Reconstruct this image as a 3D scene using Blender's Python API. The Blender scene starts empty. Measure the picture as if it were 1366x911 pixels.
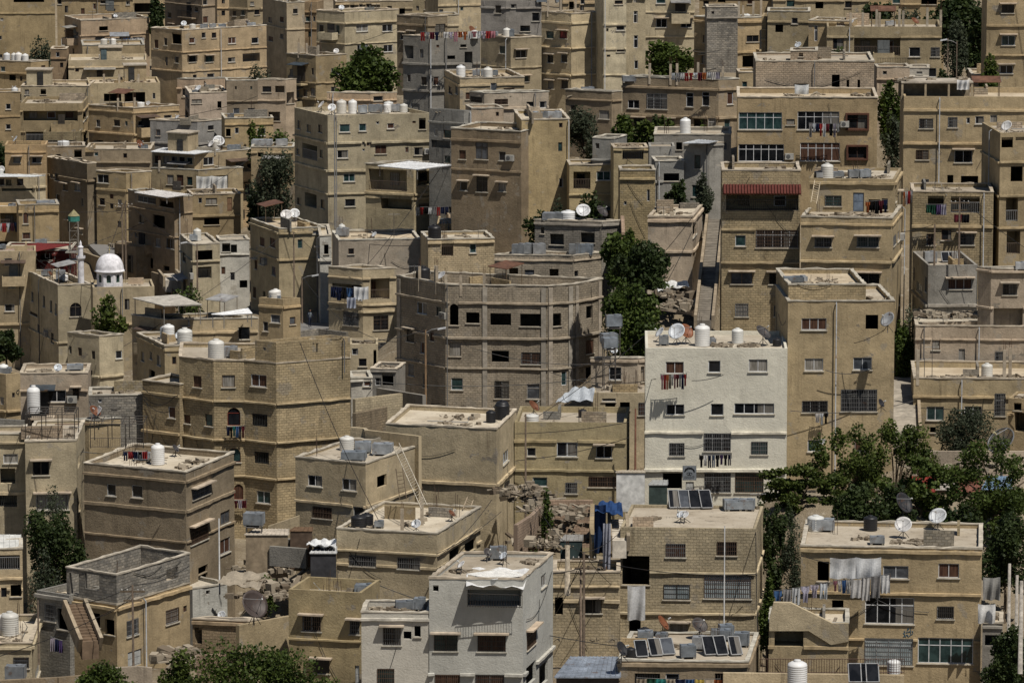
import bpy, math, random
import numpy as np
from mathutils import Vector
random.seed(7)
R = math.radians
SC = bpy.context.scene
COL = SC.collection
# ------------------------------------------------------------------ camera
F = 6498.0
PITCH = R(8.5)
CAM = Vector((0.0, 0.0, 100.0))
CP, SP = math.cos(PITCH), math.sin(PITCH)
TX = {'A': 0, 'B': 340, 'C': 680, 'D': 1016}
TY = {'1': 0, '2': 225, '3': 450, '4': 677}
TK = 350 / 1363.0
def px(tile, x, y):
    return TX[tile[0]] + x * TK, TY[tile[1]] + y * TK
def ray(p):
    a = (p[0] - 683) / F; b = -(p[1] - 455.5) / F
    return Vector((a, CP + b * SP, -SP + b * CP))
def at(tile, x, y, D):
    d = ray(px(tile, x, y)); return CAM + d * (D / d.y)
def on_z(tile, x, y, z):
    d = ray(px(tile, x, y)); return CAM + d * ((z - CAM.z) / d.z)
def mpp(D):                       # metres per tile pixel at distance D
    return D / F * TK
# ------------------------------------------------------------------ materials
MATS = {}
class NT:
    def __init__(s, m):
        m.use_nodes = True; s.t = m.node_tree; s.t.nodes.clear()
    def n(s, typ, **kw):
        nd = s.t.nodes.new(typ)
        for k, v in kw.items():
            if k.startswith('i_'):
                nd.inputs[k[2:].replace('_', ' ')].default_value = v
            elif k.startswith('n_'):
                nd.inputs[int(k[2:])].default_value = v
            else: setattr(nd, k, v)
        return nd
    def l(s, a, b): s.t.links.new(a, b)
    def math(s, op, a, b=None, clamp=False):
        nd = s.n('ShaderNodeMath', operation=op); nd.use_clamp = clamp
        for i, v in enumerate((a, b)):
            if v is None: continue
            if isinstance(v, (int, float)): nd.inputs[i].default_value = v
            else: s.l(v, nd.inputs[i])
        return nd.outputs[0]
    def mix(s, fac, a, b, typ='MIX'):
        nd = s.n('ShaderNodeMix', data_type='RGBA', blend_type=typ)
        for i, v in ((0, fac), (6, a), (7, b)):
            if isinstance(v, (int, float)): nd.inputs[i].default_value = v
            elif isinstance(v, tuple): nd.inputs[i].default_value = v if len(v) == 4 else (*v, 1)
            else: s.l(v, nd.inputs[i])
        return nd.outputs[2]
    def ramp(s, fac, lo, hi, a=0.0, b=1.0):
        nd = s.n('ShaderNodeMapRange'); nd.clamp = True
        s.l(fac, nd.inputs[0])
        for i, v in ((1, lo), (2, hi), (3, a), (4, b)): nd.inputs[i].default_value = v
        return nd.outputs[0]
    def noise(s, vec, scale, detail=4, rough=.55, dim='3D'):
        nd = s.n('ShaderNodeTexNoise'); nd.inputs['Scale'].default_value = scale
        nd.inputs['Detail'].default_value = detail; nd.inputs['Roughness'].default_value = rough
        s.l(vec, nd.inputs['Vector']); return nd.outputs[0]
    def scaled(s, vec, xyz):
        nd = s.n('ShaderNodeVectorMath', operation='MULTIPLY'); s.l(vec, nd.inputs[0]); nd.inputs[1].default_value = xyz
        return nd.outputs[0]
    def finish(s, col, rough=.9, bump=None, strength=.3, dist=.05, metallic=0.0, spec=.3):
        b = s.n('ShaderNodeBsdfPrincipled'); o = s.n('ShaderNodeOutputMaterial')
        if isinstance(col, tuple): b.inputs['Base Color'].default_value = (*col, 1)
        else: s.l(col, b.inputs['Base Color'])
        if isinstance(rough, (int, float)): b.inputs['Roughness'].default_value = rough
        else: s.l(rough, b.inputs['Roughness'])
        b.inputs['Metallic'].default_value = metallic
        b.inputs['Specular IOR Level'].default_value = spec
        if bump is not None:
            bp = s.n('ShaderNodeBump'); bp.inputs['Strength'].default_value = strength; bp.inputs['Distance'].default_value = dist
            s.l(bump, bp.inputs['Height']); s.l(bp.outputs[0], b.inputs['Normal'])
        s.l(b.outputs[0], o.inputs[0]); return b
def mat(name):
    m = bpy.data.materials.new(name); MATS[name] = m; return m, NT(m)

def wall_mat(name, style):
    m, t = mat(name)
    info = t.n('ShaderNodeObjectInfo')
    uv = t.n('ShaderNodeUVMap').outputs[0]
    rnd = t.math('MULTIPLY', info.outputs['Random'], 173.0)
    comb = t.n('ShaderNodeCombineXYZ'); t.l(rnd, comb.inputs[0]); t.l(rnd, comb.inputs[1])
    ad = t.n('ShaderNodeVectorMath', operation='ADD'); t.l(uv, ad.inputs[0]); t.l(comb.outputs[0], ad.inputs[1])
    v = ad.outputs[0]
    base = info.outputs['Color']
    big = t.noise(v, .22, 3)
    mid = t.noise(v, 1.1, 5, .65)
    fine = t.noise(v, 7, 4, .7)
    streak = t.noise(t.scaled(v, (2.6, .16, 1)), 1.0, 4, .7)
    f1 = t.ramp(big, .3, .7, .74, 1.22)
    f2 = t.ramp(mid, .3, .7, .80, 1.16)
    f3 = t.ramp(fine, .3, .7, .85, 1.14)
    stm = t.ramp(t.noise(v, .5, 3), .42, .62)
    f4 = t.math('SUBTRACT', 1.0, t.math('MULTIPLY', t.ramp(streak, .52, .72, 0.0, .5), stm))
    f = t.math('MULTIPLY', t.math('MULTIPLY', f1, f2), t.math('MULTIPLY', f3, f4))
    if style == 'q': f = t.math('ADD', t.math('MULTIPLY', f, .45), .56)
    grey = t.n('ShaderNodeCombineColor')
    for i in range(3): t.l(f, grey.inputs[i])
    col = t.mix(1.0, base, grey.outputs[0], 'MULTIPLY')
    # repaired render, bleached and bare patches with their own outline
    pat = t.noise(t.scaled(v, (1, .8, 1)), .42, 5, .7)
    col = t.mix(t.ramp(pat, .60, .63, 0, .55 if style != 'q' else .12), col, (.30, .27, .225))
    pat2 = t.noise(t.scaled(v, (.7, 1.3, 1)), .8, 6, .75)
    col = t.mix(t.ramp(pat2, .645, .67, 0, .5 if style != 'q' else .2), col, (.47, .42, .34))
    if style == 's':
        bk = t.n('ShaderNodeTexBrick'); t.l(v, bk.inputs['Vector']); bk.inputs['Scale'].default_value = 1.0; bk.inputs['Brick Width'].default_value = .44; bk.inputs['Row Height'].default_value = .22; bk.inputs['Mortar Size'].default_value = .02
        bk.inputs['Color1'].default_value = (.20, .175, .14, 1); bk.inputs['Color2'].default_value = (.33, .295, .245, 1); bk.inputs['Mortar'].default_value = (.17, .155, .13, 1)
        bare = t.noise(t.scaled(v, (.9, 1.1, 1)), .36, 6, .72)
        col = t.mix(t.ramp(bare, .625, .64, 0, .85), col, bk.outputs['Color'])
        rust = t.noise(t.scaled(v, (1.7, .10, 1)), 1.0, 5, .75)
        col = t.mix(t.math('MULTIPLY', t.ramp(rust, .62, .72, 0, .6), stm), col, (.13, .085, .05))
    height = t.math('ADD', t.math('MULTIPLY', mid, .7), t.math('MULTIPLY', fine, .5))
    if style in 'bk':
        nz = t.n('ShaderNodeTexNoise'); nz.inputs['Scale'].default_value = 1.3; nz.inputs['Detail'].default_value = 3; t.l(v, nz.inputs['Vector'])
        dv = t.scaled(nz.outputs['Color'], (.10, .07, 0)); av = t.n('ShaderNodeVectorMath', operation='ADD'); t.l(v, av.inputs[0]); t.l(dv, av.inputs[1])
        br = t.n('ShaderNodeTexBrick'); t.l(av.outputs[0], br.inputs['Vector'])
        br.inputs['Scale'].default_value = 1.0; br.inputs['Brick Width'].default_value = .40; br.inputs['Row Height'].default_value = .20
        br.inputs['Mortar Size'].default_value = .016 if style == 'b' else .022; br.inputs['Mortar Smooth'].default_value = .3
        br.inputs['Color1'].default_value = (.84, .84, .84, 1) if style == 'b' else (.66, .67, .70, 1)
        br.inputs['Color2'].default_value = (1.1, 1.08, 1.05, 1) if style == 'b' else (1.25, 1.22, 1.18, 1)
        br.inputs['Mortar'].default_value = (.70, .69, .67, 1) if style == 'b' else (.70, .69, .66, 1)
        full = t.mix(1.0, col, br.outputs['Color'], 'MULTIPLY')
        cov = t.noise(v, .33, 4, .6)                  # where render still covers the blocks
        k = t.ramp(cov, .42, .5, .25 if style == 'b' else .7, 1.0)
        col = t.mix(k, col, full)
        height = t.math('SUBTRACT', height, t.math('MULTIPLY', br.outputs['Fac'], 1.2))
    t.finish(col, .93, height, .8 if style in 'bk' else .7, .08, spec=.2)
for nm, st in (('wall_stucco', 's'), ('wall_block', 'b'), ('wall_grey_block', 'k'), ('wall_clean_render', 'q')): wall_mat(nm, st)
WSTY = {'q': 'wall_clean_render', 's': 'wall_stucco', 'b': 'wall_block', 'k': 'wall_grey_block'}

def obj_mat(name, rough=.8, spec=.3, metallic=0, nscale=3.0, amp=.2, bump=.2, rust=None):
    m, t = mat(name)
    info = t.n('ShaderNodeObjectInfo'); tc = t.n('ShaderNodeTexCoord')
    rv = t.math('MULTIPLY', info.outputs['Random'], 91.0)
    cb = t.n('ShaderNodeCombineXYZ'); t.l(rv, cb.inputs[0])
    ad = t.n('ShaderNodeVectorMath', operation='ADD'); t.l(tc.outputs['Object'], ad.inputs[0]); t.l(cb.outputs[0], ad.inputs[1])
    v = ad.outputs[0]
    n1 = t.noise(v, nscale, 5, .65); n2 = t.noise(v, nscale * .25, 3)
    f = t.math('MULTIPLY', t.ramp(n1, .3, .7, 1 - amp, 1 + amp), t.ramp(n2, .3, .7, 1 - amp * .8, 1 + amp * .8))
    g = t.n('ShaderNodeCombineColor')
    for i in range(3): t.l(f, g.inputs[i])
    col = t.mix(1.0, info.outputs['Color'], g.outputs[0], 'MULTIPLY')
    if rust is not None:
        nr = t.noise(v, nscale * .6, 6, .7)
        col = t.mix(t.ramp(nr, .58, .66, 0, .75), col, rust)
    t.finish(col, rough, n1, bump, .03, metallic, spec)
obj_mat('painted', .85, .25)
obj_mat('concrete', .95, .2, nscale=2.2, amp=.25, bump=.5)
obj_mat('plastic', .45, .4, nscale=1.5, amp=.07, bump=.05)
obj_mat('galvanised', .5, .5, .35, nscale=2.0, amp=.3, bump=.1, rust=(.16, .085, .04))
obj_mat('metal', .55, .4, .1, nscale=4, amp=.15, bump=.05, rust=(.12, .06, .03))
obj_mat('cloth', .95, .1, nscale=8, amp=.15, bump=.3)
obj_mat('wood', .85, .2, nscale=6, amp=.3, bump=.4)
def roof_mat():
    m, t = mat('roof_deck')
    geo = t.n('ShaderNodeNewGeometry'); info = t.n('ShaderNodeObjectInfo'); v = geo.outputs['Position']
    a = t.noise(v, .35, 4, .6); b = t.noise(v, 1.6, 6, .7); c = t.noise(v, 9, 3, .6)
    col = t.mix(t.ramp(a, .35, .65), (.40, .345, .265), (.56, .505, .41))
    col = t.mix(t.ramp(b, .56, .66, 0, .75), col, (.23, .20, .16))
    col = t.mix(t.ramp(b, .30, .38, .65, 0), col, (.68, .65, .59))
    col = t.mix(1.0, col, t.mix(c, (.84, .84, .84), (1.16, 1.16, 1.16)), 'MULTIPLY')
    col = t.mix(1.0, col, info.outputs['Color'], 'MULTIPLY')
    t.finish(col, .95, b, .4, .05, spec=.15)
roof_mat()
def ground_mat():
    m, t = mat('dusty_ground')
    v = t.n('ShaderNodeNewGeometry').outputs['Position']
    a = t.noise(v, .12, 5, .65); b = t.noise(v, .9, 6, .7); c = t.noise(v, 5, 4, .7)
    col = t.mix(t.ramp(a, .35, .65), (.20, .155, .10), (.33, .275, .195))
    col = t.mix(t.ramp(b, .55, .68, 0, .8), col, (.44, .385, .30))
    col = t.mix(t.ramp(b, .30, .42, .5, 0), col, (.12, .105, .06))
    col = t.mix(1.0, col, t.mix(c, (.75, .75, .75), (1.25, 1.25, 1.25)), 'MULTIPLY')
    t.finish(col, .97, t.math('ADD', b, c), .8, .25, spec=.1)
    m, t = mat('rubble_stone')
    g = t.n('ShaderNodeNewGeometry'); v = g.outputs['Position']
    a = t.noise(v, 1.3, 5, .7); b = t.noise(v, 6, 4, .7)
    r = t.n('ShaderNodeMix', data_type='RGBA'); t.l(g.outputs['Random Per Island'], r.inputs[0])
    r.inputs[6].default_value = (.13, .10, .07, 1); r.inputs[7].default_value = (.40, .345, .265, 1)
    col = t.mix(1.0, r.outputs[2], t.mix(a, (.7, .7, .7), (1.25, 1.25, 1.25)), 'MULTIPLY')
    t.finish(col, .95, b, .5, .05, spec=.1)
    m, t = mat('street_asphalt')
    v = t.n('ShaderNodeNewGeometry').outputs['Position']
    a = t.noise(v, .5, 5, .7); b = t.noise(v, 9, 3)
    col = t.mix(a, (.16, .155, .15), (.25, .24, .225))
    t.finish(col, .9, b, .3, .03)
ground_mat()
def glass_mat(name, c1, c2, rough, spec, curtain=False):
    m, t = mat(name)
    tc = t.n('ShaderNodeTexCoord'); info = t.n('ShaderNodeObjectInfo')
    v = t.scaled(tc.outputs['Object'], (9 if curtain else 1.5, 1, 1 if curtain else 1.5))
    ad = t.n('ShaderNodeVectorMath', operation='ADD'); t.l(v, ad.inputs[0])
    cb = t.n('ShaderNodeCombineXYZ'); t.l(t.math('MULTIPLY', info.outputs['Random'], 57.0), cb.inputs[0]); t.l(cb.outputs[0], ad.inputs[1])
    n = t.noise(ad.outputs[0], 1.0, 3, .6)
    col = t.mix(t.ramp(n, .4, .6), c1, c2)
    if name == 'glass_dark':
        sx = t.n('ShaderNodeSeparateXYZ'); t.l(tc.outputs['Generated'], sx.inputs[0])
        half = t.math('GREATER_THAN', sx.outputs[0], t.math('ADD', .35, t.math('MULTIPLY', t.math('FRACT', t.math('MULTIPLY', info.outputs['Random'], 7.3)), .4)))
        on = t.math('GREATER_THAN', info.outputs['Random'], .70)
        fold = t.noise(t.scaled(tc.outputs['Object'], (11, 1, .5)), 1.0, 2)
        col = t.mix(t.math('MULTIPLY', half, on), col, t.mix(fold, (.06, .055, .05), (.24, .225, .20)))
    t.finish(col, rough, None, spec=spec)
glass_mat('glass_dark', (.006, .007, .009), (.016, .017, .02), .12, .35)
glass_mat('glass_teal', (.012, .03, .032), (.035, .07, .07), .15, .4)
glass_mat('glass_grey', (.05, .055, .065), (.10, .11, .125), .12, .45)
glass_mat('glass_pale', (.30, .36, .38), (.48, .53, .54), .3, .4)
glass_mat('curtain_pale', (.17, .155, .13), (.30, .28, .25), .6, .3, True)
glass_mat('curtain_red', (.05, .02, .02), (.42, .07, .06), .6, .3, True)
glass_mat('curtain_brown', (.05, .022, .014), (.10, .05, .03), .6, .3, True)
def leaf_mat(name, dark, light, tip):
    m, t = mat(name)
    at_ = t.n('ShaderNodeAttribute', attribute_name='rnd')
    v = t.n('ShaderNodeNewGeometry').outputs['Position']
    n = t.noise(v, .7, 3, .6)
    f = t.math('ADD', t.math('MULTIPLY', at_.outputs['Fac'], .6), t.math('MULTIPLY', n, .55))
    col = t.mix(t.ramp(f, .25, .85), dark, light)
    col = t.mix(t.ramp(at_.outputs['Fac'], .9, 1.0, 0, .8), col, tip)
    d = t.n('ShaderNodeBsdfPrincipled'); t.l(col, d.inputs['Base Color']); d.inputs['Roughness'].default_value = .6
    d.inputs['Specular IOR Level'].default_value = .25
    tr = t.n('ShaderNodeBsdfTranslucent'); t.l(col, tr.inputs[0])
    mx = t.n('ShaderNodeMixShader'); mx.inputs[0].default_value = .33
    t.l(d.outputs[0], mx.inputs[1]); t.l(tr.outputs[0], mx.inputs[2])
    o = t.n('ShaderNodeOutputMaterial'); t.l(mx.outputs[0], o.inputs[0])
leaf_mat('leaf_green', (.026, .046, .010), (.10, .14, .028), (.19, .22, .05))
leaf_mat('leaf_olive', (.03, .042, .022), (.085, .10, .06), (.14, .15, .10))
leaf_mat('leaf_dark', (.013, .026, .009), (.06, .085, .024), (.09, .11, .04))
leaf_mat('leaf_fresh', (.024, .042, .008), (.115, .15, .030), (.24, .26, .07))
# ------------------------------------------------------------------ mesh builder
class MB:
    def __init__(s): s.v = []; s.f = []; s.uv = []
    def quad(s, a, b, c, d, uv=None):
        i = len(s.v); s.v += [a, b, c, d]; s.f.append((i, i + 1, i + 2, i + 3)); s.uv += uv or [(0, 0)] * 4
    def poly(s, pts, uv=None):
        i = len(s.v); s.v += pts; s.f.append(tuple(range(i, i + len(pts)))); s.uv += uv or [(p[0], p[1]) for p in pts]
    def box(s, x0, x1, y0, y1, z0, z1):
        i = len(s.v)
        s.v += [(x0, y0, z0), (x1, y0, z0), (x1, y1, z0), (x0, y1, z0), (x0, y0, z1), (x1, y0, z1), (x1, y1, z1), (x0, y1, z1)]
        for f in ((0, 3, 2, 1), (4, 5, 6, 7), (0, 1, 5, 4), (1, 2, 6, 5), (2, 3, 7, 6), (3, 0, 4, 7)):
            s.f.append(tuple(i + k for k in f)); s.uv += [(s.v[i + k][0] + s.v[i + k][1], s.v[i + k][2]) for k in f]
    def obox(s, c, ux, uy, uz):         # oriented box: centre and three half-axis vectors
        i = len(s.v); c = Vector(c); ux, uy, uz = Vector(ux), Vector(uy), Vector(uz)
        for sz in (-1, 1):
            for sx, sy in ((-1, -1), (1, -1), (1, 1), (-1, 1)): s.v.append(tuple(c + ux * sx + uy * sy + uz * sz))
        for f in ((0, 3, 2, 1), (4, 5, 6, 7), (0, 1, 5, 4), (1, 2, 6, 5), (2, 3, 7, 6), (3, 0, 4, 7)):
            s.f.append(tuple(i + k for k in f)); s.uv += [(s.v[i + k][0] + s.v[i + k][1], s.v[i + k][2]) for k in f]
    def tube(s, pts, r, n=6, cap=True):
        pts = [Vector(p) for p in pts]; rs = r if isinstance(r, (list, tuple)) else [r] * len(pts)
        base = len(s.v); up = Vector((0, 0, 1))
        for k, p in enumerate(pts):
            d = (pts[min(k + 1, len(pts) - 1)] - pts[max(k - 1, 0)])
            d = d.normalized() if d.length > 1e-9 else up
            a = d.cross(Vector((1, 0, 0)) if abs(d.x) < .9 else Vector((0, 1, 0))).normalized(); b = d.cross(a)
            for j in range(n):
                t = 2 * math.pi * j / n
                s.v.append(tuple(p + (a * math.cos(t) + b * math.sin(t)) * rs[k]))
        for k in range(len(pts) - 1):
            for j in range(n):
                q = [base + k * n + j, base + k * n + (j + 1) % n, base + (k + 1) * n + (j + 1) % n, base + (k + 1) * n + j]
                s.f.append(tuple(q)); s.uv += [(j / n, k)] * 4
        if cap:
            for k in (0, len(pts) - 1):
                s.f.append(tuple(base + k * n + j for j in range(n))); s.uv += [(0, 0)] * n
    def lathe(s, prof, n=20, c=(0, 0, 0)):
        base = len(s.v)
        for r, z in prof:
            for j in range(n):
                t = 2 * math.pi * j / n; s.v.append((c[0] + r * math.cos(t), c[1] + r * math.sin(t), c[2] + z))
        for k in range(len(prof) - 1):
            for j in range(n):
                s.f.append((base + k * n + j, base + k * n + (j + 1) % n, base + (k + 1) * n + (j + 1) % n, base + (k + 1) * n + j)); s.uv += [(j / n, k)] * 4
    def mesh(s, name, m, smooth=False):
        me = bpy.data.meshes.new(name); me.from_pydata([tuple(p) for p in s.v], [], s.f)
        uvl = me.uv_layers.new(name='UVMap')
        flat = [c for u in s.uv for c in u]
        if len(flat) == len(me.loops) * 2: uvl.data.foreach_set('uv', flat)
        me.materials.append(MATS[m])
        if smooth: me.polygons.foreach_set('use_smooth', [True] * len(me.polygons))
        me.update(); return me
def link(name, me, parent=None, loc=(0, 0, 0), rz=0, color=None):
    o = bpy.data.objects.new(name, me); COL.objects.link(o)
    o.location = loc; o.rotation_euler = (0, 0, rz)
    if parent is not None: o.parent = parent
    if color is not None: o.color = (*color[:3], 1)
    return o
def put(mb, name, m, parent=None, loc=(0, 0, 0), rz=0, color=None, smooth=False):
    return link(name, mb.mesh(name, m, smooth), parent, loc, rz, color)
def empty(name, loc, rz=0):
    o = link(name, None, None, loc, rz); o.empty_display_size = .5; return o
USED = {}
def short(lb):
    for a, c in ((' on the roof of the ', ' on the '), ('loose blocks and boards scattered over the roof of the ', 'loose blocks and boards on the '), ('scraps piled on the low annex in front of the ', 'scraps piled on the annex before the '), (' from left on the ', ' from left on '), ('loose blocks and boards on the ', 'loose blocks on the '), ('heap of boards and rubble', 'heap of boards'), (' in the top ', ' in '), (' laundry and two ', ' two '), (' and tilted awning', '')):
        if len(lb.split()) <= 16: break
        lb = lb.replace(a, c)
    return lb
def tag(o, label, cat, group=None, kind=None):
    label = short(label); o['label'] = label
    if cat: o['category'] = cat
    if group: o['group'] = group
    if kind: o['kind'] = kind
    USED[label] = USED.get(label, 0) + 1
    return o
ORD = ['first', 'second', 'third', 'fourth', 'fifth', 'sixth', 'seventh', 'eighth', 'ninth', 'tenth', 'eleventh', 'twelfth', 'thirteenth', 'fourteenth', 'fifteenth', 'sixteenth', 'seventeenth', 'eighteenth', 'nineteenth', 'twentieth']
def jit(c, a=.08):
    k = 1 + random.uniform(-a, a); h = random.uniform(-a, a) * .35
    return (c[0] * k * (1 + h), c[1] * k, c[2] * k * (1 - h))
# ------------------------------------------------------------------ windows
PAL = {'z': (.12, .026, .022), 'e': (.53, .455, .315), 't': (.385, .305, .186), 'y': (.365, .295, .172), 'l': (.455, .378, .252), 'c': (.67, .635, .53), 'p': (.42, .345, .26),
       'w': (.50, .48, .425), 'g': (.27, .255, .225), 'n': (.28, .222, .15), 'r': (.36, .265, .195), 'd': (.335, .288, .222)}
WIN = {}
def rd(x): return max(.25, round(x / .05) * .05)
def win_mesh(w, h, kind):
    key = ('f', w, h, kind)
    if key in WIN: return WIN[key]
    m = MB(); b = .05; y0, y1 = .06, .13
    m.box(0, b, y0, y1, 0, h); m.box(w - b, w, y0, y1, 0, h); m.box(b, w - b, y0, y1, 0, b); m.box(b, w - b, y0, y1, h - b, h)
    n = max(1, int(round(w / .75)))
    if h < .5: n = 1
    for k in range(1, n):
        x = w * k / n; m.box(x - .025, x + .025, y0 + .004, y1 - .004, b, h - b)
    if h > 1.25 and kind != 'd': m.box(b, w - b, y0 + .006, y1 - .006, h * .7 - .025, h * .7 + .025)
    WIN[key] = m.mesh('window', 'painted'); return WIN[key]
def pane_mesh(w, h, m_):
    key = ('p', w, h, m_)
    if key not in WIN:
        m = MB(); m.box(.02, w - .02, .09, .105, .02, h - .02); WIN[key] = m.mesh('pane', m_)
    return WIN[key]
def sill_mesh(w):
    key = ('s', w)
    if key not in WIN:
        m = MB(); m.box(-.08, w + .08, -.09, .055, -.075, -.003); WIN[key] = m.mesh('sill', 'concrete')
    return WIN[key]
def hood_mesh(w):
    key = ('h', w)
    if key not in WIN:
        m = MB(); m.box(-.22, w + .22, -.48, -.004, .1, .2); WIN[key] = m.mesh('window_hood', 'concrete')
    return WIN[key]
def grille_mesh(w, h):
    key = ('g', w, h)
    if key not in WIN:
        m = MB(); y = -.03; r = .014
        n = max(3, int(w / .13)); k = max(2, int(h / .3))
        for i in range(n + 1):
            x = .02 + (w - .04) * i / n; m.box(x - r, x + r, y - r, y + r, .02, h - .02)
        for i in range(k + 1):
            z = .03 + (h - .06) * i / k; m.box(.005, w - .005, y - r * 1.6, y - r * .2, z - r, z + r)
        WIN[key] = m.mesh('window_grille', 'metal')
    return WIN[key]
def rail_mesh(w):
    key = ('r', w)
    if key not in WIN:
        m = MB(); h = .9; n = max(4, int(w / .16))
        for i in range(n + 1):
            x = .03 + (w - .06) * i / n; m.box(x - .014, x + .014, -.014, .014, 0, h)
        m.box(0, w, -.025, .025, h, h + .05); m.box(0, w, -.02, .02, .06, .09)
        WIN[key] = m.mesh('balcony_rail', 'metal')
    return WIN[key]
def surround_mesh(w, h):
    key = ('su', w, h)
    if key not in WIN:
        m = MB(); b = .16
        m.box(-b, 0, -.22, .02, -b, h + b); m.box(w, w + b, -.22, .02, -b, h + b); m.box(0, w, -.219, .02, h, h + b); m.box(0, w, -.219, .02, -b, 0)
        WIN[key] = m.mesh('window_surround', 'painted')
    return WIN[key]
def air_con(win, w, h):
    if 'ac' not in WIN:
        m = MB(); m.box(0, .8, -.36, -.02, 0, .55); m.box(.05, .12, -.3, .0, -.08, 0); m.box(.68, .75, -.3, .0, -.08, 0); WIN['ac'] = m.mesh('air_conditioner', 'painted')
        m = MB(); m.lathe([(.2, 0), (.2, .012), (.04, .02), (0, .02)], 14); 
        m.v = [(x + .3, -.362 - z, y + .28) for x, y, z in m.v]; WIN['acf'] = m.mesh('fan_grille', 'metal')
    a = link('air_conditioner', WIN['ac'], win, (w + .1, 0, random.uniform(-.3, .3)), color=random.choice([(.38, .37, .34), (.30, .29, .26)]))
    link('fan_grille', WIN['acf'], a, color=(.12, .12, .12))
def door_mesh(w, h):
    key = ('d', w, h)
    if key not in WIN:
        m = MB(); m.box(.02, w - .02, .08, .13, .01, h - .02)
        m.box(.08, w * .5 - .03, .06, .08, h * .55, h - .1); m.box(w * .5 + .03, w - .08, .06, .08, h * .55, h - .1)
        m.box(.08, w - .08, .06, .08, .12, h * .5)
        WIN[key] = m.mesh('door', 'painted')
    return WIN[key]
FRAMES = {'w': (.60, .61, .62), '': (.10, .085, .07), 'red': (.16, .03, .02)}
def add_window(root, A, ang, u, v, w, h, fl, base_col, far):
    """window in the hole at u (along the wall) and height v; A is the wall's left corner in plan, ang its direction"""
    d = Vector((math.cos(ang), math.sin(ang), 0)); p = Vector((A.x, A.y, 0)) + d * u - Vector((root.location.x, root.location.y, 0))
    p.z = v - root.location.z
    out = None
    if 'd' in fl:
        out = link('door', door_mesh(w, h), root, p, ang, random.choice([(.45, .46, .45), (.10, .22, .21), (.16, .20, .26), (.20, .12, .07), (.42, .43, .42)]))
        return out
    if 'O' in fl: return None
    if 'o' in fl:
        if random.random() < .6: link('sill', sill_mesh(w), root, p, ang, jit((.42, .38, .31)))
        return None
    fc = FRAMES['w'] if 'w' in fl else (FRAMES['red'] if 'a' in fl and 'y' in fl else random.choice([FRAMES[''], (.30, .29, .27), (.14, .09, .06), (.45, .45, .44)]))
    if 'R' in fl: fc = (.09, .04, .028)
    win = link('window', win_mesh(w, h, ''), root, p, ang, jit(fc))
    if 'R' in fl: link('window_surround', surround_mesh(w, h), win, color=(.11, .05, .033))
    if not far and w > .6 and not set(fl) & set('hgda') and random.random() < .09: air_con(win, w, h)
    r = random.random()
    g = 'curtain_red' if 'C' in fl else 'glass_pale' if 'p' in fl else 'glass_dark' if r < .60 else 'glass_teal' if r < .70 else 'glass_grey' if r < .78 else 'curtain_pale' if r < .90 else 'curtain_brown'
    link('pane', pane_mesh(w, h, g), win)
    if w > .5: link('sill', sill_mesh(w), win, color=jit((.50, .46, .38)))
    if 'h' in fl: link('window_hood', hood_mesh(w), win, loc=(0, 0, h), color=jit((.46, .38, .29)))
    if 'g' in fl and w > .4: link('window_grille', grille_mesh(w, h), win, color=random.choice([(.05, .045, .04), (.16, .16, .16), (.10, .065, .045)]))
    return win
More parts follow.
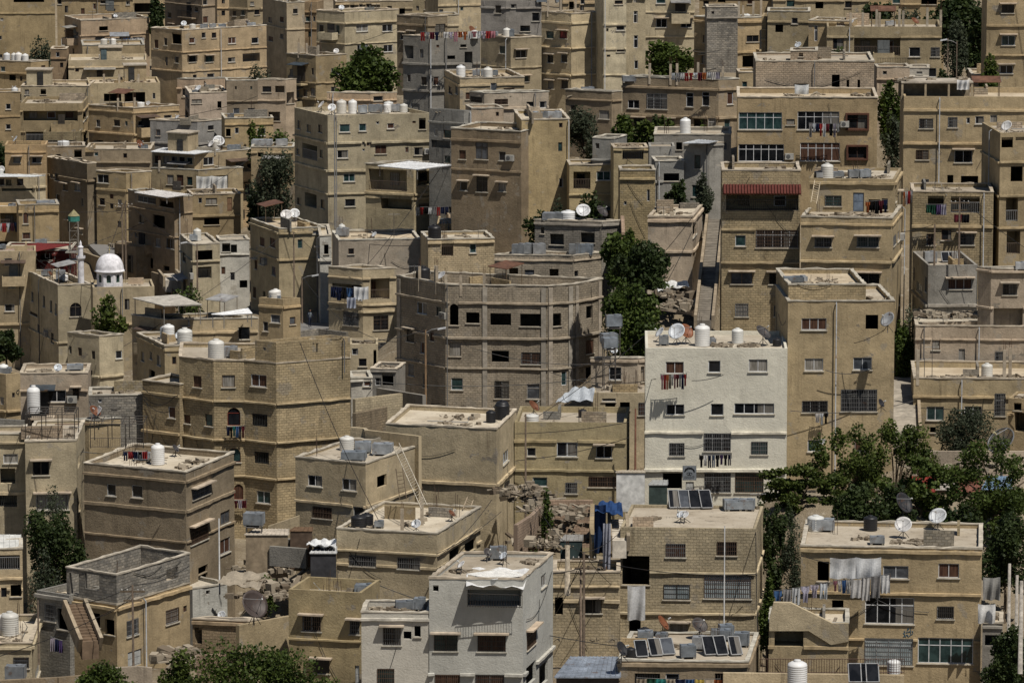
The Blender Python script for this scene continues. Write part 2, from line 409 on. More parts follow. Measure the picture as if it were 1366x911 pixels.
# ------------------------------------------------------------------ buildings
BUILD = []          # dicts: label, root, ztop, deck, ring
BASES = []          # terrain control points
def solve_px(P0, z, dirv, pxx):
    k = (pxx - 683) / F; h = CAM.z - z
    dep = P0.y * CP + h * SP
    return (k * dep - P0.x) / (dirv.x - k * dirv.y * CP)
def inset(ring, d):
    out = []; n = len(ring)
    for i in range(n):
        a, b, c = ring[i - 1], ring[i], ring[(i + 1) % n]
        e1 = (b - a).normalized(); e2 = (c - b).normalized()
        n1 = Vector((-e1.y, e1.x)); n2 = Vector((-e2.y, e2.x))
        den = 1 + n1.dot(n2)
        out.append(b + (n1 + n2) * (d / max(den, .35)))
    return out
def building(line):
    q = line.rstrip('\n').split('|')
    tile, D, poly, yt, H, mc, ph, label = q[:8]
    wins, leds, items = q[8], q[9], q[10] if len(q) > 10 else ''
    D = float(D); yt = float(yt); H = float(H); ph = float(ph)
    ci = None
    if '@' in poly: poly, ci = poly.split('@'); ci = int(ci)
    segs = poly.split(';'); xs = [float(segs[0])]; an = []
    for s_ in segs[1:]:
        a, b = s_.split(','); xs.append(float(a)); an.append(float(b))
    if ci is None: ci = 1
    P = [None] * len(xs)
    if len(an) == 2 and ci == 1:
        for k_ in (0, 1):
            w_ = abs(xs[k_ + 1] - xs[k_]) * mpp(D); need = 8.5
            if abs(an[k_]) > 45 and w_ / math.cos(R(abs(an[k_]))) < need and w_ < need * .8:
                an[k_] = math.copysign(math.degrees(math.acos(w_ / need)), an[k_])
                if an[0] < 0 and an[1] - an[0] > 100: an[1 - k_] = math.copysign(max(2.0, 97 - abs(an[k_])), an[1 - k_])
    c3 = at(tile, xs[ci], yt, D); zt = c3.z; P[ci] = Vector((c3.x, c3.y))
    th = math.atan2(c3.x, c3.y)
    dirs = [Vector((math.cos(R(a) - th), math.sin(R(a) - th))) for a in an]
    for i in range(ci + 1, len(xs)):
        t = solve_px(P[i - 1], zt, dirs[i - 1], px(tile, xs[i], 0)[0]); P[i] = P[i - 1] + dirs[i - 1] * t
    for i in range(ci - 1, -1, -1):
        t = solve_px(P[i + 1], zt, dirs[i], px(tile, xs[i], 0)[0]); P[i] = P[i + 1] + dirs[i] * t
    nf = len(P) - 1
    los = Vector((math.sin(th), math.cos(th)))
    if nf == 2:
        back = [P[0] + P[2] - P[1]]
        L0, L1 = (P[1] - P[0]).length, (P[2] - P[1]).length
    elif nf == 1:
        nrm = Vector((-dirs[0].y, dirs[0].x)); w = (P[1] - P[0]).length
        dep = min(9.0, max(3.5, w * .9)); back = [P[1] + nrm * dep, P[0] + nrm * dep]
    else:
        e = P[-1] - P[-2]
        dep = max(7.0, e.length if abs(an[-1]) > 50 else 0)
        if abs(an[-1]) > 50: back = [P[0] + e]
        else: back = [P[-1] + los * dep, P[0] + los * dep]
    ring = P + back; n = len(ring)
    zb = zt - H; z0 = zb - (2.5 if label[0] != '+' else .05)
    cen = sum(ring, Vector((0, 0))) / n
    far = D > 500
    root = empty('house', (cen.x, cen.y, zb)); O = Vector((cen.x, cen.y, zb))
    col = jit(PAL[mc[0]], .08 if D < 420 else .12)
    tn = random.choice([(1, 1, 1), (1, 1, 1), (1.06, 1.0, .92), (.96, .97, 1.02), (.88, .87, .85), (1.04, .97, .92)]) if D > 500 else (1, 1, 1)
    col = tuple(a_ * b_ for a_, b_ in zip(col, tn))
    # holes
    holes = [[] for _ in range(nf)]; winjobs = []
    for w_ in wins.split():
        f = w_.split(','); x, y, w, h = map(float, f[:4]); fl = f[4] if len(f) > 4 else ''
        i = 0
        while i < nf - 1 and x > xs[i + 1]: i += 1
        A, B = P[i], P[i + 1]; L = (B - A).length; d = (B - A) / L; nr = Vector((d.y, -d.x))
        def uv(xx, yy):
            r = ray(px(tile, xx, yy)); r2 = Vector((r.x, r.y)); t = (A - CAM.xy).dot(nr) / r2.dot(nr)
            p = CAM + r * t; return (p.xy - A).dot(d), p.z
        u0, vt = uv(x - w / 2, y - h / 2); u1, vb = uv(x + w / 2, y + h / 2); _, vt2 = uv(x + w / 2, y - h / 2); _, vb1 = uv(x - w / 2, y + h / 2)
        vt = (vt + vt2) / 2; vb = (vb + vb1) / 2
        ww, hh = rd(u1 - u0), rd(vt - vb); u = (u0 + u1) / 2 - ww / 2; v = (vt + vb) / 2 - hh / 2
        u = max(.12, u); ww = min(ww, math.floor((L - .12 - u) / .05) * .05)
        top = zt - (.12 if 'O' in fl or ph < 1 and 'r' not in fl else .3)
        if 'O' not in fl: top = zt - max(.15, 0.05 + min(ph, .5))
        if v + hh > top: hh = math.floor((top - v) / .05) * .05
        if v < zb + .05: hh -= math.ceil((zb + .05 - v) / .05) * .05; v = zb + .05
        if ww < .24 or hh < .24: continue
        ww = round(ww, 2); hh = round(hh, 2)
        bad = any(u < a1 + .02 and u + ww > a0 - .02 and v < b1 + .02 and v + hh > b0 - .02 for a0, a1, b0, b1, *_ in holes[i])
        if bad: continue
        dp = 1.7 if 'r' in fl else .2
        if 'r' in fl and far: dp = 1.5
        holes[i].append((u, u + ww, v, v + hh, dp, fl)); winjobs.append((i, u, v, ww, hh, fl))
    if D >= 372 and not any(k in label for k in ('blank', 'plain', 'tall tan block', 'cream', 'olive', 'mustard tower', 'tower', 'wall', 'mosque', 'gaunt', 'shed', 'stone', 'shaft', 'grey building')):
        for i in range(nf):
            A, B = P[i], P[i + 1]; L = (B - A).length
            if L < 2.2: continue
            row = zt - ph - 1.75; k = 0
            while row > zb + .9 and k < 4:
                nc = max(1, int(L / 2.7))
                for j in range(nc):
                    if random.random() > .62: continue
                    ww = random.choice([.5, .8, .9, 1.1, 1.1, 1.4]); hh = random.choice([.5, .9, 1.1, 1.1, 1.2]) if ww < 1.3 else 1.1
                    u = L * (j + .5) / nc - ww / 2 + random.uniform(-.4, .4); v = row + random.uniform(-.1, .1)
                    if u < .25 or u + ww > L - .25 or v + hh > zt - .2 - min(ph, .5): continue
                    if any(u < h[1] + .5 and u + ww > h[0] - .5 and v < h[3] + .6 and v + hh > h[2] - .6 for h in holes[i]): continue
                    fl = random.choice(['', '', 'w', 'w', 'h', 'g', 'o', 'hg'])
                    holes[i].append((u, u + ww, v, v + hh, .2, fl)); winjobs.append((i, u, v, ww, hh, fl))
                row -= random.choice([2.9, 3.0, 3.1]); k += 1
    m = MB(); cum = 0
    def loc(p, z): return (p.x - O.x, p.y - O.y, z - O.z)
    for i in range(n):
        A, B = ring[i], ring[(i + 1) % n]; L = (B - A).length
        if L < 1e-4: continue
        d = (B - A) / L; inn = Vector((-d.y, d.x))
        hs = holes[i] if i < nf else []
        us = sorted({0.0, L, *[h[0] for h in hs], *[h[1] for h in hs]}); vs = sorted({z0, zt, *[h[2] for h in hs], *[h[3] for h in hs]})
        def pt(u, v, dp=0): return loc(A + d * u + inn * dp, v)
        for a0, a1 in zip(us, us[1:]):
            if a1 - a0 < 1e-5: continue
            for b0, b1 in zip(vs, vs[1:]):
                if b1 - b0 < 1e-5: continue
                cu, cv = (a0 + a1) / 2, (b0 + b1) / 2
                if any(h[0] < cu < h[1] and h[2] < cv < h[3] for h in hs): continue
                m.quad(pt(a0, b0), pt(a1, b0), pt(a1, b1), pt(a0, b1), [(cum + a0, b0), (cum + a1, b0), (cum + a1, b1), (cum + a0, b1)])
        for (a0, a1, b0, b1, dp, fl) in hs:
            k = dp
            uvs = [(cum + a0, b0), (cum + a0 + k, b0), (cum + a0 + k, b1), (cum + a0, b1)]
            m.quad(pt(a0, b0), pt(a0, b0, k), pt(a1, b0, k), pt(a1, b0), uvs)
            m.quad(pt(a0, b1), pt(a1, b1), pt(a1, b1, k), pt(a0, b1, k), uvs)
            m.quad(pt(a0, b0), pt(a0, b1), pt(a0, b1, k), pt(a0, b0, k), uvs)
            m.quad(pt(a1, b0), pt(a1, b0, k), pt(a1, b1, k), pt(a1, b1), uvs)
            if 'r' in fl: m.quad(pt(a0, b0, k), pt(a0, b1, k), pt(a1, b1, k), pt(a1, b0, k), [(cum + a0, b0), (cum + a0, b1), (cum + a1, b1), (cum + a1, b0)])
            if 'a' in fl:      # arch: two spandrels fill the top corners of the hole
                rr = (a1 - a0) / 2; cx = (a0 + a1) / 2; cz = b1 - rr; N = 7
                for s_ in (-1, 1):
                    pts = [(cx + s_ * rr, b1), (cx + s_ * rr, cz)] + [(cx + s_ * rr * math.cos(t * math.pi / 2 / N), cz + rr * math.sin(t * math.pi / 2 / N)) for t in range(1, N + 1)]
                    ps = [pt(uu, vv, .004) for uu, vv in pts]; q2 = [(cum + uu, vv) for uu, vv in pts]
                    if s_ == 1: ps.reverse(); q2.reverse()
                    m.poly(ps, q2)
        cum += L
    tk = .2
    inr = inset(ring, tk); zd = zt - ph
    for i in range(n):
        A, B, a, b = ring[i], ring[(i + 1) % n], inr[i], inr[(i + 1) % n]; L = (B - A).length
        m.quad(loc(A, zt), loc(B, zt), loc(b, zt), loc(a, zt), [(0, 0), (L, 0), (L, .2), (0, .2)])
        hs = [h for h in (holes[i] if i < nf else []) if 'O' in h[5]]
        d = (B - A) / max(L, 1e-6); inn = Vector((-d.y, d.x)); o0 = (a - A).dot(d); o1 = (b - A).dot(d)
        us = sorted({o0, o1, *[min(max(h[k], o0), o1) for h in hs for k in (0, 1)]}); vs = sorted({zd - .3, zt, *[h[k] for h in hs for k in (2, 3) if zd - .3 < h[k] < zt]})
        for a0, a1 in zip(us, us[1:]):
            for b0, b1 in zip(vs, vs[1:]):
                cu, cv = (a0 + a1) / 2, (b0 + b1) / 2
                if a1 - a0 < 1e-5 or any(h[0] < cu < h[1] and h[2] < cv < h[3] for h in hs): continue
                p = [loc(A + d * uu + inn * tk, vv) for uu, vv in ((a1, b0), (a0, b0), (a0, b1), (a1, b1))]
                m.quad(*p, [(a1, b0), (a0, b0), (a0, b1), (a1, b1)])
    wall = put(m, 'wall', WSTY[mc[1]], root, color=col)
    if random.random() < .75 or mc[1] == 'k':
        cm = MB(); o1 = inset(ring, -.045); i1 = inset(ring, tk + .035); st = []
        for i in range(n):
            j = (i + 1) % n; L = (ring[j] - ring[i]).length; k = max(1, int(L / .6))
            for q_ in range(k):
                t = (q_ + (random.uniform(-.3, .3) if q_ else 0)) / k; j1 = random.uniform(-.03, .03); h_ = random.choice([.03, .05, .06, .07, .09, .13]) if random.random() > .06 else .012
                po = o1[i].lerp(o1[j], t); pi = i1[i].lerp(i1[j], t); dn_ = (po - pi).normalized() * j1
                st.append((po + dn_, pi, zt + h_))
        for (p0, q0, h0), (p1, q1, h1) in zip(st, st[1:] + st[:1]):
            cm.quad(loc(p0, zt - .03), loc(p1, zt - .03), loc(p1, h1), loc(p0, h0)); cm.quad(loc(q1, zt - .03), loc(q0, zt - .03), loc(q0, h0), loc(q1, h1))
            cm.quad(loc(p0, h0), loc(p1, h1), loc(q1, h1), loc(q0, h0)); cm.quad(loc(p1, zt - .03), loc(p0, zt - .03), loc(q0, zt - .03), loc(q1, zt - .03))
        put(cm, 'sunlit_edge', 'concrete', root, color=jit((.46, .41, .33), .15))  # added uneven strip; its pale colour paints the parapet tops as sunlit
    rm = MB(); rm.poly([loc(p, zd) for p in inr]); rm.poly([loc(p, zd - .22) for p in reversed(inr)])
    deckc = random.choice([(1, 1, 1), (.9, .88, .86), (1.12, 1.1, 1.06), (.8, .78, .76), (1.05, .98, .88)])
    put(rm, 'roof', 'roof_deck', root, color=deckc)
    for (i, u, v, ww, hh, fl) in winjobs:
        A, B = P[i], P[i + 1]; ang = math.atan2((B - A).y, (B - A).x)
        if 'r' in fl:
            d = (B - A).normalized(); inn = Vector((-d.y, d.x))
            bw = A + inn * (1.5 if far else 1.7)
            if ww > 1.2 and hh > 1.2:
                k = max(1, int(ww / 2.2))
                for j in range(k):
                    w2 = rd(min(1.0, ww / k * .5)); uu = u + ww * (j + .5) / k - w2 / 2
                    wd = link('window', win_mesh(w2, rd(hh * .62), ''), root, Vector((bw.x + d.x * uu - O.x, bw.y + d.y * uu - O.y, v + hh * .16 - O.z)) - Vector((inn.x, inn.y, 0)) * .14, ang, jit(FRAMES['w'] if j % 2 else (.2, .17, .14)))
                    link('pane', pane_mesh(w2, rd(hh * .62), random.choice(['glass_dark', 'glass_dark', 'curtain_brown', 'curtain_pale'])), wd)
            if ww > 1.0 and random.random() < .75:
                pp = A + d * u + inn * .06
                link('balcony_rail', rail_mesh(ww), root, (pp.x - O.x, pp.y - O.y, v + .01 - O.z), ang, random.choice([(.05, .05, .05), (.25, .25, .25), (.12, .09, .07)]))
        else: add_window(root, A, ang, u, v, ww, hh, fl + ('y' if label.startswith('tall block tower') else ''), col, far)
    # ledges and pipes
    lc = (col[0] * 1.12, col[1] * 1.1, col[2] * 1.08)
    if D > 372 and 'blank' not in label and 'cream' not in label and random.random() < .55: leds += ' P%d' % random.uniform(xs[0] + 10, xs[-1] - 10)
    for tkn in leds.split():
        val = float(tkn[1:])
        if tkn[0] == 'L':
            zl = at(tile, xs[ci], val, D).z
            if zl < zb + .3 or zl > zt - .1: continue
            hgt, pr = random.choice([.14, .18, .22]), random.uniform(.1, .22)
            for i in range(nf):
                A, B = P[i], P[i + 1]; L = (B - A).length; d = (B - A) / L; nn = Vector((d.y, -d.x))
                cuts = [(h[0] - .02, h[1] + .02) for h in holes[i] if h[2] - .03 < zl < h[3] + .03 or h[2] - .03 < zl - hgt < h[3] + .03]
                x = 0.0; parts_ = []
                for c0, c1 in sorted(cuts):
                    if c0 > x: parts_.append((x, c0))
                    x = max(x, c1)
                if x < L: parts_.append((x, L))
                for s0, s1 in parts_:
                    e0 = s0 - (pr * .3 if s0 == 0 and i == 0 else 0); e1 = s1 - (.0 if s1 < L or i == nf - 1 else .002)
                    if e1 - e0 < .1: continue
                    mid = A + d * ((e0 + e1) / 2) + nn * (pr / 2 + .003)
                    lm = MB(); ks = max(1, int((e1 - e0) / .8)); sec = []
                    for q_ in range(ks + 1):
                        uu = e0 + (e1 - e0) * q_ / ks; pj = pr + random.uniform(-.03, .03); zj = zl + random.uniform(-.02, .02); hj = hgt + random.uniform(-.03, .02)
                        bp = A + d * uu + nn * .003; fp = A + d * uu + nn * pj; sec.append([loc(bp, zj), loc(fp, zj - .015), loc(fp, zj - hj), loc(bp, zj - hj)])
                    for s0_, s1_ in zip(sec, sec[1:]):
                        for q_ in range(4): lm.quad(s0_[q_], s0_[(q_ + 1) % 4], s1_[(q_ + 1) % 4], s1_[q_])
                    lm.quad(*sec[0][::-1]); lm.quad(*sec[-1]); put(lm, 'ledge', 'concrete', root, color=jit(lc, .06))
        elif tkn[0] == 'C':
            i = 0
            while i < nf - 1 and val > xs[i + 1]: i += 1
            A, B = P[i], P[i + 1]; L = (B - A).length; d = (B - A) / L; nn = Vector((d.y, -d.x)); t = solve_px(A, zt, d, px(tile, val, 0)[0]); t = min(max(t, .2), L - .2)
            if any(h[0] - .1 < t < h[1] + .1 for h in holes[i]): continue
            p = A + d * t + nn * .05; pm = MB(); pm.obox(loc(p, (zb + zt) / 2 - .2), (d.x * .2, d.y * .2, 0), (nn.x * .045, nn.y * .045, 0), (0, 0, (zt - zb) / 2))
            put(pm, 'pilaster', 'concrete', root, color=jit((.34, .30, .245), .1))
        elif tkn[0] == 'P':
            i = 0
            while i < nf - 1 and val > xs[i + 1]: i += 1
            A, B = P[i], P[i + 1]; L = (B - A).length; d = (B - A) / L; nn = Vector((d.y, -d.x))
            t = solve_px(A, zt, d, px(tile, val, 0)[0]); t = min(max(t, .15), L - .15)
            if any(h[0] - .05 < t < h[1] + .05 for h in holes[i]): continue
            p = A + d * t + nn * .28; r_ = .05; pm = MB()
            pm.tube([loc(p, zb - 1), loc(p, zt - .25), loc(p + nn * -.2, zt - .1)], r_, 6)
            put(pm, 'drainpipe', 'metal', root, color=random.choice([(.10, .10, .10), (.30, .31, .32), (.05, .05, .05)]), smooth=True)
    # loose cables clipped to the facade
    if D < 500 and random.random() < .75:
        for _ in range(random.randint(1, 2)):
            i = random.randrange(nf); A, B = P[i], P[i + 1]; L = (B - A).length
            if L < 3: continue
            d = (B - A) / L; nn = Vector((d.y, -d.x)); u0, u1 = sorted((random.uniform(.2, L - .2), random.uniform(.2, L - .2)))
            za, zc = random.uniform(zb + 2, zt - .3), random.uniform(zb + 2, zt - .3); pts = []
            for k in range(9):
                t = k / 8; p = A + d * (u0 + (u1 - u0) * t) + nn * .07
                pts.append(loc(p, za + (zc - za) * t - math.sin(t * math.pi) * .12 * (u1 - u0)))
            cm = MB(); cm.tube(pts, .018, 4); put(cm, 'wall_cable', 'metal', root, color=(.03, .03, .03))
    if label[0] == '+':
        par, label = label[1:].split(':'); pr = find(par)['root']; root.name = 'upper_storey'
        holder = root; rel = Vector(root.location)
        if pr.name.startswith('upper'): rel = rel
        holder.parent = pr; holder.location = rel - Vector(pr.location)
        root_world = rel
    else: tag(root, label, 'house', 'houses on the hillside')
    b = dict(label=label, root=root, zt=zt, zd=zd, zb=zb, ring=ring, inr=inr, D=D, tile=tile, items=items, P=P, cen=cen, col=col, ci=ci)
    BUILD.append(b)
    if label != q[7]: return b
    for p in ring: BASES.append((p.x, p.y, zb))
    BASES.append((cen.x, cen.y, zb))
    return b
def clutter(b):
    """small loose bits that most of these roofs carry: blocks, boards, scraps of pipe"""
    A = abs(sum(b['inr'][i].x * b['inr'][(i + 1) % len(b['inr'])].y - b['inr'][(i + 1) % len(b['inr'])].x * b['inr'][i].y for i in range(len(b['inr'])))) / 2
    if A < 12: return
    pts = []
    for _ in range(5):
        t = [random.random() ** 1.2 for _ in b['inr']]; s_ = sum(t); p = sum((q * w for q, w in zip(b['inr'], t)), Vector((0, 0))) / s_
        x, y = clampin(b, p.x, p.y, .5); pts.append((x, y, b['zd'], .7))
    rubble('rubble', pts, int(16 + A * .35), .07, .3, 'loose blocks and boards scattered over the roof of the ' + b['label'], planks=.35)
def find(lbl):
    return next(b for b in BUILD if b['label'].startswith(lbl))
# ------------------------------------------------------------------ things on the roofs
def clampin(b, x, y, mgn=.75):
    ins = inset(b['ring'], .2 + mgn); p = Vector((x, y)); n = len(ins)
    for _ in range(3):
        for i in range(n):
            A, B = ins[i], ins[(i + 1) % n]; d = (B - A)
            if d.length < .05: continue
            d.normalize(); nn = Vector((d.y, -d.x)); k = (p - A).dot(nn)
            if k > 0: p = p - nn * k
    return p.x, p.y
def tank_white(name, loc, r, h, col, label, cat, grp, rz):
    o = MB(); prof = [(0, .02), (r * .98, .02)]
    z = .02; nr = max(4, int(h / .16)); body = h * .84
    for k in range(nr):
        z0 = .02 + body * k / nr; z1 = .02 + body * (k + 1) / nr
        prof += [(r, z0 + .2 * (z1 - z0)), (r, z0 + .8 * (z1 - z0)), (r * .965, z1)]
    prof += [(r * .93, h * .9), (r * .62, h * .965), (r * .3, h * .98)]
    o.lathe(prof, 20); t = put(o, name, 'plastic', None, loc, rz, col, True)
    l_ = MB(); l_.lathe([(r * .36, h * .972), (r * .37, h * 1.03), (r * .3, h * 1.05), (0, h * 1.055)], 14); put(l_, 'lid', 'plastic', t, color=(col[0] * .92, col[1] * .92, col[2] * .92), smooth=True)
    p = MB(); p.tube([(r * .9, 0.0, .12), (r * 1.25, 0, .12), (r * 1.3, 0, .03)], .03, 6); put(p, 'outlet_pipe', 'metal', t, color=(.2, .2, .2))
    tag(t, label, cat, grp); return t
def tank_metal(loc, w, dpt, h, label, rz, col):
    t = empty('water_tank', loc, rz); s_ = .14
    m = MB(); m.box(-w / 2, w / 2, -dpt / 2, dpt / 2, s_, h)
    for x in (-w / 2, w / 2):
        for y in (-dpt / 2, dpt / 2): m.box(x - .03, x + .03, y - .03, y + .03, s_ - .004, h + .012)
    nx = max(1, int(w / .9))
    for k in range(1, nx): x = -w / 2 + w * k / nx; m.box(x - .02, x + .02, -dpt / 2 - .015, dpt / 2 + .015, s_ + .004, h + .01)
    put(m, 'tank_body', 'galvanised', t, color=col)
    m = MB()
    for x in (-w * .42, w * .42): m.box(x - .08, x + .08, -dpt * .48, dpt * .48, 0, s_ - .004)
    put(m, 'tank_stand', 'concrete', t, color=(.3, .28, .24))
    m = MB(); m.lathe([(.22, h + .012), (.22, h + .07), (0, h + .09)], 12, (w * .2, 0, 0)); put(m, 'lid', 'galvanised', t, color=col)
    tag(t, label, 'water tank', 'grey metal water tanks on the roofs'); return t
def dish(loc, r, label, col, az, el, grp='satellite dishes on the roofs', mesh=False):
    """dish on a tripod mast; az: compass direction of the boresight in degrees from -y towards +x; el: elevation"""
    t = empty('satellite_dish', loc)
    hc = r * 1.15 + .25
    bd = Vector((math.sin(R(az)) * math.cos(R(el)), -math.cos(R(az)) * math.cos(R(el)), math.sin(R(el))))
    a = bd.cross(Vector((0, 0, 1))).normalized(); u = a.cross(bd)
    c = Vector((0, 0, hc)); m = MB(); N, K = 22, 5; dep = r * .32
    idx = []
    for k in range(K + 1):
        rr = r * k / K; off = dep * (k / K) ** 2
        idx.append([len(m.v) + j for j in range(N)])
        for j in range(N):
            th = 2 * math.pi * j / N; p = c + bd * (off - dep * .5) + a * rr * math.cos(th) + u * rr * math.sin(th); m.v.append(tuple(p))
    for k in range(K):
        for j in range(N):
            m.f.append((idx[k][j], idx[k][(j + 1) % N], idx[k + 1][(j + 1) % N], idx[k + 1][j])); m.uv += [(0, 0)] * 4
    base = len(m.v)
    for i in range(base): m.v.append(tuple(Vector(m.v[i]) - bd * .03))
    for k in range(K):
        for j in range(N):
            m.f.append(tuple(base + q for q in (idx[k + 1][j], idx[k + 1][(j + 1) % N], idx[k][(j + 1) % N], idx[k][j]))); m.uv += [(0, 0)] * 4
    for j in range(N):
        m.f.append((idx[K][j], idx[K][(j + 1) % N], base + idx[K][(j + 1) % N], base + idx[K][j])); m.uv += [(0, 0)] * 4
    put(m, 'dish', 'metal', t, color=col, smooth=True)
    m = MB(); back = c - bd * (dep * .5 + .03); m.tube([(0, 0, 0), (0, 0, hc - r * .3), tuple(back)], .035, 6)
    for k in range(3):
        th = 2 * math.pi * k / 3 + .4; m.tube([(math.cos(th) * .45, math.sin(th) * .45, 0), (0, 0, hc * .55)], .022, 5)
    put(m, 'mast', 'metal', t, color=(.07, .065, .06))
    m = MB(); fp = c + bd * r * .95
    for th in (R(270), R(30), R(150)) if r > .55 else (R(270),):
        m.tube([tuple(c + bd * dep * .5 + a * r * .97 * math.cos(th) + u * r * .97 * math.sin(th)), tuple(fp)], .014, 4)
    arm = put(m, 'feed_arm', 'metal', t, color=(.25, .25, .25))
    m = MB(); m.tube([tuple(fp - bd * .06), tuple(fp + bd * .12)], .05, 8); put(m, 'receiver', 'plastic', arm, color=(.6, .6, .58))
    tag(t, label, 'satellite dish', grp); return t
def solar(loc, w, h, label, rz=0):
    t = empty('solar_collector', loc, rz); tilt = R(42); dy, dz = math.cos(tilt), math.sin(tilt)
    L = h; c = Vector((0, dy * L / 2, .12 + dz * L / 2)); ax = Vector((w / 2, 0, 0)); up = Vector((0, dy * L / 2, dz * L / 2)); nn = Vector((0, -dz, dy))
    m = MB()
    for s_ in (-1, 1):
        m.obox(c + ax * s_, (.03, 0, 0), up, nn * .05); m.obox(c + up * s_, (w / 2 - .032, 0, 0), (0, dy * .03, dz * .03), nn * .048)
    put(m, 'frame', 'metal', t, color=(.22, .225, .23))
    m = MB(); m.obox(c + nn * .012, (w / 2 - .035, 0, 0), up * .965, nn * .01); put(m, 'collector_glass', 'glass_grey' if random.random() < .2 else 'glass_dark', t)
    m = MB(); top = c + up * .9
    for s_ in (-.8, .8): m.tube([tuple(top + ax * s_), (ax.x * s_, top.y + .1, 0)], .02, 4)
    put(m, 'support', 'metal', t, color=(.2, .2, .2))
    tag(t, label, 'solar collector', 'solar collectors on the roofs'); return t
def rubble(name, pts, n, smin, smax, label, flat=.6, planks=.2, cat='rubble'):
    """loose stones, boards and scraps scattered round the given points (x, y, z, radius)"""
    m = MB()
    for _ in range(n):
        x, y, z, rr = random.choice(pts); th = random.uniform(0, 6.28); k = rr * math.sqrt(random.random())
        s_ = random.uniform(smin, smax) * (1.6 if random.random() < .1 else 1)
        c = Vector((x + k * math.cos(th), y + k * math.sin(th) * .8, z + s_ * .2))
        e = [random.uniform(-1, 1) for _ in range(3)]; a = Vector((math.cos(e[0] * 3), math.sin(e[0] * 3), e[1] * .3)).normalized()
        b = Vector((0, 0, 1)).cross(a).normalized(); u = a.cross(b)
        if random.random() < planks: m.obox(c, a * s_ * random.uniform(1.5, 3.2), b * s_ * .25, u * s_ * .12)
        else: m.obox(c, a * s_ * .6, b * s_ * random.uniform(.3, .6), u * s_ * random.uniform(.2, flat))
    o = put(m, name, 'rubble_stone'); tag(o, label, cat, None, 'stuff'); return o
KN = {'w': ('white water tank', 'white plastic water tanks on the roofs'), 'k': ('black water tank', 'black plastic water tanks on the roofs'),
      'g': ('grey metal tank', None), 'd': ('pale satellite dish', None), 'D': ('dark satellite dish', None), 's': ('solar collector', None), 'a': ('thin aerial mast', None)}
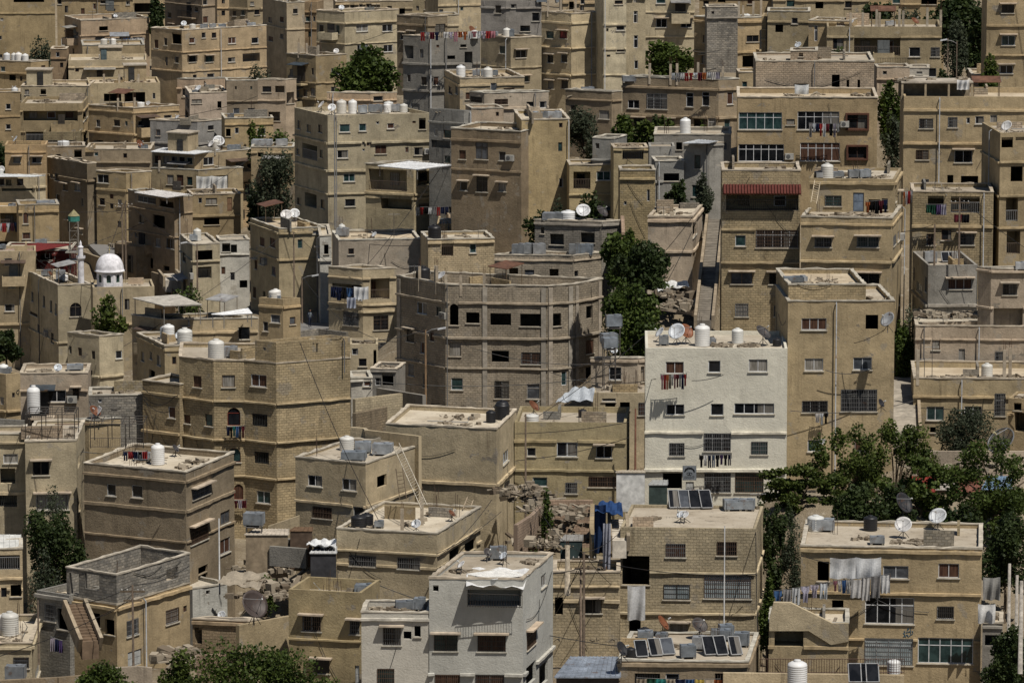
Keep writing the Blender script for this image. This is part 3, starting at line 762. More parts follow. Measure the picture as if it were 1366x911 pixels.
def roof_items(b):
    tile, D = b['tile'], b['D']; its = []
    for tkn in b['items'].split():
        f = tkn.split(','); its.append((f[0], *[float(v) for v in f[1:]]))
    cnt = {}
    for it in its: cnt.setdefault(it[0], []).append(it[1])
    for v in cnt.values(): v.sort()
    nj = 0
    for it in its:
        k, x, y = it[:3]; s1 = it[3] if len(it) > 3 else 40; s2 = it[4] if len(it) > 4 else s1 * 1.2
        yb = y + (s1 * .75 if k in 'dD' else 0)
        p = on_z(tile, x, yb, b['zt'] - .05 if k == 'c' else b['zd'])
        if p.y < 0 or p.y > 3 * D: p = at(tile, x, yb, D)
        mg = {'w': .5, 'k': .5, 'g': .55, 'd': .5, 'D': .5, 's': .4, 'c': -.12, 'a': .15, 'j': .9}.get(k, .5)
        X, Y = clampin(b, p.x, p.y, mg); b.setdefault('occ', []).append((X, Y)); dep = Y; mp = mpp(dep); z = b['zd']
        # keep the picture height of the thing when it had to be moved towards the wall
        lb = None
        if k in KN:
            xs_ = cnt[k]; nm = KN[k][0]
            if len(xs_) == 1: lb = '%s on the roof of the %s' % (nm, b['label'])
            else: lb = '%s %s from left on the %s' % (ORD[xs_.index(it[1])], nm, b['label'])
            w_ = lb.split()
            if len(w_) > 16: lb = lb.replace(' on the roof of the ', ' on ').replace(' from left on the ', ' from left on '); 
        rz = random.uniform(-.3, .3)
        if k in 'wk':
            r_ = min(max(s1 * mp / 2, .32), .95); h_ = min(max(s2 * mp * .97, .6), 2.4)
            tank_white('water_tank', (X, Y, z), r_, h_, jit(random.choice([(.72, .72, .71), (.66, .65, .61), (.74, .73, .70), (.60, .585, .54)]), .05) if k == 'w' else (.018, .018, .02), lb, 'water tank', KN[k][1], rz)
        elif k == 'g':
            w = min(max(s1 * mp * .92, .6), 3.2); h_ = min(max(s2 * mp * .85, .5), 2.0); d_ = min(w, max(.8, w * .6))
            tank_metal((X, Y, z), w, d_, h_, lb, rz * .6, jit(random.choice([(.27, .29, .31), (.34, .36, .38), (.22, .24, .26)]), .12))
        elif k in 'dD':
            r_ = min(max(s1 * mp / 2, .3), 1.1)
            c_ = jit((.55, .56, .57) if k == 'd' else random.choice([(.15, .06, .03), (.05, .045, .045), (.17, .065, .03)]), .15)
            dish((X, Y, z), r_, lb, c_, random.uniform(-75, 20) if k == 'd' else random.uniform(30, 75), random.uniform(35, 50))
        elif k == 's':
            w = s1 * mp; hh = s2 * mp; solar((X, Y, z), min(max(w, .7), 1.3), min(max(hh * 1.25, 1.0), 2.1), lb, R(random.uniform(4, 14)))
        elif k == 'c':
            h_ = min(max(s1 * mp, .6), 3.0) + (b['zt'] - z); m = MB(); q = .12
            m.box(-q, q, -q, q, -.1, h_)
            o = put(m, 'roof_column', 'concrete', b['root'], (X - b['cen'].x, Y - b['cen'].y, z - b['zb']), 0, jit((.40, .34, .26)))
            m = MB()
            for sx in (-.07, .07):
                for sy in (-.07, .07): m.tube([(sx, sy, h_ - .02), (sx + random.uniform(-.05, .05), sy, h_ + random.uniform(.3, .8))], .012, 4)
            put(m, 'rebar', 'metal', o, color=(.10, .05, .03))
        elif k in 'ap':
            h_ = min(max(s1 * mp, .8), 5.0); t = empty('aerial_mast', (X, Y, z)); m = MB(); m.tube([(0, 0, 0), (0, 0, h_)], .03, 6); put(m, 'mast', 'metal', t, color=(.12, .11, .10))
            if k == 'a':
                m = MB(); m.tube([(-.55, 0, h_ * .93), (.55, .1, h_ * .93)], .012, 4)
                for q in range(6): xx = -.5 + q * .2; m.tube([(xx, -.25, h_ * .93), (xx, .25, h_ * .93)], .008, 4)
                put(m, 'antenna', 'metal', t, color=(.3, .3, .3))
            tag(t, lb or 'grey pole standing on the roof of the %s' % b['label'], 'aerial', 'aerial masts on the roofs')
        elif k == 'j':
            nj += 1; rr = max(.8, s1 * mp / 2)
            pts = []
            for _ in range(6):
                xx, yy = clampin(b, X + random.uniform(-rr, rr), Y + random.uniform(-.6, .6), .3); pts.append((xx, yy, z, .35))
            w2 = 'heap of boards and rubble' if nj == 1 else ORD[nj - 1] + ' heap of scraps'
            rubble('rubble', pts, 26 + int(rr * 14), .08, .3, '%s on the roof of the %s' % (w2, b['label']))

def roof_extras(b):
    """stair room, block partition, lean-to, pipes and rods that belong to the house and sit on its roof"""
    inr = b['inr']; n = len(inr); A = abs(sum(inr[i].x * inr[(i + 1) % n].y - inr[(i + 1) % n].x * inr[i].y for i in range(n))) / 2
    if A < 14: return
    occ = b.setdefault('occ', []); th = math.atan2((b['P'][1] - b['P'][0]).y, (b['P'][1] - b['P'][0]).x); z = b['zd']; cz = z - b['zb']
    def spot(m_, rad):
        for _ in range(12):
            t = [random.random() for _ in inr]; s_ = sum(t); p = sum((q * w for q, w in zip(inr, t)), Vector((0, 0))) / s_; p = p + (p - b['cen']) * .6
            x, y = clampin(b, p.x, p.y, m_)
            if all((x - a) ** 2 + (y - c) ** 2 > (rad + .7) ** 2 for a, c in occ): occ.append((x, y)); return (x - b['cen'].x, y - b['cen'].y, cz)
        return None
    R0 = b['root']; w = b['D'] > 372
    if b['D'] > 520 and A > 30 and random.random() < .4:
        s_ = spot(1.7, 2.0)
        if s_:
            m = MB(); x, y, h = random.uniform(1.1, 1.6), random.uniform(1.0, 1.4), random.uniform(1.9, 2.5)
            for (x0, y0, x1, y1) in ((-x, -y, x, -y), (x, -y, x, y), (x, y, -x, y), (-x, y, -x, -y)):
                L = math.hypot(x1 - x0, y1 - y0); m.quad((x0, y0, -.05), (x1, y1, -.05), (x1, y1, h), (x0, y0, h), [(0, 0), (L, 0), (L, h), (0, h)])
            o = put(m, 'stair_room', random.choice(['wall_stucco', 'wall_stucco', 'wall_block']), R0, s_, th, jit(b['col'], .15))
            m = MB(); m.box(-x - .15, x + .15, -y - .2, y + .15, h + .002, h + .14); put(m, 'roof_slab', 'concrete', o, color=jit((.42, .37, .3)))
            d_ = link('door', door_mesh(.8, 1.75), o, (random.uniform(-x + .1, x - .95), -y - .16, .05), color=random.choice([(.04, .04, .04), (.10, .14, .15), (.16, .09, .05), (.03, .03, .03)]))
    for _ in range(0 if not w and random.random() < .6 else random.choice([0, 1, 1, 2]) if A > 22 else random.choice([0, 1])):
        s_ = spot(.8, 1.0)
        if s_:
            m = MB(); L, h = random.uniform(.7, 1.6), random.uniform(.5, 1.2); m.box(-L, L, -.09, .09, -.03, h)
            if random.random() < .5: m.box(-L - .001, -L + .18, .09, 1.2, -.03, h * .7)
            put(m, 'roof_wall', random.choice(['wall_block', 'wall_grey_block', 'wall_stucco']), R0, s_, th + random.choice([0, math.pi / 2]), jit(random.choice([PAL['t'], PAL['g'], PAL['p'], PAL['d']]), .15))
    wd = (b['P'][b['ci']] - b['P'][b['ci'] - 1]) if b['ci'] > 0 else (b['P'][1] - b['P'][0])
    if b['D'] > 372 and not any(k in b['label'] for k in ('blank', 'plain', 'wall', 'mosque', 'tall tan', 'cream', 'tower', 'stone', 'shed', 'room', 'olive', 'raw grey', 'red tiled', 'row of mixed', 'glazed', 'peeling')):
        for i in range(len(b['P']) - 1):
            A0, B0 = b['P'][i], b['P'][i + 1]; L = (B0 - A0).length; d = (B0 - A0) / max(L, .01); nn = Vector((d.y, -d.x)); ang = math.atan2(d.y, d.x)
            if L < 4: continue
            for _ in range(random.choice([0, 1, 1, 2]) if b['D'] > 480 else random.choice([0, 0, 1])):
                w2 = random.uniform(1.8, min(4.5, L * .5)); u = random.uniform(.2, L - w2 - .2); st = random.choice([1, 1, 2]); zf = b['zt'] - .4 - 3.0 * st; pr = random.uniform(.8, 1.5)
                if zf < b['zb'] + 1: continue
                if any(abs(zf - q[2]) < 1.5 and q[0] < u + w2 and q[1] > u and q[3] == i for q in b.setdefault('bal', [])): continue
                b['bal'].append((u, u + w2, zf, i)); p = A0 + d * u + nn * .004
                bl = empty('balcony', (p.x - b['cen'].x, p.y - b['cen'].y, zf - b['zb']), ang); bl.parent = R0; c_ = jit(b['col'], .12)
                m = MB(); m.box(0, w2, -pr, 0, -.16, 0); put(m, 'balcony_slab', 'concrete', bl, color=c_)
                if random.random() < .6:
                    m = MB(); hh = random.uniform(.75, 1.0)
                    for (x0, x1, y0, y1) in ((0, w2, -pr, -pr + .1), (0, .1, -pr + .101, 0), (w2 - .1, w2, -pr + .101, 0)): m.box(x0, x1, y0, y1, .002, hh)
                    put(m, 'balcony_parapet', 'painted', bl, color=c_)
                else: link('balcony_rail', rail_mesh(rd(w2 - .1)), bl, (.03, -pr + .06, .005), 0, (.04, .04, .04))
                dw = rd(random.uniform(.8, 1.3)); link('door', door_mesh(dw, 2.05), bl, (w2 * .5 - dw / 2, -.15, .01), 0, random.choice([(.03, .03, .03), (.06, .05, .04), (.10, .09, .08), (.15, .16, .16)]))
                if random.random() < .45:
                    m = MB(); m.obox((w2 / 2, -pr * .5, 2.35), (w2 / 2 + .1, 0, 0), (0, pr * .55, .1), (0, 0, .03)); put(m, 'balcony_awning', 'galvanised', bl, color=random.choice([(.3, .3, .3), (.14, .10, .08), (.40, .38, .34), (.06, .08, .10)]))
            if b['D'] > 500 and L > 5 and random.random() < .6:      # lower annex built against the front
                w2 = random.uniform(2.6, min(5.5, L * .6)); u = random.uniform(0, L - w2); dp = random.uniform(1.6, 3.4); h = random.uniform(2.5, 3.1); top = b['zt'] - random.choice([3.2, 3.6, 5.6, 6.2])
                if top - h < b['zb'] - 1: continue
                p = A0 + d * u + nn * .003; zb2 = b['zb'] - 2; an_ = empty('annex', (p.x - b['cen'].x, p.y - b['cen'].y, 0), ang); an_.parent = R0; m = MB(); t1 = top - b['zb']
                cu = 0
                for (x0, y0, x1, y1) in ((0, 0, 0, -dp), (0, -dp, w2, -dp), (w2, -dp, w2, 0)):
                    l_ = math.hypot(x1 - x0, y1 - y0); m.quad((x0, y0, -2), (x1, y1, -2), (x1, y1, t1), (x0, y0, t1), [(cu, -2), (cu + l_, -2), (cu + l_, t1), (cu, t1)]); cu += l_
                for (x0, x1, y0, y1) in ((0, w2, -dp, -dp + .18), (0, .18, -dp, 0), (w2 - .18, w2, -dp, 0)): m.quad((x0, y0, t1), (x1, y0, t1), (x1, y1, t1), (x0, y1, t1))
                m.quad((.18, -dp + .18, t1), (w2 - .18, -dp + .18, t1), (w2 - .18, -dp + .18, t1 - .5), (.18, -dp + .18, t1 - .5)); m.quad((.18, 0, t1), (.18, -dp + .18, t1), (.18, -dp + .18, t1 - .5), (.18, 0, t1 - .5)); m.quad((w2 - .18, 0, t1), (w2 - .18, 0, t1 - .5), (w2 - .18, -dp + .18, t1 - .5), (w2 - .18, -dp + .18, t1))
                put(m, 'annex_wall', random.choice(['wall_stucco', 'wall_stucco', 'wall_block']), an_, color=jit(b['col'], .2))
                m = MB(); m.box(.18, w2 - .18, -dp + .18, 0, t1 - .5, t1 - .45); put(m, 'annex_roof', 'roof_deck', an_)
                for q in range(max(1, int(w2 / 2))):
                    if random.random() < .85:
                        ww, hh = random.choice([(.7, .8), (1.0, 1.1), (.9, 1.9), (1.2, 1.0)]); x0 = w2 * (q + .5) / max(1, int(w2 / 2)) - ww / 2
                        wn = link('window', win_mesh(ww, hh, ''), an_, (x0, -dp - .115, t1 - .6 - 2.0 + (.9 if hh < 1.5 else 0) - .3), 0, random.choice([(.1, .09, .07), (.4, .4, .4), (.2, .15, .1)])); link('pane', pane_mesh(ww, hh, 'glass_dark'), wn)
                if random.random() < .5: rubble('rubble', [(*(p + d * random.uniform(.5, w2 - .5) - Vector((0, 0)) + nn * random.uniform(.5, dp - .3)), top - .45, .5) for _ in range(4)], 22, .08, .28, 'scraps piled on the low annex in front of the ' + b['label'], planks=.4)
    if w and random.random() < .3 and A > 24:
        s_ = spot(1.3, 1.5)
        if s_:
            o = empty('lean_to', s_, th); o.parent = R0; h = random.uniform(1.6, 2.1); c_ = random.choice([(.35, .36, .37), (.20, .10, .06), (.45, .44, .42), (.12, .12, .12)])
            m = MB(); m.obox((0, 0, h), (1.3, 0, .0), (0, 1.0, .18), (0, 0, .03)); put(m, 'tin_sheet', 'galvanised', o, color=c_)
            for x_ in (-1.15, 1.15):
                for y_ in (-.85, .85): m = MB(); m.tube([(x_, y_, 0), (x_, y_, h + y_ * .18 - .03)], .035, 5); put(m, 'post', 'wood', o, color=(.16, .12, .08))
    for _ in range(random.choice([0, 1, 2])):
        s_ = spot(.5, .3)
        if s_:
            m = MB()
            for _ in range(random.randint(2, 5)): q, r_ = random.uniform(-.25, .25), random.uniform(-.25, .25); m.tube([(q, r_, 0), (q + random.uniform(-.1, .1), r_ + random.uniform(-.1, .1), random.uniform(.8, 2.0))], .016, 4)
            put(m, 'rebar', 'metal', R0, s_, 0, (.09, .06, .045))
    if random.random() < .5:
        s_ = spot(.6, .4)
        if s_:
            m = MB(); L = random.uniform(.8, 2.2); m.tube([(-L, 0, .06), (L, random.uniform(-.3, .3), .06), (L + .05, .3, .5)], .035, 5); put(m, 'roof_pipe', 'metal', R0, s_, th + random.choice([0, math.pi / 2]), random.choice([(.12, .12, .12), (.35, .35, .34), (.16, .09, .06)]))

SUN_EL, SUN_AZ, SUN, SKY, EXPO = 61.0, 38.0, 5.0, 0.05, -0.32
# tile | distance | front outline | top | height | paint | parapet | label | openings | ledges and pipes | roof things
DATA = '''
A1|680|-60;284,0|-70|14|ys|.4|tall blank mustard block in the top corner|10,103,15,14 3,198,14,20 5,293,16,18 150,3,160,22,o|L65|
A1|705|295;700,-6|-60|12|ts|.5|brown block behind the pinkish stepped block|310,12,20,25 590,62,18,30 665,18,20,20 345,50,18,35 430,60,20,30 490,35,14,30|L-10|
A1|695|690;860,0|-30|9|ls|.4|pale block with shaded top balcony|742,42,90,48,o|L12|
A1|668|335;420,-68;775,22|108|9|ps|.5|pinkish block with laundry and two tanks below|538,150,45,22,o 365,178,42,55,g 402,180,12,25 310,230,20,40 520,210,50,34,o 650,208,60,38,o 715,210,50,34,r|L185|a,480,100,40 d,600,92,20
A1|652|428;750,2|234|7|ts|.3|plain stepped wall house under the pinkish block|800,250,20,25|P553|w,540,233,36,30 w,585,233,36,32
A1|638|355;760,0|312|7|ls|.4|long low house with two squat tanks|725,356,28,24 400,365,20,20|L346|w,530,309,34,28 w,595,309,34,28 j,660,306,60
A1|642|263;345,-5|255|8|ns|.3|narrow brown house beside the long low house|300,285,18,26 320,340,18,26|L300|
A1|632|-60;160,-25;252,35|322|9|ts|.4|low house with four white tanks beside tree|225,355,22,28 65,405,34,30,o 110,410,14,26 15,360,24,26|L380|w,80,318,36,52 w,122,318,28,52 w,150,318,38,56 w,190,318,36,50 j,60,330,90
A1|604|-60;105,0|478|10|ts|.4|plain tan house with two small square windows|43,555,25,30,w 43,660,25,28,w 8,460,20,30|L600|w,90,474,34,28 d,115,408,22
A1|622|785;945,-45;1384,32|158|12|ls|.3|three storey cream house with grey roof tanks|998,212,30,28,w 1058,185,20,28 1112,185,25,28 1205,212,40,32,w 1325,212,35,30,w 1000,308,38,32,h 1088,308,38,32,h 1203,312,38,25 1095,398,38,28,w 1012,400,20,20 918,200,50,60,o 812,230,22,45 860,218,18,40 865,320,14,45 918,312,20,35 1305,300,90,45,r|L270 L370 P1142|g,1060,152,38,28 g,1105,152,36,30 g,1155,152,40,28 w,1000,150,34,22 D,1285,125,26 d,932,125,30 g,1340,150,40,30
A1|676|855;1050,-50;1130,35|-30|11|ns|.4|dark brown block at the top with small windows|985,55,22,26 1020,50,18,26 1055,15,24,26 1058,105,26,36 880,80,20,30 1085,10,18,22 1150,80,20,24|L30|
A1|668|1128;1192,5|-20|10|ls|.3|slim pale block beside the dark brown one|1160,70,20,26 1160,10,18,22|L40|
A1|660|1190;1285,-35;1400,30|-10|10|ts|.4|tan block behind the three storey cream house|1218,72,18,26 1262,68,18,26 1335,65,28,26 1310,20,20,20|L45|a,1300,-12,50
A1|612|110;462,-6|448|7|ls|.3|pale blank house left of the roof pergola|140,480,24,26 225,475,30,34,o|P455|j,330,444,60
A1|615|462;832,3|430|7|ls|.3|pale house with roof pergola and tilted awning|700,508,110,56,o 800,500,14,30 585,508,90,40,o|P560|c,540,428,40 c,620,428,40 c,720,428,40 j,560,424,140
A1|592|105;430,-4;458,50|538|9|ts|.4|long house with two stacked shaded balconies|262,604,285,52,r 280,712,290,52,r 440,605,24,36,o 445,712,22,40,o|L575 L682|j,240,532,70
A1|590|460;692,-38;930,30|562|9|ts|.5|corner house with brown shaded side and three windows|510,642,20,38 607,640,32,34 656,643,14,26 518,747,36,35 607,750,30,35 660,750,14,40 730,642,24,26,w 728,747,30,34|L584 L696|d,770,545,24 w,860,540,40,16 c,700,555,45 c,600,560,45
A1|574|780;1025,-22;1168,32|632|8|gs|.4|grey plastered house with crumbling white roof wall|822,690,22,32 900,690,22,32 985,690,30,20 1095,665,30,24 1062,700,110,60,o|L745|j,930,600,130 d,1055,580,24
A1|598|960;985,-60;1178,10|485|7|ps|.3|small pink house with reddish parapet|1022,528,52,20 925,530,18,34 1140,545,22,36,o|L487|d,1130,518,40 g,1180,640,30,28 j,1140,478,60
A1|600|1176;1345,3|418|9|ns|.3|brown room house with small dark squares|1225,458,10,16 1305,458,10,16 1228,580,32,35 1305,580,38,35 1350,555,12,40|L522|
A1|620|920;1010,-20;1200,14|412|5|ps|.5|ruined pinkish room under the three storey house|1080,430,30,20|L460|j,1120,470,60
A1|570|1168;1420,5|612|7|ts|.3|tan low house with creeping plant and grey tank|1230,680,20,30,w 1180,690,24,40,o|L640|g,1255,700,34,38
A1|550|790;1010,-30;1346,35|800|8|ts|.35|house with white tin roof canopy|820,830,30,40,g 865,825,32,50 905,830,30,50 945,830,30,50 985,830,30,50 1083,838,52,42,w 1300,814,20,18|L890|w,1180,766,46,55 d,1225,716,62 D,1130,748,40 d,1100,735,40 g,1340,760,70,36
A1|545|25;240,-3|752|8|ts|.4|flat house with plain parapet and two hooded windows|88,832,38,30,h 190,832,46,30,h|L786|d,80,728,36
A1|548|238;442,2|760|7|ns|.3|open terrace house with flat canopy and low tank|300,822,30,40,o 340,815,150,70,r 405,790,40,60,o|P310 P370|w,325,742,62,26
A1|568|440;782,-4|776|6|ns|.3|brown plain wall house beneath the corner house|500,800,20,24 650,810,20,24|L840|D,690,808,46 d,682,838,26 g,715,850,36,36 g,750,850,36,36
A2|535|-60;185,-2;236,40|36|7|ls|.2|house with long tin strip and white end|45,72,30,34,o 105,70,34,36 10,70,26,34 90,110,160,14,o|L92|w,48,175,20,44 w,68,175,20,44 d,118,150,44
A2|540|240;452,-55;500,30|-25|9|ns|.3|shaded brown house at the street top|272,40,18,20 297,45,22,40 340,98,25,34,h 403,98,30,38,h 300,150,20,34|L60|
A2|538|500;655,-35;785,25|22|9|ts|.3|house with pale rendered side above the rubble|530,172,30,36 580,145,20,26 622,180,22,36,w 620,290,20,34 535,45,60,60 580,195,20,28|L112|
A2|548|785;1030,-25;1262,25|8|7|ts|.3|terraced house with white tarp across its balcony|885,58,36,50 935,62,36,56 985,66,30,46 1100,72,150,66,r|L118|c,815,4,40
A2|533|1000;1250,8|130|7|ts|.3|house with white metal balcony door|1098,170,58,34 1193,185,26,74,d 1040,165,20,30 1100,275,80,36,o|L236|j,1040,128,50
A2|515|665;905,-48;1000,35|150|14|ns|.3|tall brown house with small striped tin roof|735,262,22,40 742,366,22,50 708,345,14,26 825,275,64,66,o 872,275,40,72,o 885,390,42,52 822,385,24,44 765,160,90,36,g 870,180,80,44,o|L232 L355 P925|
A2|520|-60;97,-3|196|7|ts|.3|balcony house with red and white laundry|45,270,90,80,r|L232|g,40,392,34,26 g,90,392,34,26
A2|516|97;306,4|185|8|ts|.5|tan house with arched window and blank panel|133,258,28,58,a 137,350,42,34 |L215 P178|g,240,182,120,22
A2|505|15;365,-6|425|5|zs|.2|shed under red corrugated roof|240,455,60,40,o|L440|g,220,390,66,36
A2|500|-60;186,0|427|12|ls|.3|pale apartment block with three stacked windows|43,485,42,38,w 62,600,36,40,w 50,723,52,36,w|P100 L800|g,10,395,40,30
A2|490|135;300,-74;472,8|605|11|ls|.5|mosque hall with arched window and white dome|168,665,12,52 228,690,12,60 265,715,12,60 290,730,10,60 200,830,14,42 232,850,14,42 272,880,16,52 175,755,40,16 393,733,62,72,a|L900|g,315,580,50,62 w,350,582,24,28 D,262,552,30 g,240,560,44,40
A2|484|482;802,3|612|10|ls|.3|mosque annex with grey metal roof fence|660,705,26,56 560,720,24,50|L800 P660|
A2|498|1140;1295,6|368|8|ws|.2|grey white house with two dark openings|1175,410,42,46,o 1215,416,32,42,o 1208,560,26,42 1160,530,24,40 1265,600,40,40,o|L440|
A2|492|935;1000,-50;1142,22|395|9|ls|.2|narrow stacked house with street lamp|957,460,16,46 1000,542,20,42 1060,450,90,50,o 1060,540,80,60,r|L480 P1035|w,1025,376,42,66 g,995,378,44,40
A2|475|1300;1448,-55;1690,12|312|9|ts|.25|house with reddish brick parapet and dishes|1362,380,24,45 1416,385,28,46 1360,480,24,40 1640,330,30,20|L330 L470|d,1488,242,62 d,1600,232,54 w,1728,262,44,54 g,1690,262,40,46
A3|455|350;515,-42;640,25|-6|10|ls|.4|low corner house with cluttered grey roof|365,65,14,40 415,75,20,44 485,92,20,44 618,90,32,42,w 470,190,20,40|L200|j,480,-25,110
A2|460|685;870,-45;1340,4|785|9|ls|.25|flat roofed house with rusty antenna and white canopy|765,750,60,80,o 820,770,50,70,o 720,730,30,60 1200,786,44,40,g|L850|a,940,750,70
A3|436|712;855,-48;1012,10|45|10|ts|.25|long house with bright flat roof and roof tanks|742,100,16,46 785,95,14,40 825,120,20,52 790,190,30,40,o 905,120,24,40|L60|d,1075,-15,64 w,1240,-15,58,72 g,1200,-12,66,70 w,1325,-15,62,80 w,1400,70,80,100
A2|447|1345;1470,-30;1560,30|678|11|ts|.4|tan house with two tall tanks at the alley|1430,780,50,42,w 1380,820,26,50 1520,790,30,40|L715|w,1416,678,56,62 w,1472,678,58,66 g,1370,690,60,40
B1|640|40;165,-50;258,28|15|11|ls|.3|slim house with one bright side and wall brackets|80,105,20,28 140,103,20,28 82,203,24,26 140,190,18,26 210,60,24,26|L150|d,110,10,20
B1|644|255;322,-15|12|11|ns|.3|narrow dark house with rusty brackets|275,100,24,28 308,100,14,28 285,180,18,30|L60 L150|
B1|618|320;466,-38;746,30|64|12|es|.4|pale block with four white framed windows|345,155,22,50 397,153,18,28 430,155,20,46 557,147,60,36,w 688,147,52,36,w 560,253,56,38,w 692,253,48,36,w|L120 L228|d,450,46,30 j,480,58,60 a,640,60,40
B1|652|420;660,4|8|9|ls|.3|low house with rooftop junk behind the pale block|592,42,28,38 505,40,22,26 550,30,18,24|L20|j,480,6,90 w,470,6,30,26
B1|645|650;820,0|6|9|ts|.3|small house with junk in front of far roofs|765,62,30,34,o 700,45,24,24|L40|
B1|625|820;950,-20;1000,40|-20|10|ts|.4|tan block with one dark square window|895,30,28,42 845,45,16,24|L68|
B1|603|952;1268,14|-45|12|es|.4|large cream block with diagonal stair line|1075,48,16,18 968,62,20,24 1190,40,16,20|P1055 L20|
B1|590|897;1060,8|78|9|es|.3|plain cream wall beside the grey house|975,160,40,10|L128|
B1|580|738;897,-34;1000,35|88|9|ns|.3|dark fronted house with small hooded windows|765,190,20,34,h 815,176,30,20,h|L130|
B1|505|770;903,-30;1172,14|190|10|gs|.35|grey house with laundry along its roof|800,272,48,66,o 866,280,20,44 800,408,20,40 950,242,14,16 1083,240,32,16,o 878,422,28,42 942,422,30,44 1110,300,40,60,r 1020,300,40,20,o|L330 L470 P905 P990|w,1185,180,40,28 D,1245,178,52 w,1295,180,34,26 w,1335,178,42,44
C1|520|-150;5,-42;165,25|198|9|ts|.3|tan house with long shaded side and hooded windows|58,282,52,38,h 62,412,72,28,h -40,260,30,40 -60,420,30,40|L350|w,10,190,40,52 g,70,190,50,50 g,65,150,46,40
B1|484|985;1065,-50;1400,12|408|7|ls|.35|low pale house with one tall tank|1015,470,18,36 1048,470,14,40 1240,455,30,44,w 1110,500,30,36|L440|w,1070,405,48,66 g,1150,400,36,40 g,1195,400,44,44 g,1245,400,36,36 w,1345,478,50,70 a,1155,405,30
B1|478|1115;1192,-42;1526,14|484|7|ps|.35|pinkish ruined house with white door|1150,515,60,40,g 1430,543,38,26 1497,545,36,34,w 1280,530,70,30,g|L560|j,1290,478,110
B1|470|905;1086,-36;1125,30|577|9|gs|.4|grey parapet house with shaded corner balcony|1000,698,38,42 965,750,100,40,r 940,690,20,40 1000,830,30,40|L640|j,1040,572,40
B1|472|1125;1292,10|562|5|ps|.3|square pink roof room with torn sheet|1260,590,16,30|L640|
B1|488|205;378,-58;916,10|600|12|ls|.4|wide house with row of mixed roof tanks|280,668,22,40 340,670,22,40 225,790,18,38 345,800,16,42 285,790,78,76,r 467,667,54,40,w 560,663,38,38,w 638,640,14,16 706,656,36,28,w 827,636,18,14 870,640,36,66,o 456,802,56,42,w 563,747,14,16 592,750,22,18 565,780,12,12 654,778,58,44 790,780,18,28 850,787,46,42 490,924,58,42,w 495,1054,54,38 228,1046,18,36 290,1041,62,72,r 352,1061,20,46 700,930,120,60,r|L740 L884 L1006 P420 P750|w,450,592,52,74 w,508,592,46,74 g,560,592,50,50 g,627,588,76,50 w,687,586,40,48 g,735,584,50,46 w,768,560,50,46 w,805,584,42,46 g,852,580,50,44 d,345,550,46 d,400,565,44
B1|572|15;160,-5;215,40|415|9|ps|.3|pink house with white painted lower band|62,465,46,30 155,465,100,36,o 180,510,40,60,o|L418 L520|
B1|575|165;316,-40;476,28|290|10|ts|.3|brown sided house behind the big fig tree|190,380,18,36 250,365,14,18 300,372,14,36 420,372,46,36,w 262,485,20,36 300,480,24,42 410,470,30,36|L430 L512|d,333,376,30 c,205,288,60 c,270,288,60 c,330,288,50
B1|520|375;600,-12;738,14|485|6|ps|.3|low pink wall house in front of the fig tree|640,500,50,50|L520|
B1|530|-20;200,-4|765|8|ls|.3|low house with two grey boxes on top|30,805,30,24,o 130,815,30,20 80,860,30,30|L790|g,40,757,110,42 g,142,757,64,44
B2|474|575;825,-25;1030,32|-14|9|ts|.1|open house shaded by white tin canopy|690,60,200,110,r 735,185,160,56,r 920,48,150,76,r 880,190,60,18,g 610,45,40,60|L130 L152|
B2|476|630;945,-14;1010,35|222|5|ns|.5|low brown yard wall house with laundry above|700,262,60,20|L245|k,655,340,52,64 g,720,332,80,54 c,960,228,120
B2|466|945;1150,8;1160,60|285|5|ts|.4|small tan house below the long yard wall|1000,310,30,30|L300|g,1015,325,66,52 w,1105,320,50,66 g,1145,320,44,54 w,1188,318,46,54
B2|462|1080;1165,-42;1342,12|165|6|ys|.2|small mustard shed house below the brown tower|1185,178,34,22 1110,200,24,36|L168|c,1085,160,40 c,1155,158,30
C1|455|22;62,-60;312,24|624|15|ys|.3|tall mustard tower house with two slit windows|265,648,20,32 262,764,22,48 267,951,22,46 90,1000,16,30|P320|g,125,620,44,44 g,180,620,40,44 g,232,620,76,46
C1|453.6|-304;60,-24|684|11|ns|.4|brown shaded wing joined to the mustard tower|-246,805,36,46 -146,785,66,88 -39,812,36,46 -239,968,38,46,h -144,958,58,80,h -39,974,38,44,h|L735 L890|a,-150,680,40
A2|470|1648;1662,-50;1722,14|350|8|ws|.2|small white house with shaded doorway|1695,420,24,50,o|L470|
B2|454|382;560,-32;735,14|522|12|ls|.6|balcony house with blue laundry in shade|480,640,160,80,r 650,625,100,110,r 655,800,78,76,g 500,780,80,70,g 530,770,14,30 555,780,20,60,d|L570 L705 L740|
B2|462|435;860,6|365|6|ps|.2|long blank pinkish wall house|500,430,30,30 880,400,20,30|L370|g,395,355,64,54 w,420,352,34,66 w,452,352,36,66 a,805,480,150 d,690,445,30
B2|448|900;1245,8|362|7|lb|.3|pale stone house with small high window|1133,415,32,46,w 1000,415,60,80,r|L375|k,975,510,70,90 p,1230,440,90
C1|520|165;320,-36;485,30|72|13|es|.4|tall tan block with red curtained window|208,183,40,38 278,183,40,38,hC 210,308,32,42,h 282,305,34,44,h 213,443,32,42,h 285,440,36,44,h|L118 L250 L388|c,170,70,70 c,265,70,70 c,342,70,70
C1|519|485;606,15|-40|15|es|.3|cream wing beside the tall tan block|566,14,42,20 507,157,12,16 575,148,42,24 513,292,18,12 575,265,40,10|L122 L250 L385 P487|
C1|524|606;706,8|-40|13|es|.3|cream stair tower with stacked slit windows|654,90,22,62,w 655,218,22,64,w 657,338,20,44,w 652,5,20,20|L-10|
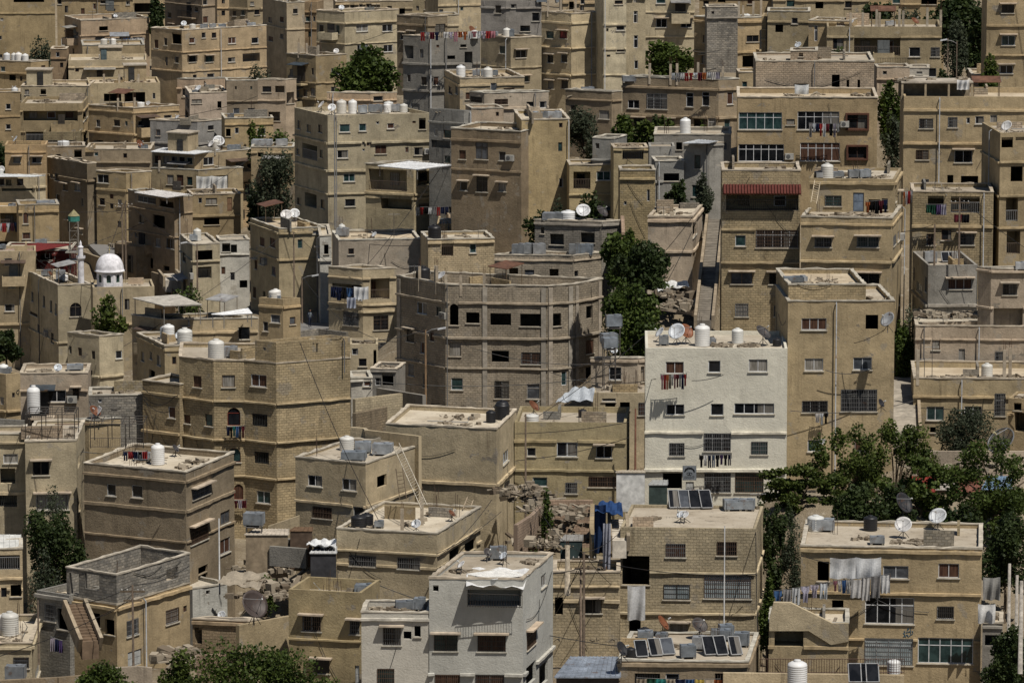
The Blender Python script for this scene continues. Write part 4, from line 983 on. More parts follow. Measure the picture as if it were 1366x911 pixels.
C1|536|275;490,6|-50|10|ts|.3|back block above the tall tan block|378,12,22,24 375,46,22,36 455,30,16,16 320,40,24,60,o|L10|
C1|542|-150;-20,-20;165,8|6|10|gs|.3|grey house with dishes left of the tan block|135,90,40,44 80,150,50,30,o -60,50,30,40 20,30,30,30|L40|d,65,25,34 g,75,130,60,40 g,130,182,50,34
C1|560|706;962,3|-40|11|es|.3|tan block with four paired hooded windows|785,8,48,24,w 915,8,48,20,w 788,122,56,44,hw 917,122,56,44,hw|L60 L190|
C1|520|958;1102,-34;1420,16|95|9|ts|.4|corner house with long cable and roof columns|1027,205,46,38 1013,312,32,42,h 1148,200,46,30 1262,202,62,34 1140,325,44,66,d 1245,320,72,60,o 1310,300,40,26|L112 L270 P1115|c,1190,92,80 c,1212,92,60 c,1265,92,80 c,1305,92,110 w,1290,88,18,26 w,1320,88,18,26
C1|517|1025;1185,4|38|6|gk|.2|grey rubble stone roof room|1055,68,14,14|L90|
C1|562|985;1430,0|-45|9|ts|.3|far tan house above the stone roof room|1020,20,30,30 1100,0,40,30,o 1250,10,30,24|L-10|
C1|480|585;1085,-18;1190,28|415|7|ns|.6|long brown house with tall roof posts|643,543,58,44,w 765,528,106,82,gw 935,520,38,72,w 1018,515,38,72,w 1145,512,30,62,w 990,650,70,60,o 1050,650,40,70 1130,650,30,60|L462 L608|c,708,410,72 c,830,410,72 c,868,410,76 c,978,408,80 c,1010,408,50 c,1125,405,60 g,735,372,74,40
C1|485|1190;1292,5|376|7|ts|.2|narrow house beside the long brown house|1265,482,42,48 1220,450,26,50|L378|
C1|478|290;530,-26;582,40|478|6|ns|.5|low brown yard house with junk on top|490,597,52,44 330,560,30,30|L522|g,560,438,72,40 j,420,468,120 g,545,445,60,40
C1|452|430;542,-20|722|8|gs|.3|dark grey house among the courtyard trees|480,900,64,36,o 455,760,20,30|L830 L880|
C1|448|540;722,5|768|7|ys|.15|small yellow house with deep shaded recess|640,803,110,52,r 600,870,30,30|L775|j,620,762,90
C1|450|750;1150,0|700|8|gs|.3|raw grey concrete house carrying one tall tank|1120,760,20,40 880,760,30,40,o|L702|w,912,696,56,84
C1|443|725;858,2|762|7|gs|.2|plain grey concrete annex|790,850,20,30|L764|
C1|436|905;1038,-8;1110,30|744|7|gs|.2|grey concrete stair room with corrugated top|975,842,30,72|L752|
C2|452|310;575,4|-20|9|ys|.2|yellow house with open balcony and teal door|375,62,90,90,r 487,38,72,48,w 560,90,16,84,d|L130|
C2|432|573;756,3|8|9|yb|.3|olive blank wall block with stone top band|720,140,10,60 600,180,14,20|L48|
C2|436|756;905,6|-40|8|gs|.3|grey white house with reddish yard wall|840,45,80,40,o 790,20,40,50|L60|
C2|425|130;478,-14;582,28|276|7|gb|.15|unfinished block house with bright flat roof|245,368,72,56,o 405,360,70,52,o 170,322,16,32,o 525,365,34,60,o|L290|g,235,268,116,52 w,345,250,80,58 d,400,208,76 D,507,208,72
C2|420|718;950,4;1000,60|250|12|ps|.2|blank pinkish house with one side balcony|960,320,20,60,o|L265 L425|a,800,246,30
D1|448|-125;602,2|508|12|ts|.5|tan house with wide glazed bays and red window frames|-10,630,225,90,w 295,628,215,95,w 497,633,104,72,R -10,795,235,90,w 303,790,205,95,w 497,793,94,62,R 150,635,44,30|P110|j,540,500,70 j,150,500,60
D1|459|-30;585,3|320|8|pb|.2|pale stone roof storey with draped opening|205,472,72,70,o 448,442,12,52,o 505,442,12,52,o 385,440,40,100,o|P275|a,155,315,60
D1|460|150;290,0|266|1.6|pb|.15|+pale stone roof:stair room on the pale stone storey|205,282,22,28,o|L316|d,132,272,38
D1|503|0;246,-2|88|9|ts|.5|house with panelled parapet and glazed door|85,265,96,90,g 30,220,30,50 200,260,40,40|L155 L205|d,110,140,28 w,12,85,20,30
D1|495|244;460,-12|112|9|ts|.15|raised stair room with sloping slab|282,175,16,82,w 410,125,40,20|L118|
D1|490|340;936,2|142|9|ts|.5|house with recessed white balcony and rail|600,245,240,92,r 795,272,56,48,w 905,272,52,50,g|L190 P715|c,462,140,70 c,525,140,70 c,597,140,86 c,612,140,70 c,715,140,90 c,735,140,80 c,860,140,96 c,962,140,84 g,668,138,50,26 D,797,115,46 d,467,128,26
D1|545|560;950,0|-50|9|ts|.3|far house hidden behind dark trees|870,10,80,30,o 700,0,40,40|L20|
D1|470|1172;1500,6|-60|17|ts|.4|tall tan block with hooded windows at the edge|1280,48,64,42,h 1282,212,68,52,hw 1272,362,66,42,hw|L128 L285|
D1|468|600;772,6|350|6|ps|.3|plain pinkish wall house with block parapet|640,380,20,20|L408|
D1|462|770;870,0|355|5|ws|.2|small pale wall beside the shady tree|820,380,30,14|L395|
D1|478|1095;1500,5|392|5|pb|.2|worn stone wall house with small dish|1200,470,30,20|L405|d,1310,448,36
D1|435|740;1500,4|505|13|ts|.5|tan house with peeling white parapet|855,643,72,52,gw 993,637,48,56,gw 1073,628,18,32,w 1132,625,42,40,w 1205,630,34,60 835,805,66,52,g 1048,814,92,62,h 850,946,36,28,g 980,940,30,60,o 1080,945,90,60,o|L570 L742 P925|p,1080,500,80
D1|412|1145;1240,-60;1500,15|692|18|ts|.3|unfinished house with rough open bays|1262,742,58,56,o 1345,700,50,60,r 1325,905,60,80,o 1300,1090,60,120,r 1308,1260,70,120,r 1345,880,20,30|L840 L1015 L1180|d,1225,660,60
D2|400|-205;202,2|10|15|tb|.4|house with red tiled awning over shaded balcony|5,178,380,84,r -110,375,52,56,w 80,365,220,92,gw -103,570,112,58,h 93,572,110,58,h -103,735,68,68,gw 93,740,60,60|L312 L485 P205|j,60,5,50
D2|396|205;678,-4;728,62|258|14|ts|.3|house with cluttered roof terrace and white door|320,384,88,50,hg 552,382,112,54,hg 290,575,120,46,h 400,560,90,70,o 555,572,112,54,h 690,372,12,50,g 712,350,10,50|L290 L482 P1300|j,300,252,60 j,450,252,120 j,600,252,60
D2|402|250;692,-2;726,62|56|3.1|ts|.25|+house with cluttered roof:rooftop room with long light slab edge|372,168,88,56,gw 503,175,56,100,d 585,190,60,60,o 640,185,30,60,o|L72|w,340,52,66,80 g,300,52,60,40 g,398,48,60,36 k,230,50,64,40 g,480,50,60,50 g,535,50,60,52 j,600,50,110
D2|410|785;1205,3|122|14|tb|.3|house with laundry terrace and open shaded rooms|905,160,82,84,r 1058,178,150,110,r 880,368,44,62,gw 1065,368,78,58,gh 960,345,50,56|L295 P1155|a,900,118,50
D2|395|785;866,-48;1122,8|502|9|gs|.6|streak stained grey house with one hooded window|1030,600,124,52,h 820,620,30,50|L508 L705|g,875,490,66,70 s,960,490,40,30 s,1000,490,40,30
D2|389|1125;1192,-40;1480,4|520|11|ps|.15|pinkish house under a bright flat roof|1290,628,72,58,hg 1280,800,150,150,r|L528 L718|g,1235,470,60,50
D3|388|800;1500,3|-55|9|ps|.4|worn pinkish wall behind the scaffold terrace|905,40,40,50 1235,105,46,60,g 1040,90,30,60|L10 P1130|a,950,0,60
D3|378|790;1500,3|218|10|ts|.5|tan house with terrace pipes above its front|902,395,88,72,w 1098,392,88,68,w 1238,350,56,116,g 890,480,30,30,o|L308 P1040|w,1170,210,60,78 a,885,214,180 a,845,214,110 c,810,214,150 c,1260,214,150 c,1290,214,160 j,930,212,150
D3|372|1282;1500,-10|325|8|ts|.15|small tan box room behind the mesh dish|1340,440,50,100,r 1330,360,40,40,o|L400|j,1340,318,40
D2|365|72;137,-72;692,4|688|17|ts|.3|tall olive tan tower with white framed windows|272,808,128,62,w 573,797,64,76,o 272,1018,96,64,w 524,1013,96,64,w 277,1236,132,62,gw 506,1204,188,116,g 275,1439,72,62,w 520,1436,70,60|P388|j,600,684,110
D2|366.5|76;140,-72;542,4|602|1.6|tb|.35|+tall olive tan:stone room on top of the olive tower|400,625,14,14|L720|g,155,595,110,30 g,200,592,70,26 j,440,604,100
C3|362|705;1443,2|58|13|cq|.3|cream white apartment block with hanging laundry|857,158,92,60,w 1063,152,62,62,w 1290,147,98,64,w 860,375,92,54,w 1077,375,64,62,w 1270,370,205,56,w 868,582,80,68,g 1078,545,142,95,gw 1297,575,84,68,g 845,745,100,80,o 1080,755,138,100,g 1245,755,148,100,g 935,780,40,60,d|L490 L683 P938|w,1000,45,80,116 w,1183,30,62,80 D,1315,-25,92 D,915,-30,86 d,868,-30,92 d,780,-20,60 g,800,42,50,60 g,1040,40,60,26 j,1100,45,110 j,1250,48,130 k,1395,46,40,34
C3|391|422;668,-4;706,40|108|5|ps|.15|small pinkish house with grey slab roof|548,188,62,66,w 690,190,16,80,o|L118|d,630,72,28
C3|387|434;760,2|288|8|ls|.1|pale lower house behind the crumpled tin sheet|522,358,50,38,o 598,357,50,40,o 688,372,40,66,g 515,325,70,14|L292|
C3|362|25;604,-2|445|11|ys|.45|mustard house with shelf window and worn walls|112,595,46,44 298,582,108,76,w 490,595,82,62,h 157,750,74,48,w 320,782,62,56,g 482,750,145,54,g|L535 L688|w,115,448,74,52 D,125,360,70 j,230,455,80 k,378,415,24,44
B3|355|680;1255,-28;1358,62|476|11|ls|.35|big blank plastered house with roof water barrels|1303,620,28,62,w 1308,780,26,60,g|L760|k,1226,442,52,66 k,1290,425,80,90 k,1335,425,70,100 j,1100,420,80
B3|345|210;575,-30;858,58|655|10|ls|.2|small tan house with two white windows and ladder|312,745,74,58,w 490,765,76,60,w 350,910,100,60,g 540,910,60,60 660,745,50,60,o|L875|w,478,585,78,76 g,515,640,138,60 g,562,600,90,72 g,665,612,110,76
B3|372|-394;-215,-40;-55,-2;110,-34;495,25@3|135|14|tb|.3|tall block tower with arched red balcony windows|-299,230,44,60 -239,430,38,62 -352,425,34,46 -137,228,68,62 -109,412,68,92,a -107,612,68,74,a -84,802,46,80,a 20,225,80,62,w 25,430,80,66,r 35,625,76,64,r 45,830,70,62,w|L343 L543 L733 P-218|w,-207,118,86,110 g,-125,105,70,70 D,-270,95,40
B3|372.02|0;110,-34;495,25|26|1.75|tb|.4|+tall block tower:raised block parapet on the tower|50,60,14,14|L128|j,300,10,120
A3|375|740;932,-40|245|11|tb|.2|low wing with hanging cables beside the tower|892,390,36,60,w 972,425,30,44|L300 L498|
A3|345|435;965,-43;1215,47|700|13|ns|.45|brown stone house with tank and laundry on top|578,792,46,60 712,800,56,64 1045,800,92,54,hg 1035,1017,92,90,gh 1170,935,50,66 1170,1082,52,76 1055,1205,50,40,o 1055,1248,50,40,o|L745 L898 L1060 P1140|w,820,660,72,112 g,740,640,90,50 j,1010,655,70 D,912,585,46
A3|350|130;396,2;440,62|535|13|ls|.2|tan house under a black iron pergola|213,680,88,72,h 272,855,170,80,h 50,960,40,60 410,640,14,60,o 415,880,14,60,o|L520|a,380,520,60
A3|352|-60;131,-2|500|12|ls|.3|grey white house with little arch shelter|55,630,76,50,w 40,720,80,80,r 30,850,120,60,r 20,470,40,40,r|L540 L800|
A3|386|105;456,-3|185|9|ps|.3|stained pale house with two storey tank stand|295,305,94,62,w 360,295,40,60,g 240,320,40,70,o|L270|d,300,170,44 g,390,172,90,18 j,200,180,50
A3|394|-60;30,-42;106,25|192|9|ts|.3|slim tan house with two white tanks|10,330,20,40 70,300,16,26|L380|w,42,188,54,62 w,108,182,54,64 g,180,185,90,54
A3|362|396;462,-35;625,15|430|6|ts|.2|small tan room behind the iron pergola|425,495,16,62|L440|D,593,285,70 d,508,352,62 j,560,418,80
A3|378|462;760,0|298|6|gk|.2|grey block yard wall house|520,330,20,20|L300|
A4|322|345;605,-42;985,48|505|7.3|ts|.1|roofless grey block house with empty window holes|688,622,62,84,gw 895,562,68,74,gw 700,782,72,84,d 962,525,20,32 480,580,80,70,o 570,620,50,80,o|L520 P740|
A4|322|345;605,-41.8;985,48|350|2.05|gk|1.95|+roofless grey block:bare grey block walls without a roof|478,385,76,80,O 895,345,62,64,O 385,395,50,110,O||
A4|324|190;360,-42|455|7|gb|.5|lower grey annex beside the roofless house|260,545,56,90,g 330,580,60,110,o|L470|j,270,440,110
A4|318|-60;165,-6;215,55|702|6|ls|.4|corner house with one big ribbed white tank|110,805,82,56,g 195,850,24,62|L720|w,52,662,94,128 w,5,655,70,110
A4|342|-60;116,0|212|9|ls|.2|small house with white slab roof and open porch|45,285,120,80,r 90,430,70,60,o 20,440,30,50|L360 L415|
A4|326|1000;1285,-16;1345,40|590|6|nb|.5|low brown yard wall with dish|960,660,40,90,o|L600|d,1255,512,42
A4|345|1000;1180,35|395|5|ws|.2|white painted yard wall|1080,440,20,20|L397|
B4|335|425;945,-17;1172,73|135|8|ls|.25|house with long cracked parapet and dark window band|560,277,142,56,g 800,290,116,60,g 1040,240,60,60,o 1120,200,60,60,o|L240 L312|k,540,105,84,70 k,582,98,70,74 d,838,92,54 D,1028,50,30 g,645,105,30,44 c,765,115,110 c,868,75,130
B4|310|175;552,-16|442|9|ys|.8|mustard house with barred hooded windows|295,602,98,78,hg 520,622,56,72,hg 345,825,84,70,h 535,870,30,100,d|L692|g,755,415,116,60 g,790,420,90,40 j,500,420,80
B4|303.4|553;906,-4|546|9|wq|.5|low white house with broken parapet|712,668,96,92,hg 845,642,32,58,o 793,662,40,40,o 680,885,88,100,g|L575|g,870,490,60,80 g,800,485,110,60 j,640,480,120 j,760,540,90
B4|303|905;1392,-3;1549,72|372|10|wq|.25|big white house with barred windows and tarp|992,702,124,86,hg 1230,705,146,86,hg 940,418,30,32,o 1245,468,284,84,r 1000,892,130,50,g 1220,892,150,50,g 1436,675,46,92,hg 1500,378,26,66 1434,860,50,100,o 1500,860,46,110,o|L862|g,1265,270,92,82 D,1210,255,30 d,1290,275,28 d,1072,320,30 j,1000,330,110 j,1430,290,90
C4|322|225;572,0|335|7.5|lb|.5|low tan house behind the cable pole|240,510,42,90,o 430,512,98,70,h|L405 L478|j,420,325,60 c,300,330,130
C4|325|575;1278,-1;1318,70|110|11|lb|.2|stacked house with pale stone upper storey|862,222,102,72,g 1128,213,102,70,g 867,438,138,80,gp 1132,412,244,120,gwp 880,625,92,44,h 655,325,140,150,o 650,600,60,120,o|L338 L550 P1110|s,862,-2,60,92 s,918,-4,60,92 s,970,-8,60,94 s,1030,-12,60,94 g,1185,-25,120,60 g,1160,-8,100,70 g,1235,-8,84,72 d,888,60,26 d,908,60,26 a,872,55,60 j,700,70,90 a,1290,10,90
C4|300|560;1240,0;1290,60|800|6|ns|.12|front low house crowded with solar collectors|715,890,130,60,r 845,885,70,50,w 1135,890,140,60,r|L812|D,795,600,90 D,985,612,92 g,705,680,84,50 k,700,668,30,20 g,790,690,60,40 g,925,780,82,84 g,985,738,76,86 g,1080,680,72,60 g,1120,690,66,70 g,1205,720,80,90 s,690,782,64,84 s,765,776,66,88 s,828,770,66,84 s,1045,772,60,96 s,1107,772,62,98 s,1180,772,60,94 g,1125,620,76,80 k,580,780,34,60
D4|312|205;1145,0|215|10.5|ts|.3|large tan house with three glazed balcony bays|697,335,130,66,w 972,327,106,74,w 665,535,252,136,w 955,545,86,68,gw 660,748,250,140,gwp 955,742,286,134,w 395,530,60,100,o 320,330,60,100,o 380,790,40,120,d|L228 L448 L690 P788|w,215,118,90,84 g,320,122,120,78 d,735,90,92 d,915,45,96 k,565,118,74,80 g,600,190,80,50 j,850,180,90 j,520,165,50 j,755,180,60
D4|306|38;452,0|600|8|ts|.3|porch house with broken sloping stair wall|142,655,150,130,r 380,560,80,80,o|L720|j,200,590,60
D4|311|1148;1252,0|600|5|gs|.15|side balcony structure with hung sheets|1200,690,80,60,r|L615|j,1190,590,40
B2|415|735;990,-52;1524,-6;1660,26;1804,52@1|602|15|db|.9|large raw grey block building with empty window holes|868,725,52,58,w 955,742,24,46 1035,758,44,112,ao 1132,775,70,58,o 1277,783,108,64,o 1432,787,108,66,o 1568,785,46,66,o 1738,745,34,64,o 920,870,20,50 1040,940,60,70 1052,938,58,68,w 1434,985,100,62,gw 1446,1157,66,76 1050,1118,60,62,w 1283,1148,74,92,g 870,930,20,60 885,1102,24,70 1740,925,40,72 1275,975,90,60,o|L690 L872 L1030 P1000 C750 C970 C1010 C1195 C1500 C1535 C1640 C1672 C1790|c,752,592,70 c,890,600,90 c,912,600,90 c,993,602,50 c,1068,608,50 c,1190,608,60 k,975,515,72,90 d,968,560,58 D,890,565,36 a,740,590,100
B2|422|1245;1655,-5;1800,42|452|3.6|db|.2|+large raw grey:upper storey of the raw grey building|1344,538,46,44,o 1426,545,50,38 1554,543,46,44,o 1665,560,20,60|L475|g,1345,440,66,70 g,1410,440,66,70 g,1480,440,70,70 g,1670,440,66,70 g,1745,440,90,70
D1|556|60;620,2|-30|9|ls|.3|pale far house between the roof columns|150,20,40,34 300,30,40,34,o 450,25,34,34 540,60,30,30|L0|
C1|500|1340;1560,0|60|8|ts|.4|small tan house by the pale stone roof|1400,150,40,40,o 1480,110,30,30|L110|j,1430,55,60
B3|400|492;640,0|35|9|ls|.3|small pale house with narrow lit doorway|520,70,30,44 630,110,30,90,o 560,130,40,40|L20|j,560,30,60
B3|391|600;735,-12|165|7|gs|.3|small dark hut at the foot of the grey building|690,205,60,90,o 640,230,30,40|L175|j,660,160,50
B3|384|500;610,4|210|6|ws|.2|tiny whitewashed hut with blue shutter|585,235,40,40,w|L220|
'''
for ln in DATA.strip().split('\n'):
    building(ln)
CTRL = [('A2', 480, 345, 548), ('A2', 600, 440, 528), ('A2', 380, 300, 566), ('B2', 300, 806, 470), ('B2', 330, 845, 455), ('C2', 985, 740, 392), ('C2', 1062, 268, 432),
        ('D3', 735, 480, 367), ('D3', 735, 215, 388), ('C4', 390, 770, 318), ('C4', 150, 200, 345), ('B4', 80, 330, 345), ('A4', 400, 890, 312), ('A4', 900, 800, 316), ('D4', 1290, 700, 320), ('D3', 300, 800, 345), ('D3', 1000, 780, 350),
        ('C2', 850, 700, 404), ('B3', 620, 400, 392), ('B4', 60, 480, 330)]
CP_ = [at(*c) for c in CTRL]
pts_ = np.array([(x, y, z - .15) for x, y, z in BASES] + [tuple(p) for p in CP_ for _ in range(3)] +
                [(x, 270, 20.0) for x in range(-140, 141, 20)] + [(x, 760, 42.0) for x in range(-160, 161, 20)])
def ground_z(x, y, pw=3.5):
    d2 = (pts_[:, 0] - x) ** 2 + ((pts_[:, 1] - y) * .8) ** 2 + 4.0
    w = d2 ** (-pw / 2); return float((w * pts_[:, 2]).sum() / w.sum())
# ------------------------------------------------------------------ the hillside itself: one sheet to the horizon
STREETS = []
def street_pts(L, Rr):
    for (a, b_) in zip(L, Rr):
        A, B = at(*a), at(*b_)
        STREETS.append((A, B))
SA = ([('A2', 540, 470, 522), ('A2', 440, 375, 545), ('A2', 330, 290, 572)], [('A2', 690, 475, 522), ('A2', 545, 360, 548), ('A2', 410, 280, 574)])
SB = ([('B2', 200, 852, 452), ('B2', 215, 800, 470)], [('B2', 430, 852, 452), ('B2', 400, 800, 470)])
SAMP = []
for L_, R_ in (SA, SB):
    A_ = [at(*p) for p in L_]; B_ = [at(*p) for p in R_]
    for i in range(len(A_) - 1):
        for k in range(9):
            for j in (0, .5, 1): SAMP.append(tuple(A_[i].lerp(A_[i + 1], k / 8).lerp(B_[i].lerp(B_[i + 1], k / 8), j)))
SAMP = np.array(SAMP)
def under_street(x, y, z):
    d = np.hypot(SAMP[:, 0] - x, SAMP[:, 1] - y); i = d.argmin()
    if d[i] > 14: return z
    lim = (SAMP[:, 2] - .3 + np.maximum(0, d - 4) * .55).min() if d[i] < 14 else z
    return min(z, lim)
def terrain():
    xs = [-3000, -1200, -500, -260] + [x for x in range(-150, 151, 3)] + [260, 500, 1200, 3000]
    ys = [-300, 0, 120, 200, 240] + [y for y in range(262, 770, 3)] + [820, 900, 1050, 1400, 2200, 4000]
    v = []; f = []
    for y in ys:
        for x in xs:
            if 262 <= y < 770 and abs(x) <= 150: z = under_street(x, y, ground_z(x, y) - .1)
            elif y >= 770:
                z = 42 + min(1, (y - 770) / 500) * 75 + 6 * math.sin(x * .01)
            elif y < 262: z = 20 if y >= 200 else 12
            else: z = ground_z(max(-150, min(150, x)), y) - .1
            v.append((x, y, z))
    W = len(xs)
    for j in range(len(ys) - 1):
        for i in range(W - 1): f.append((j * W + i, j * W + i + 1, (j + 1) * W + i + 1, (j + 1) * W + i))
    me = bpy.data.meshes.new('ground'); me.from_pydata(v, [], f); me.materials.append(MATS['dusty_ground'])
    me.polygons.foreach_set('use_smooth', [True] * len(f)); me.update()
    o = link('ground', me); tag(o, 'dusty stony hillside under the crowded houses', None, None, 'structure')
terrain()
def strip(name, label, L, Rr, m):
    mb = MB(); A = [at(*p) for p in L]; B = [at(*p) for p in Rr]
    for i in range(len(A) - 1):
        mb.quad(tuple(A[i]), tuple(B[i]), tuple(B[i + 1]), tuple(A[i + 1]))
        for P_, Q_ in ((A[i], A[i + 1]), (B[i + 1], B[i])):
            mb.quad(tuple(P_), tuple(Q_), (Q_.x, Q_.y, Q_.z - 2), (P_.x, P_.y, P_.z - 2))
    mb.quad(tuple(A[0]), (A[0].x, A[0].y, A[0].z - 2.5), (B[0].x, B[0].y, B[0].z - 2.5), tuple(B[0]))
    o = put(mb, name, m); tag(o, label, None, None, 'structure'); return o
strip('street', 'steep grey street climbing between the houses', [('A2', 540, 470, 522), ('A2', 440, 375, 545), ('A2', 330, 290, 572)], [('A2', 690, 475, 522), ('A2', 545, 360, 548), ('A2', 410, 280, 574)], 'street_asphalt')
strip('street', 'short pale street corner where a person stands', [('B2', 200, 852, 452), ('B2', 215, 800, 470)], [('B2', 430, 852, 452), ('B2', 400, 800, 470)], 'street_asphalt')
for b in BUILD:
    roof_items(b); roof_extras(b)
    if b['D'] < 640 and ',' in b['label'] or random.random() < .62: clutter(b)
# ------------------------------------------------------------------ sheets, awnings, canopies
def plate(b, name, tile, pts, z, th, m, col, slope=0.0, posts=True, pz=None):
    P_ = [on_z(tile, x, y, z) for x, y in pts]; mb = MB(); r = b['root'].location
    T = [Vector((p.x - r.x, p.y - r.y, p.z - r.z + slope * (p.y - P_[0].y))) for p in P_]; n = len(T)
    mb.poly([tuple(t) for t in T]); mb.poly([tuple(t - Vector((0, 0, th))) for t in reversed(T)])
    for i in range(n):
        a, c = T[i], T[(i + 1) % n]; dn = Vector((0, 0, th)); mb.quad(tuple(a - dn), tuple(c - dn), tuple(c), tuple(a))
    # ridges of the sheet
    a, c, e, f = T[0], T[1], T[2], T[3]; k = max(4, int((c - a).length / .35))
    for i in range(k + 1):
        s = a.lerp(c, i / k); t = f.lerp(e, i / k); mb.tube([tuple(s + Vector((0, 0, .012))), tuple(t + Vector((0, 0, .012)))], .025, 4)
    o = put(mb, name, m, b['root'], color=col)
    if posts:
        for i in range(n):
            t = T[i].lerp(sum(T, Vector()) / n, .06); pm = MB(); z1 = (pz or b['zd']) - r.z
            if t.z - z1 > .3: pm.tube([(t.x, t.y, z1), (t.x, t.y, t.z - th)], .05, 6); put(pm, 'canopy_post', 'metal', b['root'], color=(.25, .24, .22))
    return o
b = find('house with white tin roof canopy'); plate(b, 'tin_roof', 'A1', [(783, 788), (1012, 802), (1142, 778), (852, 768)], b['zt'] + .12, .06, 'painted', (.62, .63, .64))
b = find('open house shaded by white'); plate(b, 'tin_roof', 'B1', [(638, 862), (845, 881), (1026, 858), (805, 838)], b['zt'] + .9, .06, 'painted', (.64, .65, .66))
b = find('tall brown house with small striped'); plate(b, 'tin_roof', 'A2', [(698, 124), (868, 152), (990, 134), (822, 112)], b['zt'] + .35, .05, 'metal', (.62, .60, .58))
b = find('flat roofed house with rusty'); plate(b, 'tin_canopy', 'A2', [(1098, 756), (1160, 760), (1312, 752), (1290, 726)], b['zd'] + 1.3, .05, 'painted', (.78, .79, .80))
plate(b, 'tin_canopy', 'A2', [(690, 672), (850, 712), (1050, 706), (930, 655)], b['zd'] + 1.9, .08, 'concrete', (.48, .45, .40))
b = find('shed under red'); plate(b, 'tin_roof', 'A2', [(8, 424), (188, 430), (368, 396), (200, 386)], b['zt'] + .3, .05, 'metal', (.19, .03, .027))
b = find('big white house with barred'); plate(b, 'tin_canopy', 'B4', [(1100, 345), (1240, 372), (1420, 352), (1300, 318)], b['zt'] + .02, .03, 'cloth', (.70, .69, .66), posts=False)
b = find('house with long tin'); plate(b, 'tin_roof', 'A2', [(-40, 42), (180, 42), (235, 36), (-20, 26)], b['zt'] + .15, .05, 'painted', (.60, .62, .62), posts=False)
b = find('small house with white slab'); plate(b, 'roof_slab', 'A4', [(-40, 208), (112, 208), (108, 140), (-40, 138)], b['zt'] + .05, .14, 'painted', (.62, .62, .59), posts=False)
b = find('grey concrete stair room'); plate(b, 'tin_roof', 'C1', [(900, 744), (1038, 744), (1082, 734), (985, 726)], b['zt'] + .12, .05, 'galvanised', (.55, .57, .58), posts=False)
b = find('shack') if False else find('tan house with peeling')
# open shack on that roof: columns, a rubble-loaded slab and a tarp
def shack(b, tile, x0, x1, yb, ytop, dep, lab):
    r = empty('roof_shack', (0, 0, 0)); P0 = on_z(tile, x0, yb, b['zd']); P1 = on_z(tile, x1, yb, b['zd'])
    P0.y = max(P0.y, min(p.y for p in b['ring']) + .6); P1.y = P0.y
    P1.x = P0.x + (x1 - x0) * mpp(P0.y)
    h = (yb - ytop) * mpp(P0.y); r.location = ((P0.x + P1.x) / 2, P0.y, b['zd']); w = P1.x - P0.x
    m = MB(); m.box(-w / 2, w / 2, 0, dep, h - .15, h); put(m, 'roof', 'concrete', r, color=(.42, .37, .30))
    m = MB(); m.box(-w / 2, w / 2, dep - .15, dep, 0, h - .154); put(m, 'back_wall', 'concrete', r, color=(.30, .25, .18))
    for k in range(4):
        x = -w / 2 + .1 + (w - .2) * k / 3; m = MB(); m.box(x - .09, x + .09, .05, .23, 0, h - .154); put(m, 'post', 'concrete', r, color=(.35, .29, .2))
    tag(r, lab, 'shack'); 
    rubble('rubble', [(r.location.x + random.uniform(-w / 2, w / 2), P0.y + .5 + random.random() * (dep - 1), b['zd'] + h, .4) for _ in range(8)], 60, .08, .28, 'boards and stones lying on the ' + lab, cat='rubble')
shack(b, 'D1', 725, 1100, 520, 425, 3.5, 'dark open shack on the peeling parapet roof')
def awning(b, fi, tile, x0, x1, ytop, prot, drop, col, name='tiled_awning'):
    A, B = b['P'][fi], b['P'][fi + 1]; d = (B - A).normalized(); nn = Vector((d.y, -d.x)); r = b['root'].location
    u0 = solve_px(A, b['zt'], d, px(tile, x0, 0)[0]); u1 = solve_px(A, b['zt'], d, px(tile, x1, 0)[0]); z = at(tile, (x0 + x1) / 2, ytop, b['D']).z
    mb = MB(); n = max(6, int((u1 - u0) / .24))
    for k in range(n):
        u = u0 + (u1 - u0) * (k + .5) / n; p = A + d * u
        a = Vector((p.x - r.x, p.y - r.y, z - r.z)); c = a + Vector((nn.x * prot, nn.y * prot, -drop))
        mb.tube([tuple(a), tuple(c)], .12, 8)
    o = put(mb, name, 'painted', b['root'], color=col, smooth=True)
    mb = MB()
    for t in (0, .5, 1):
        p = A + d * (u0 + (u1 - u0) * t); a = Vector((p.x - r.x, p.y - r.y, z - r.z - .14)); c = a + Vector((nn.x * prot, nn.y * prot, -drop)); mb.tube([tuple(a), tuple(c)], .04, 5)
    put(mb, 'bracket', 'wood', o, color=(.12, .08, .05))
awning(find('house with red tiled'), 0, 'D2', -200, 205, 86, 1.0, .62, (.15, .047, .037))
# ------------------------------------------------------------------ cloth
def cloth(name, w, h, kind='sheet', wav=.09, nx=14, nz=7):
    m = MB(); ph = random.uniform(0, 6); fr = random.uniform(9, 17)
    def P(u, v):     # u 0..1 across, v 0..1 down
        x = (u - .5) * w
        if kind == 'shirt':
            if v < .35: x *= 1.0
            else: x *= .62
        if kind == 'trousers': x *= .8
        y = math.sin(u * fr + ph + v * 2) * wav * (.4 + v) + math.sin(v * 5 + ph) * wav * .3
        sag = -.06 * math.sin(u * math.pi) * w
        return (x, y, -v * h + sag * (1 - v))
    for i in range(nx):
        for j in range(nz):
            u0, u1, v0, v1 = i / nx, (i + 1) / nx, j / nz, (j + 1) / nz
            if kind == 'trousers' and v0 > .3 and abs((u0 + u1) / 2 - .5) < .1: continue
            m.quad(P(u0, v0), P(u0, v1), P(u1, v1), P(u1, v0))
    return m.mesh(name, 'cloth', True)
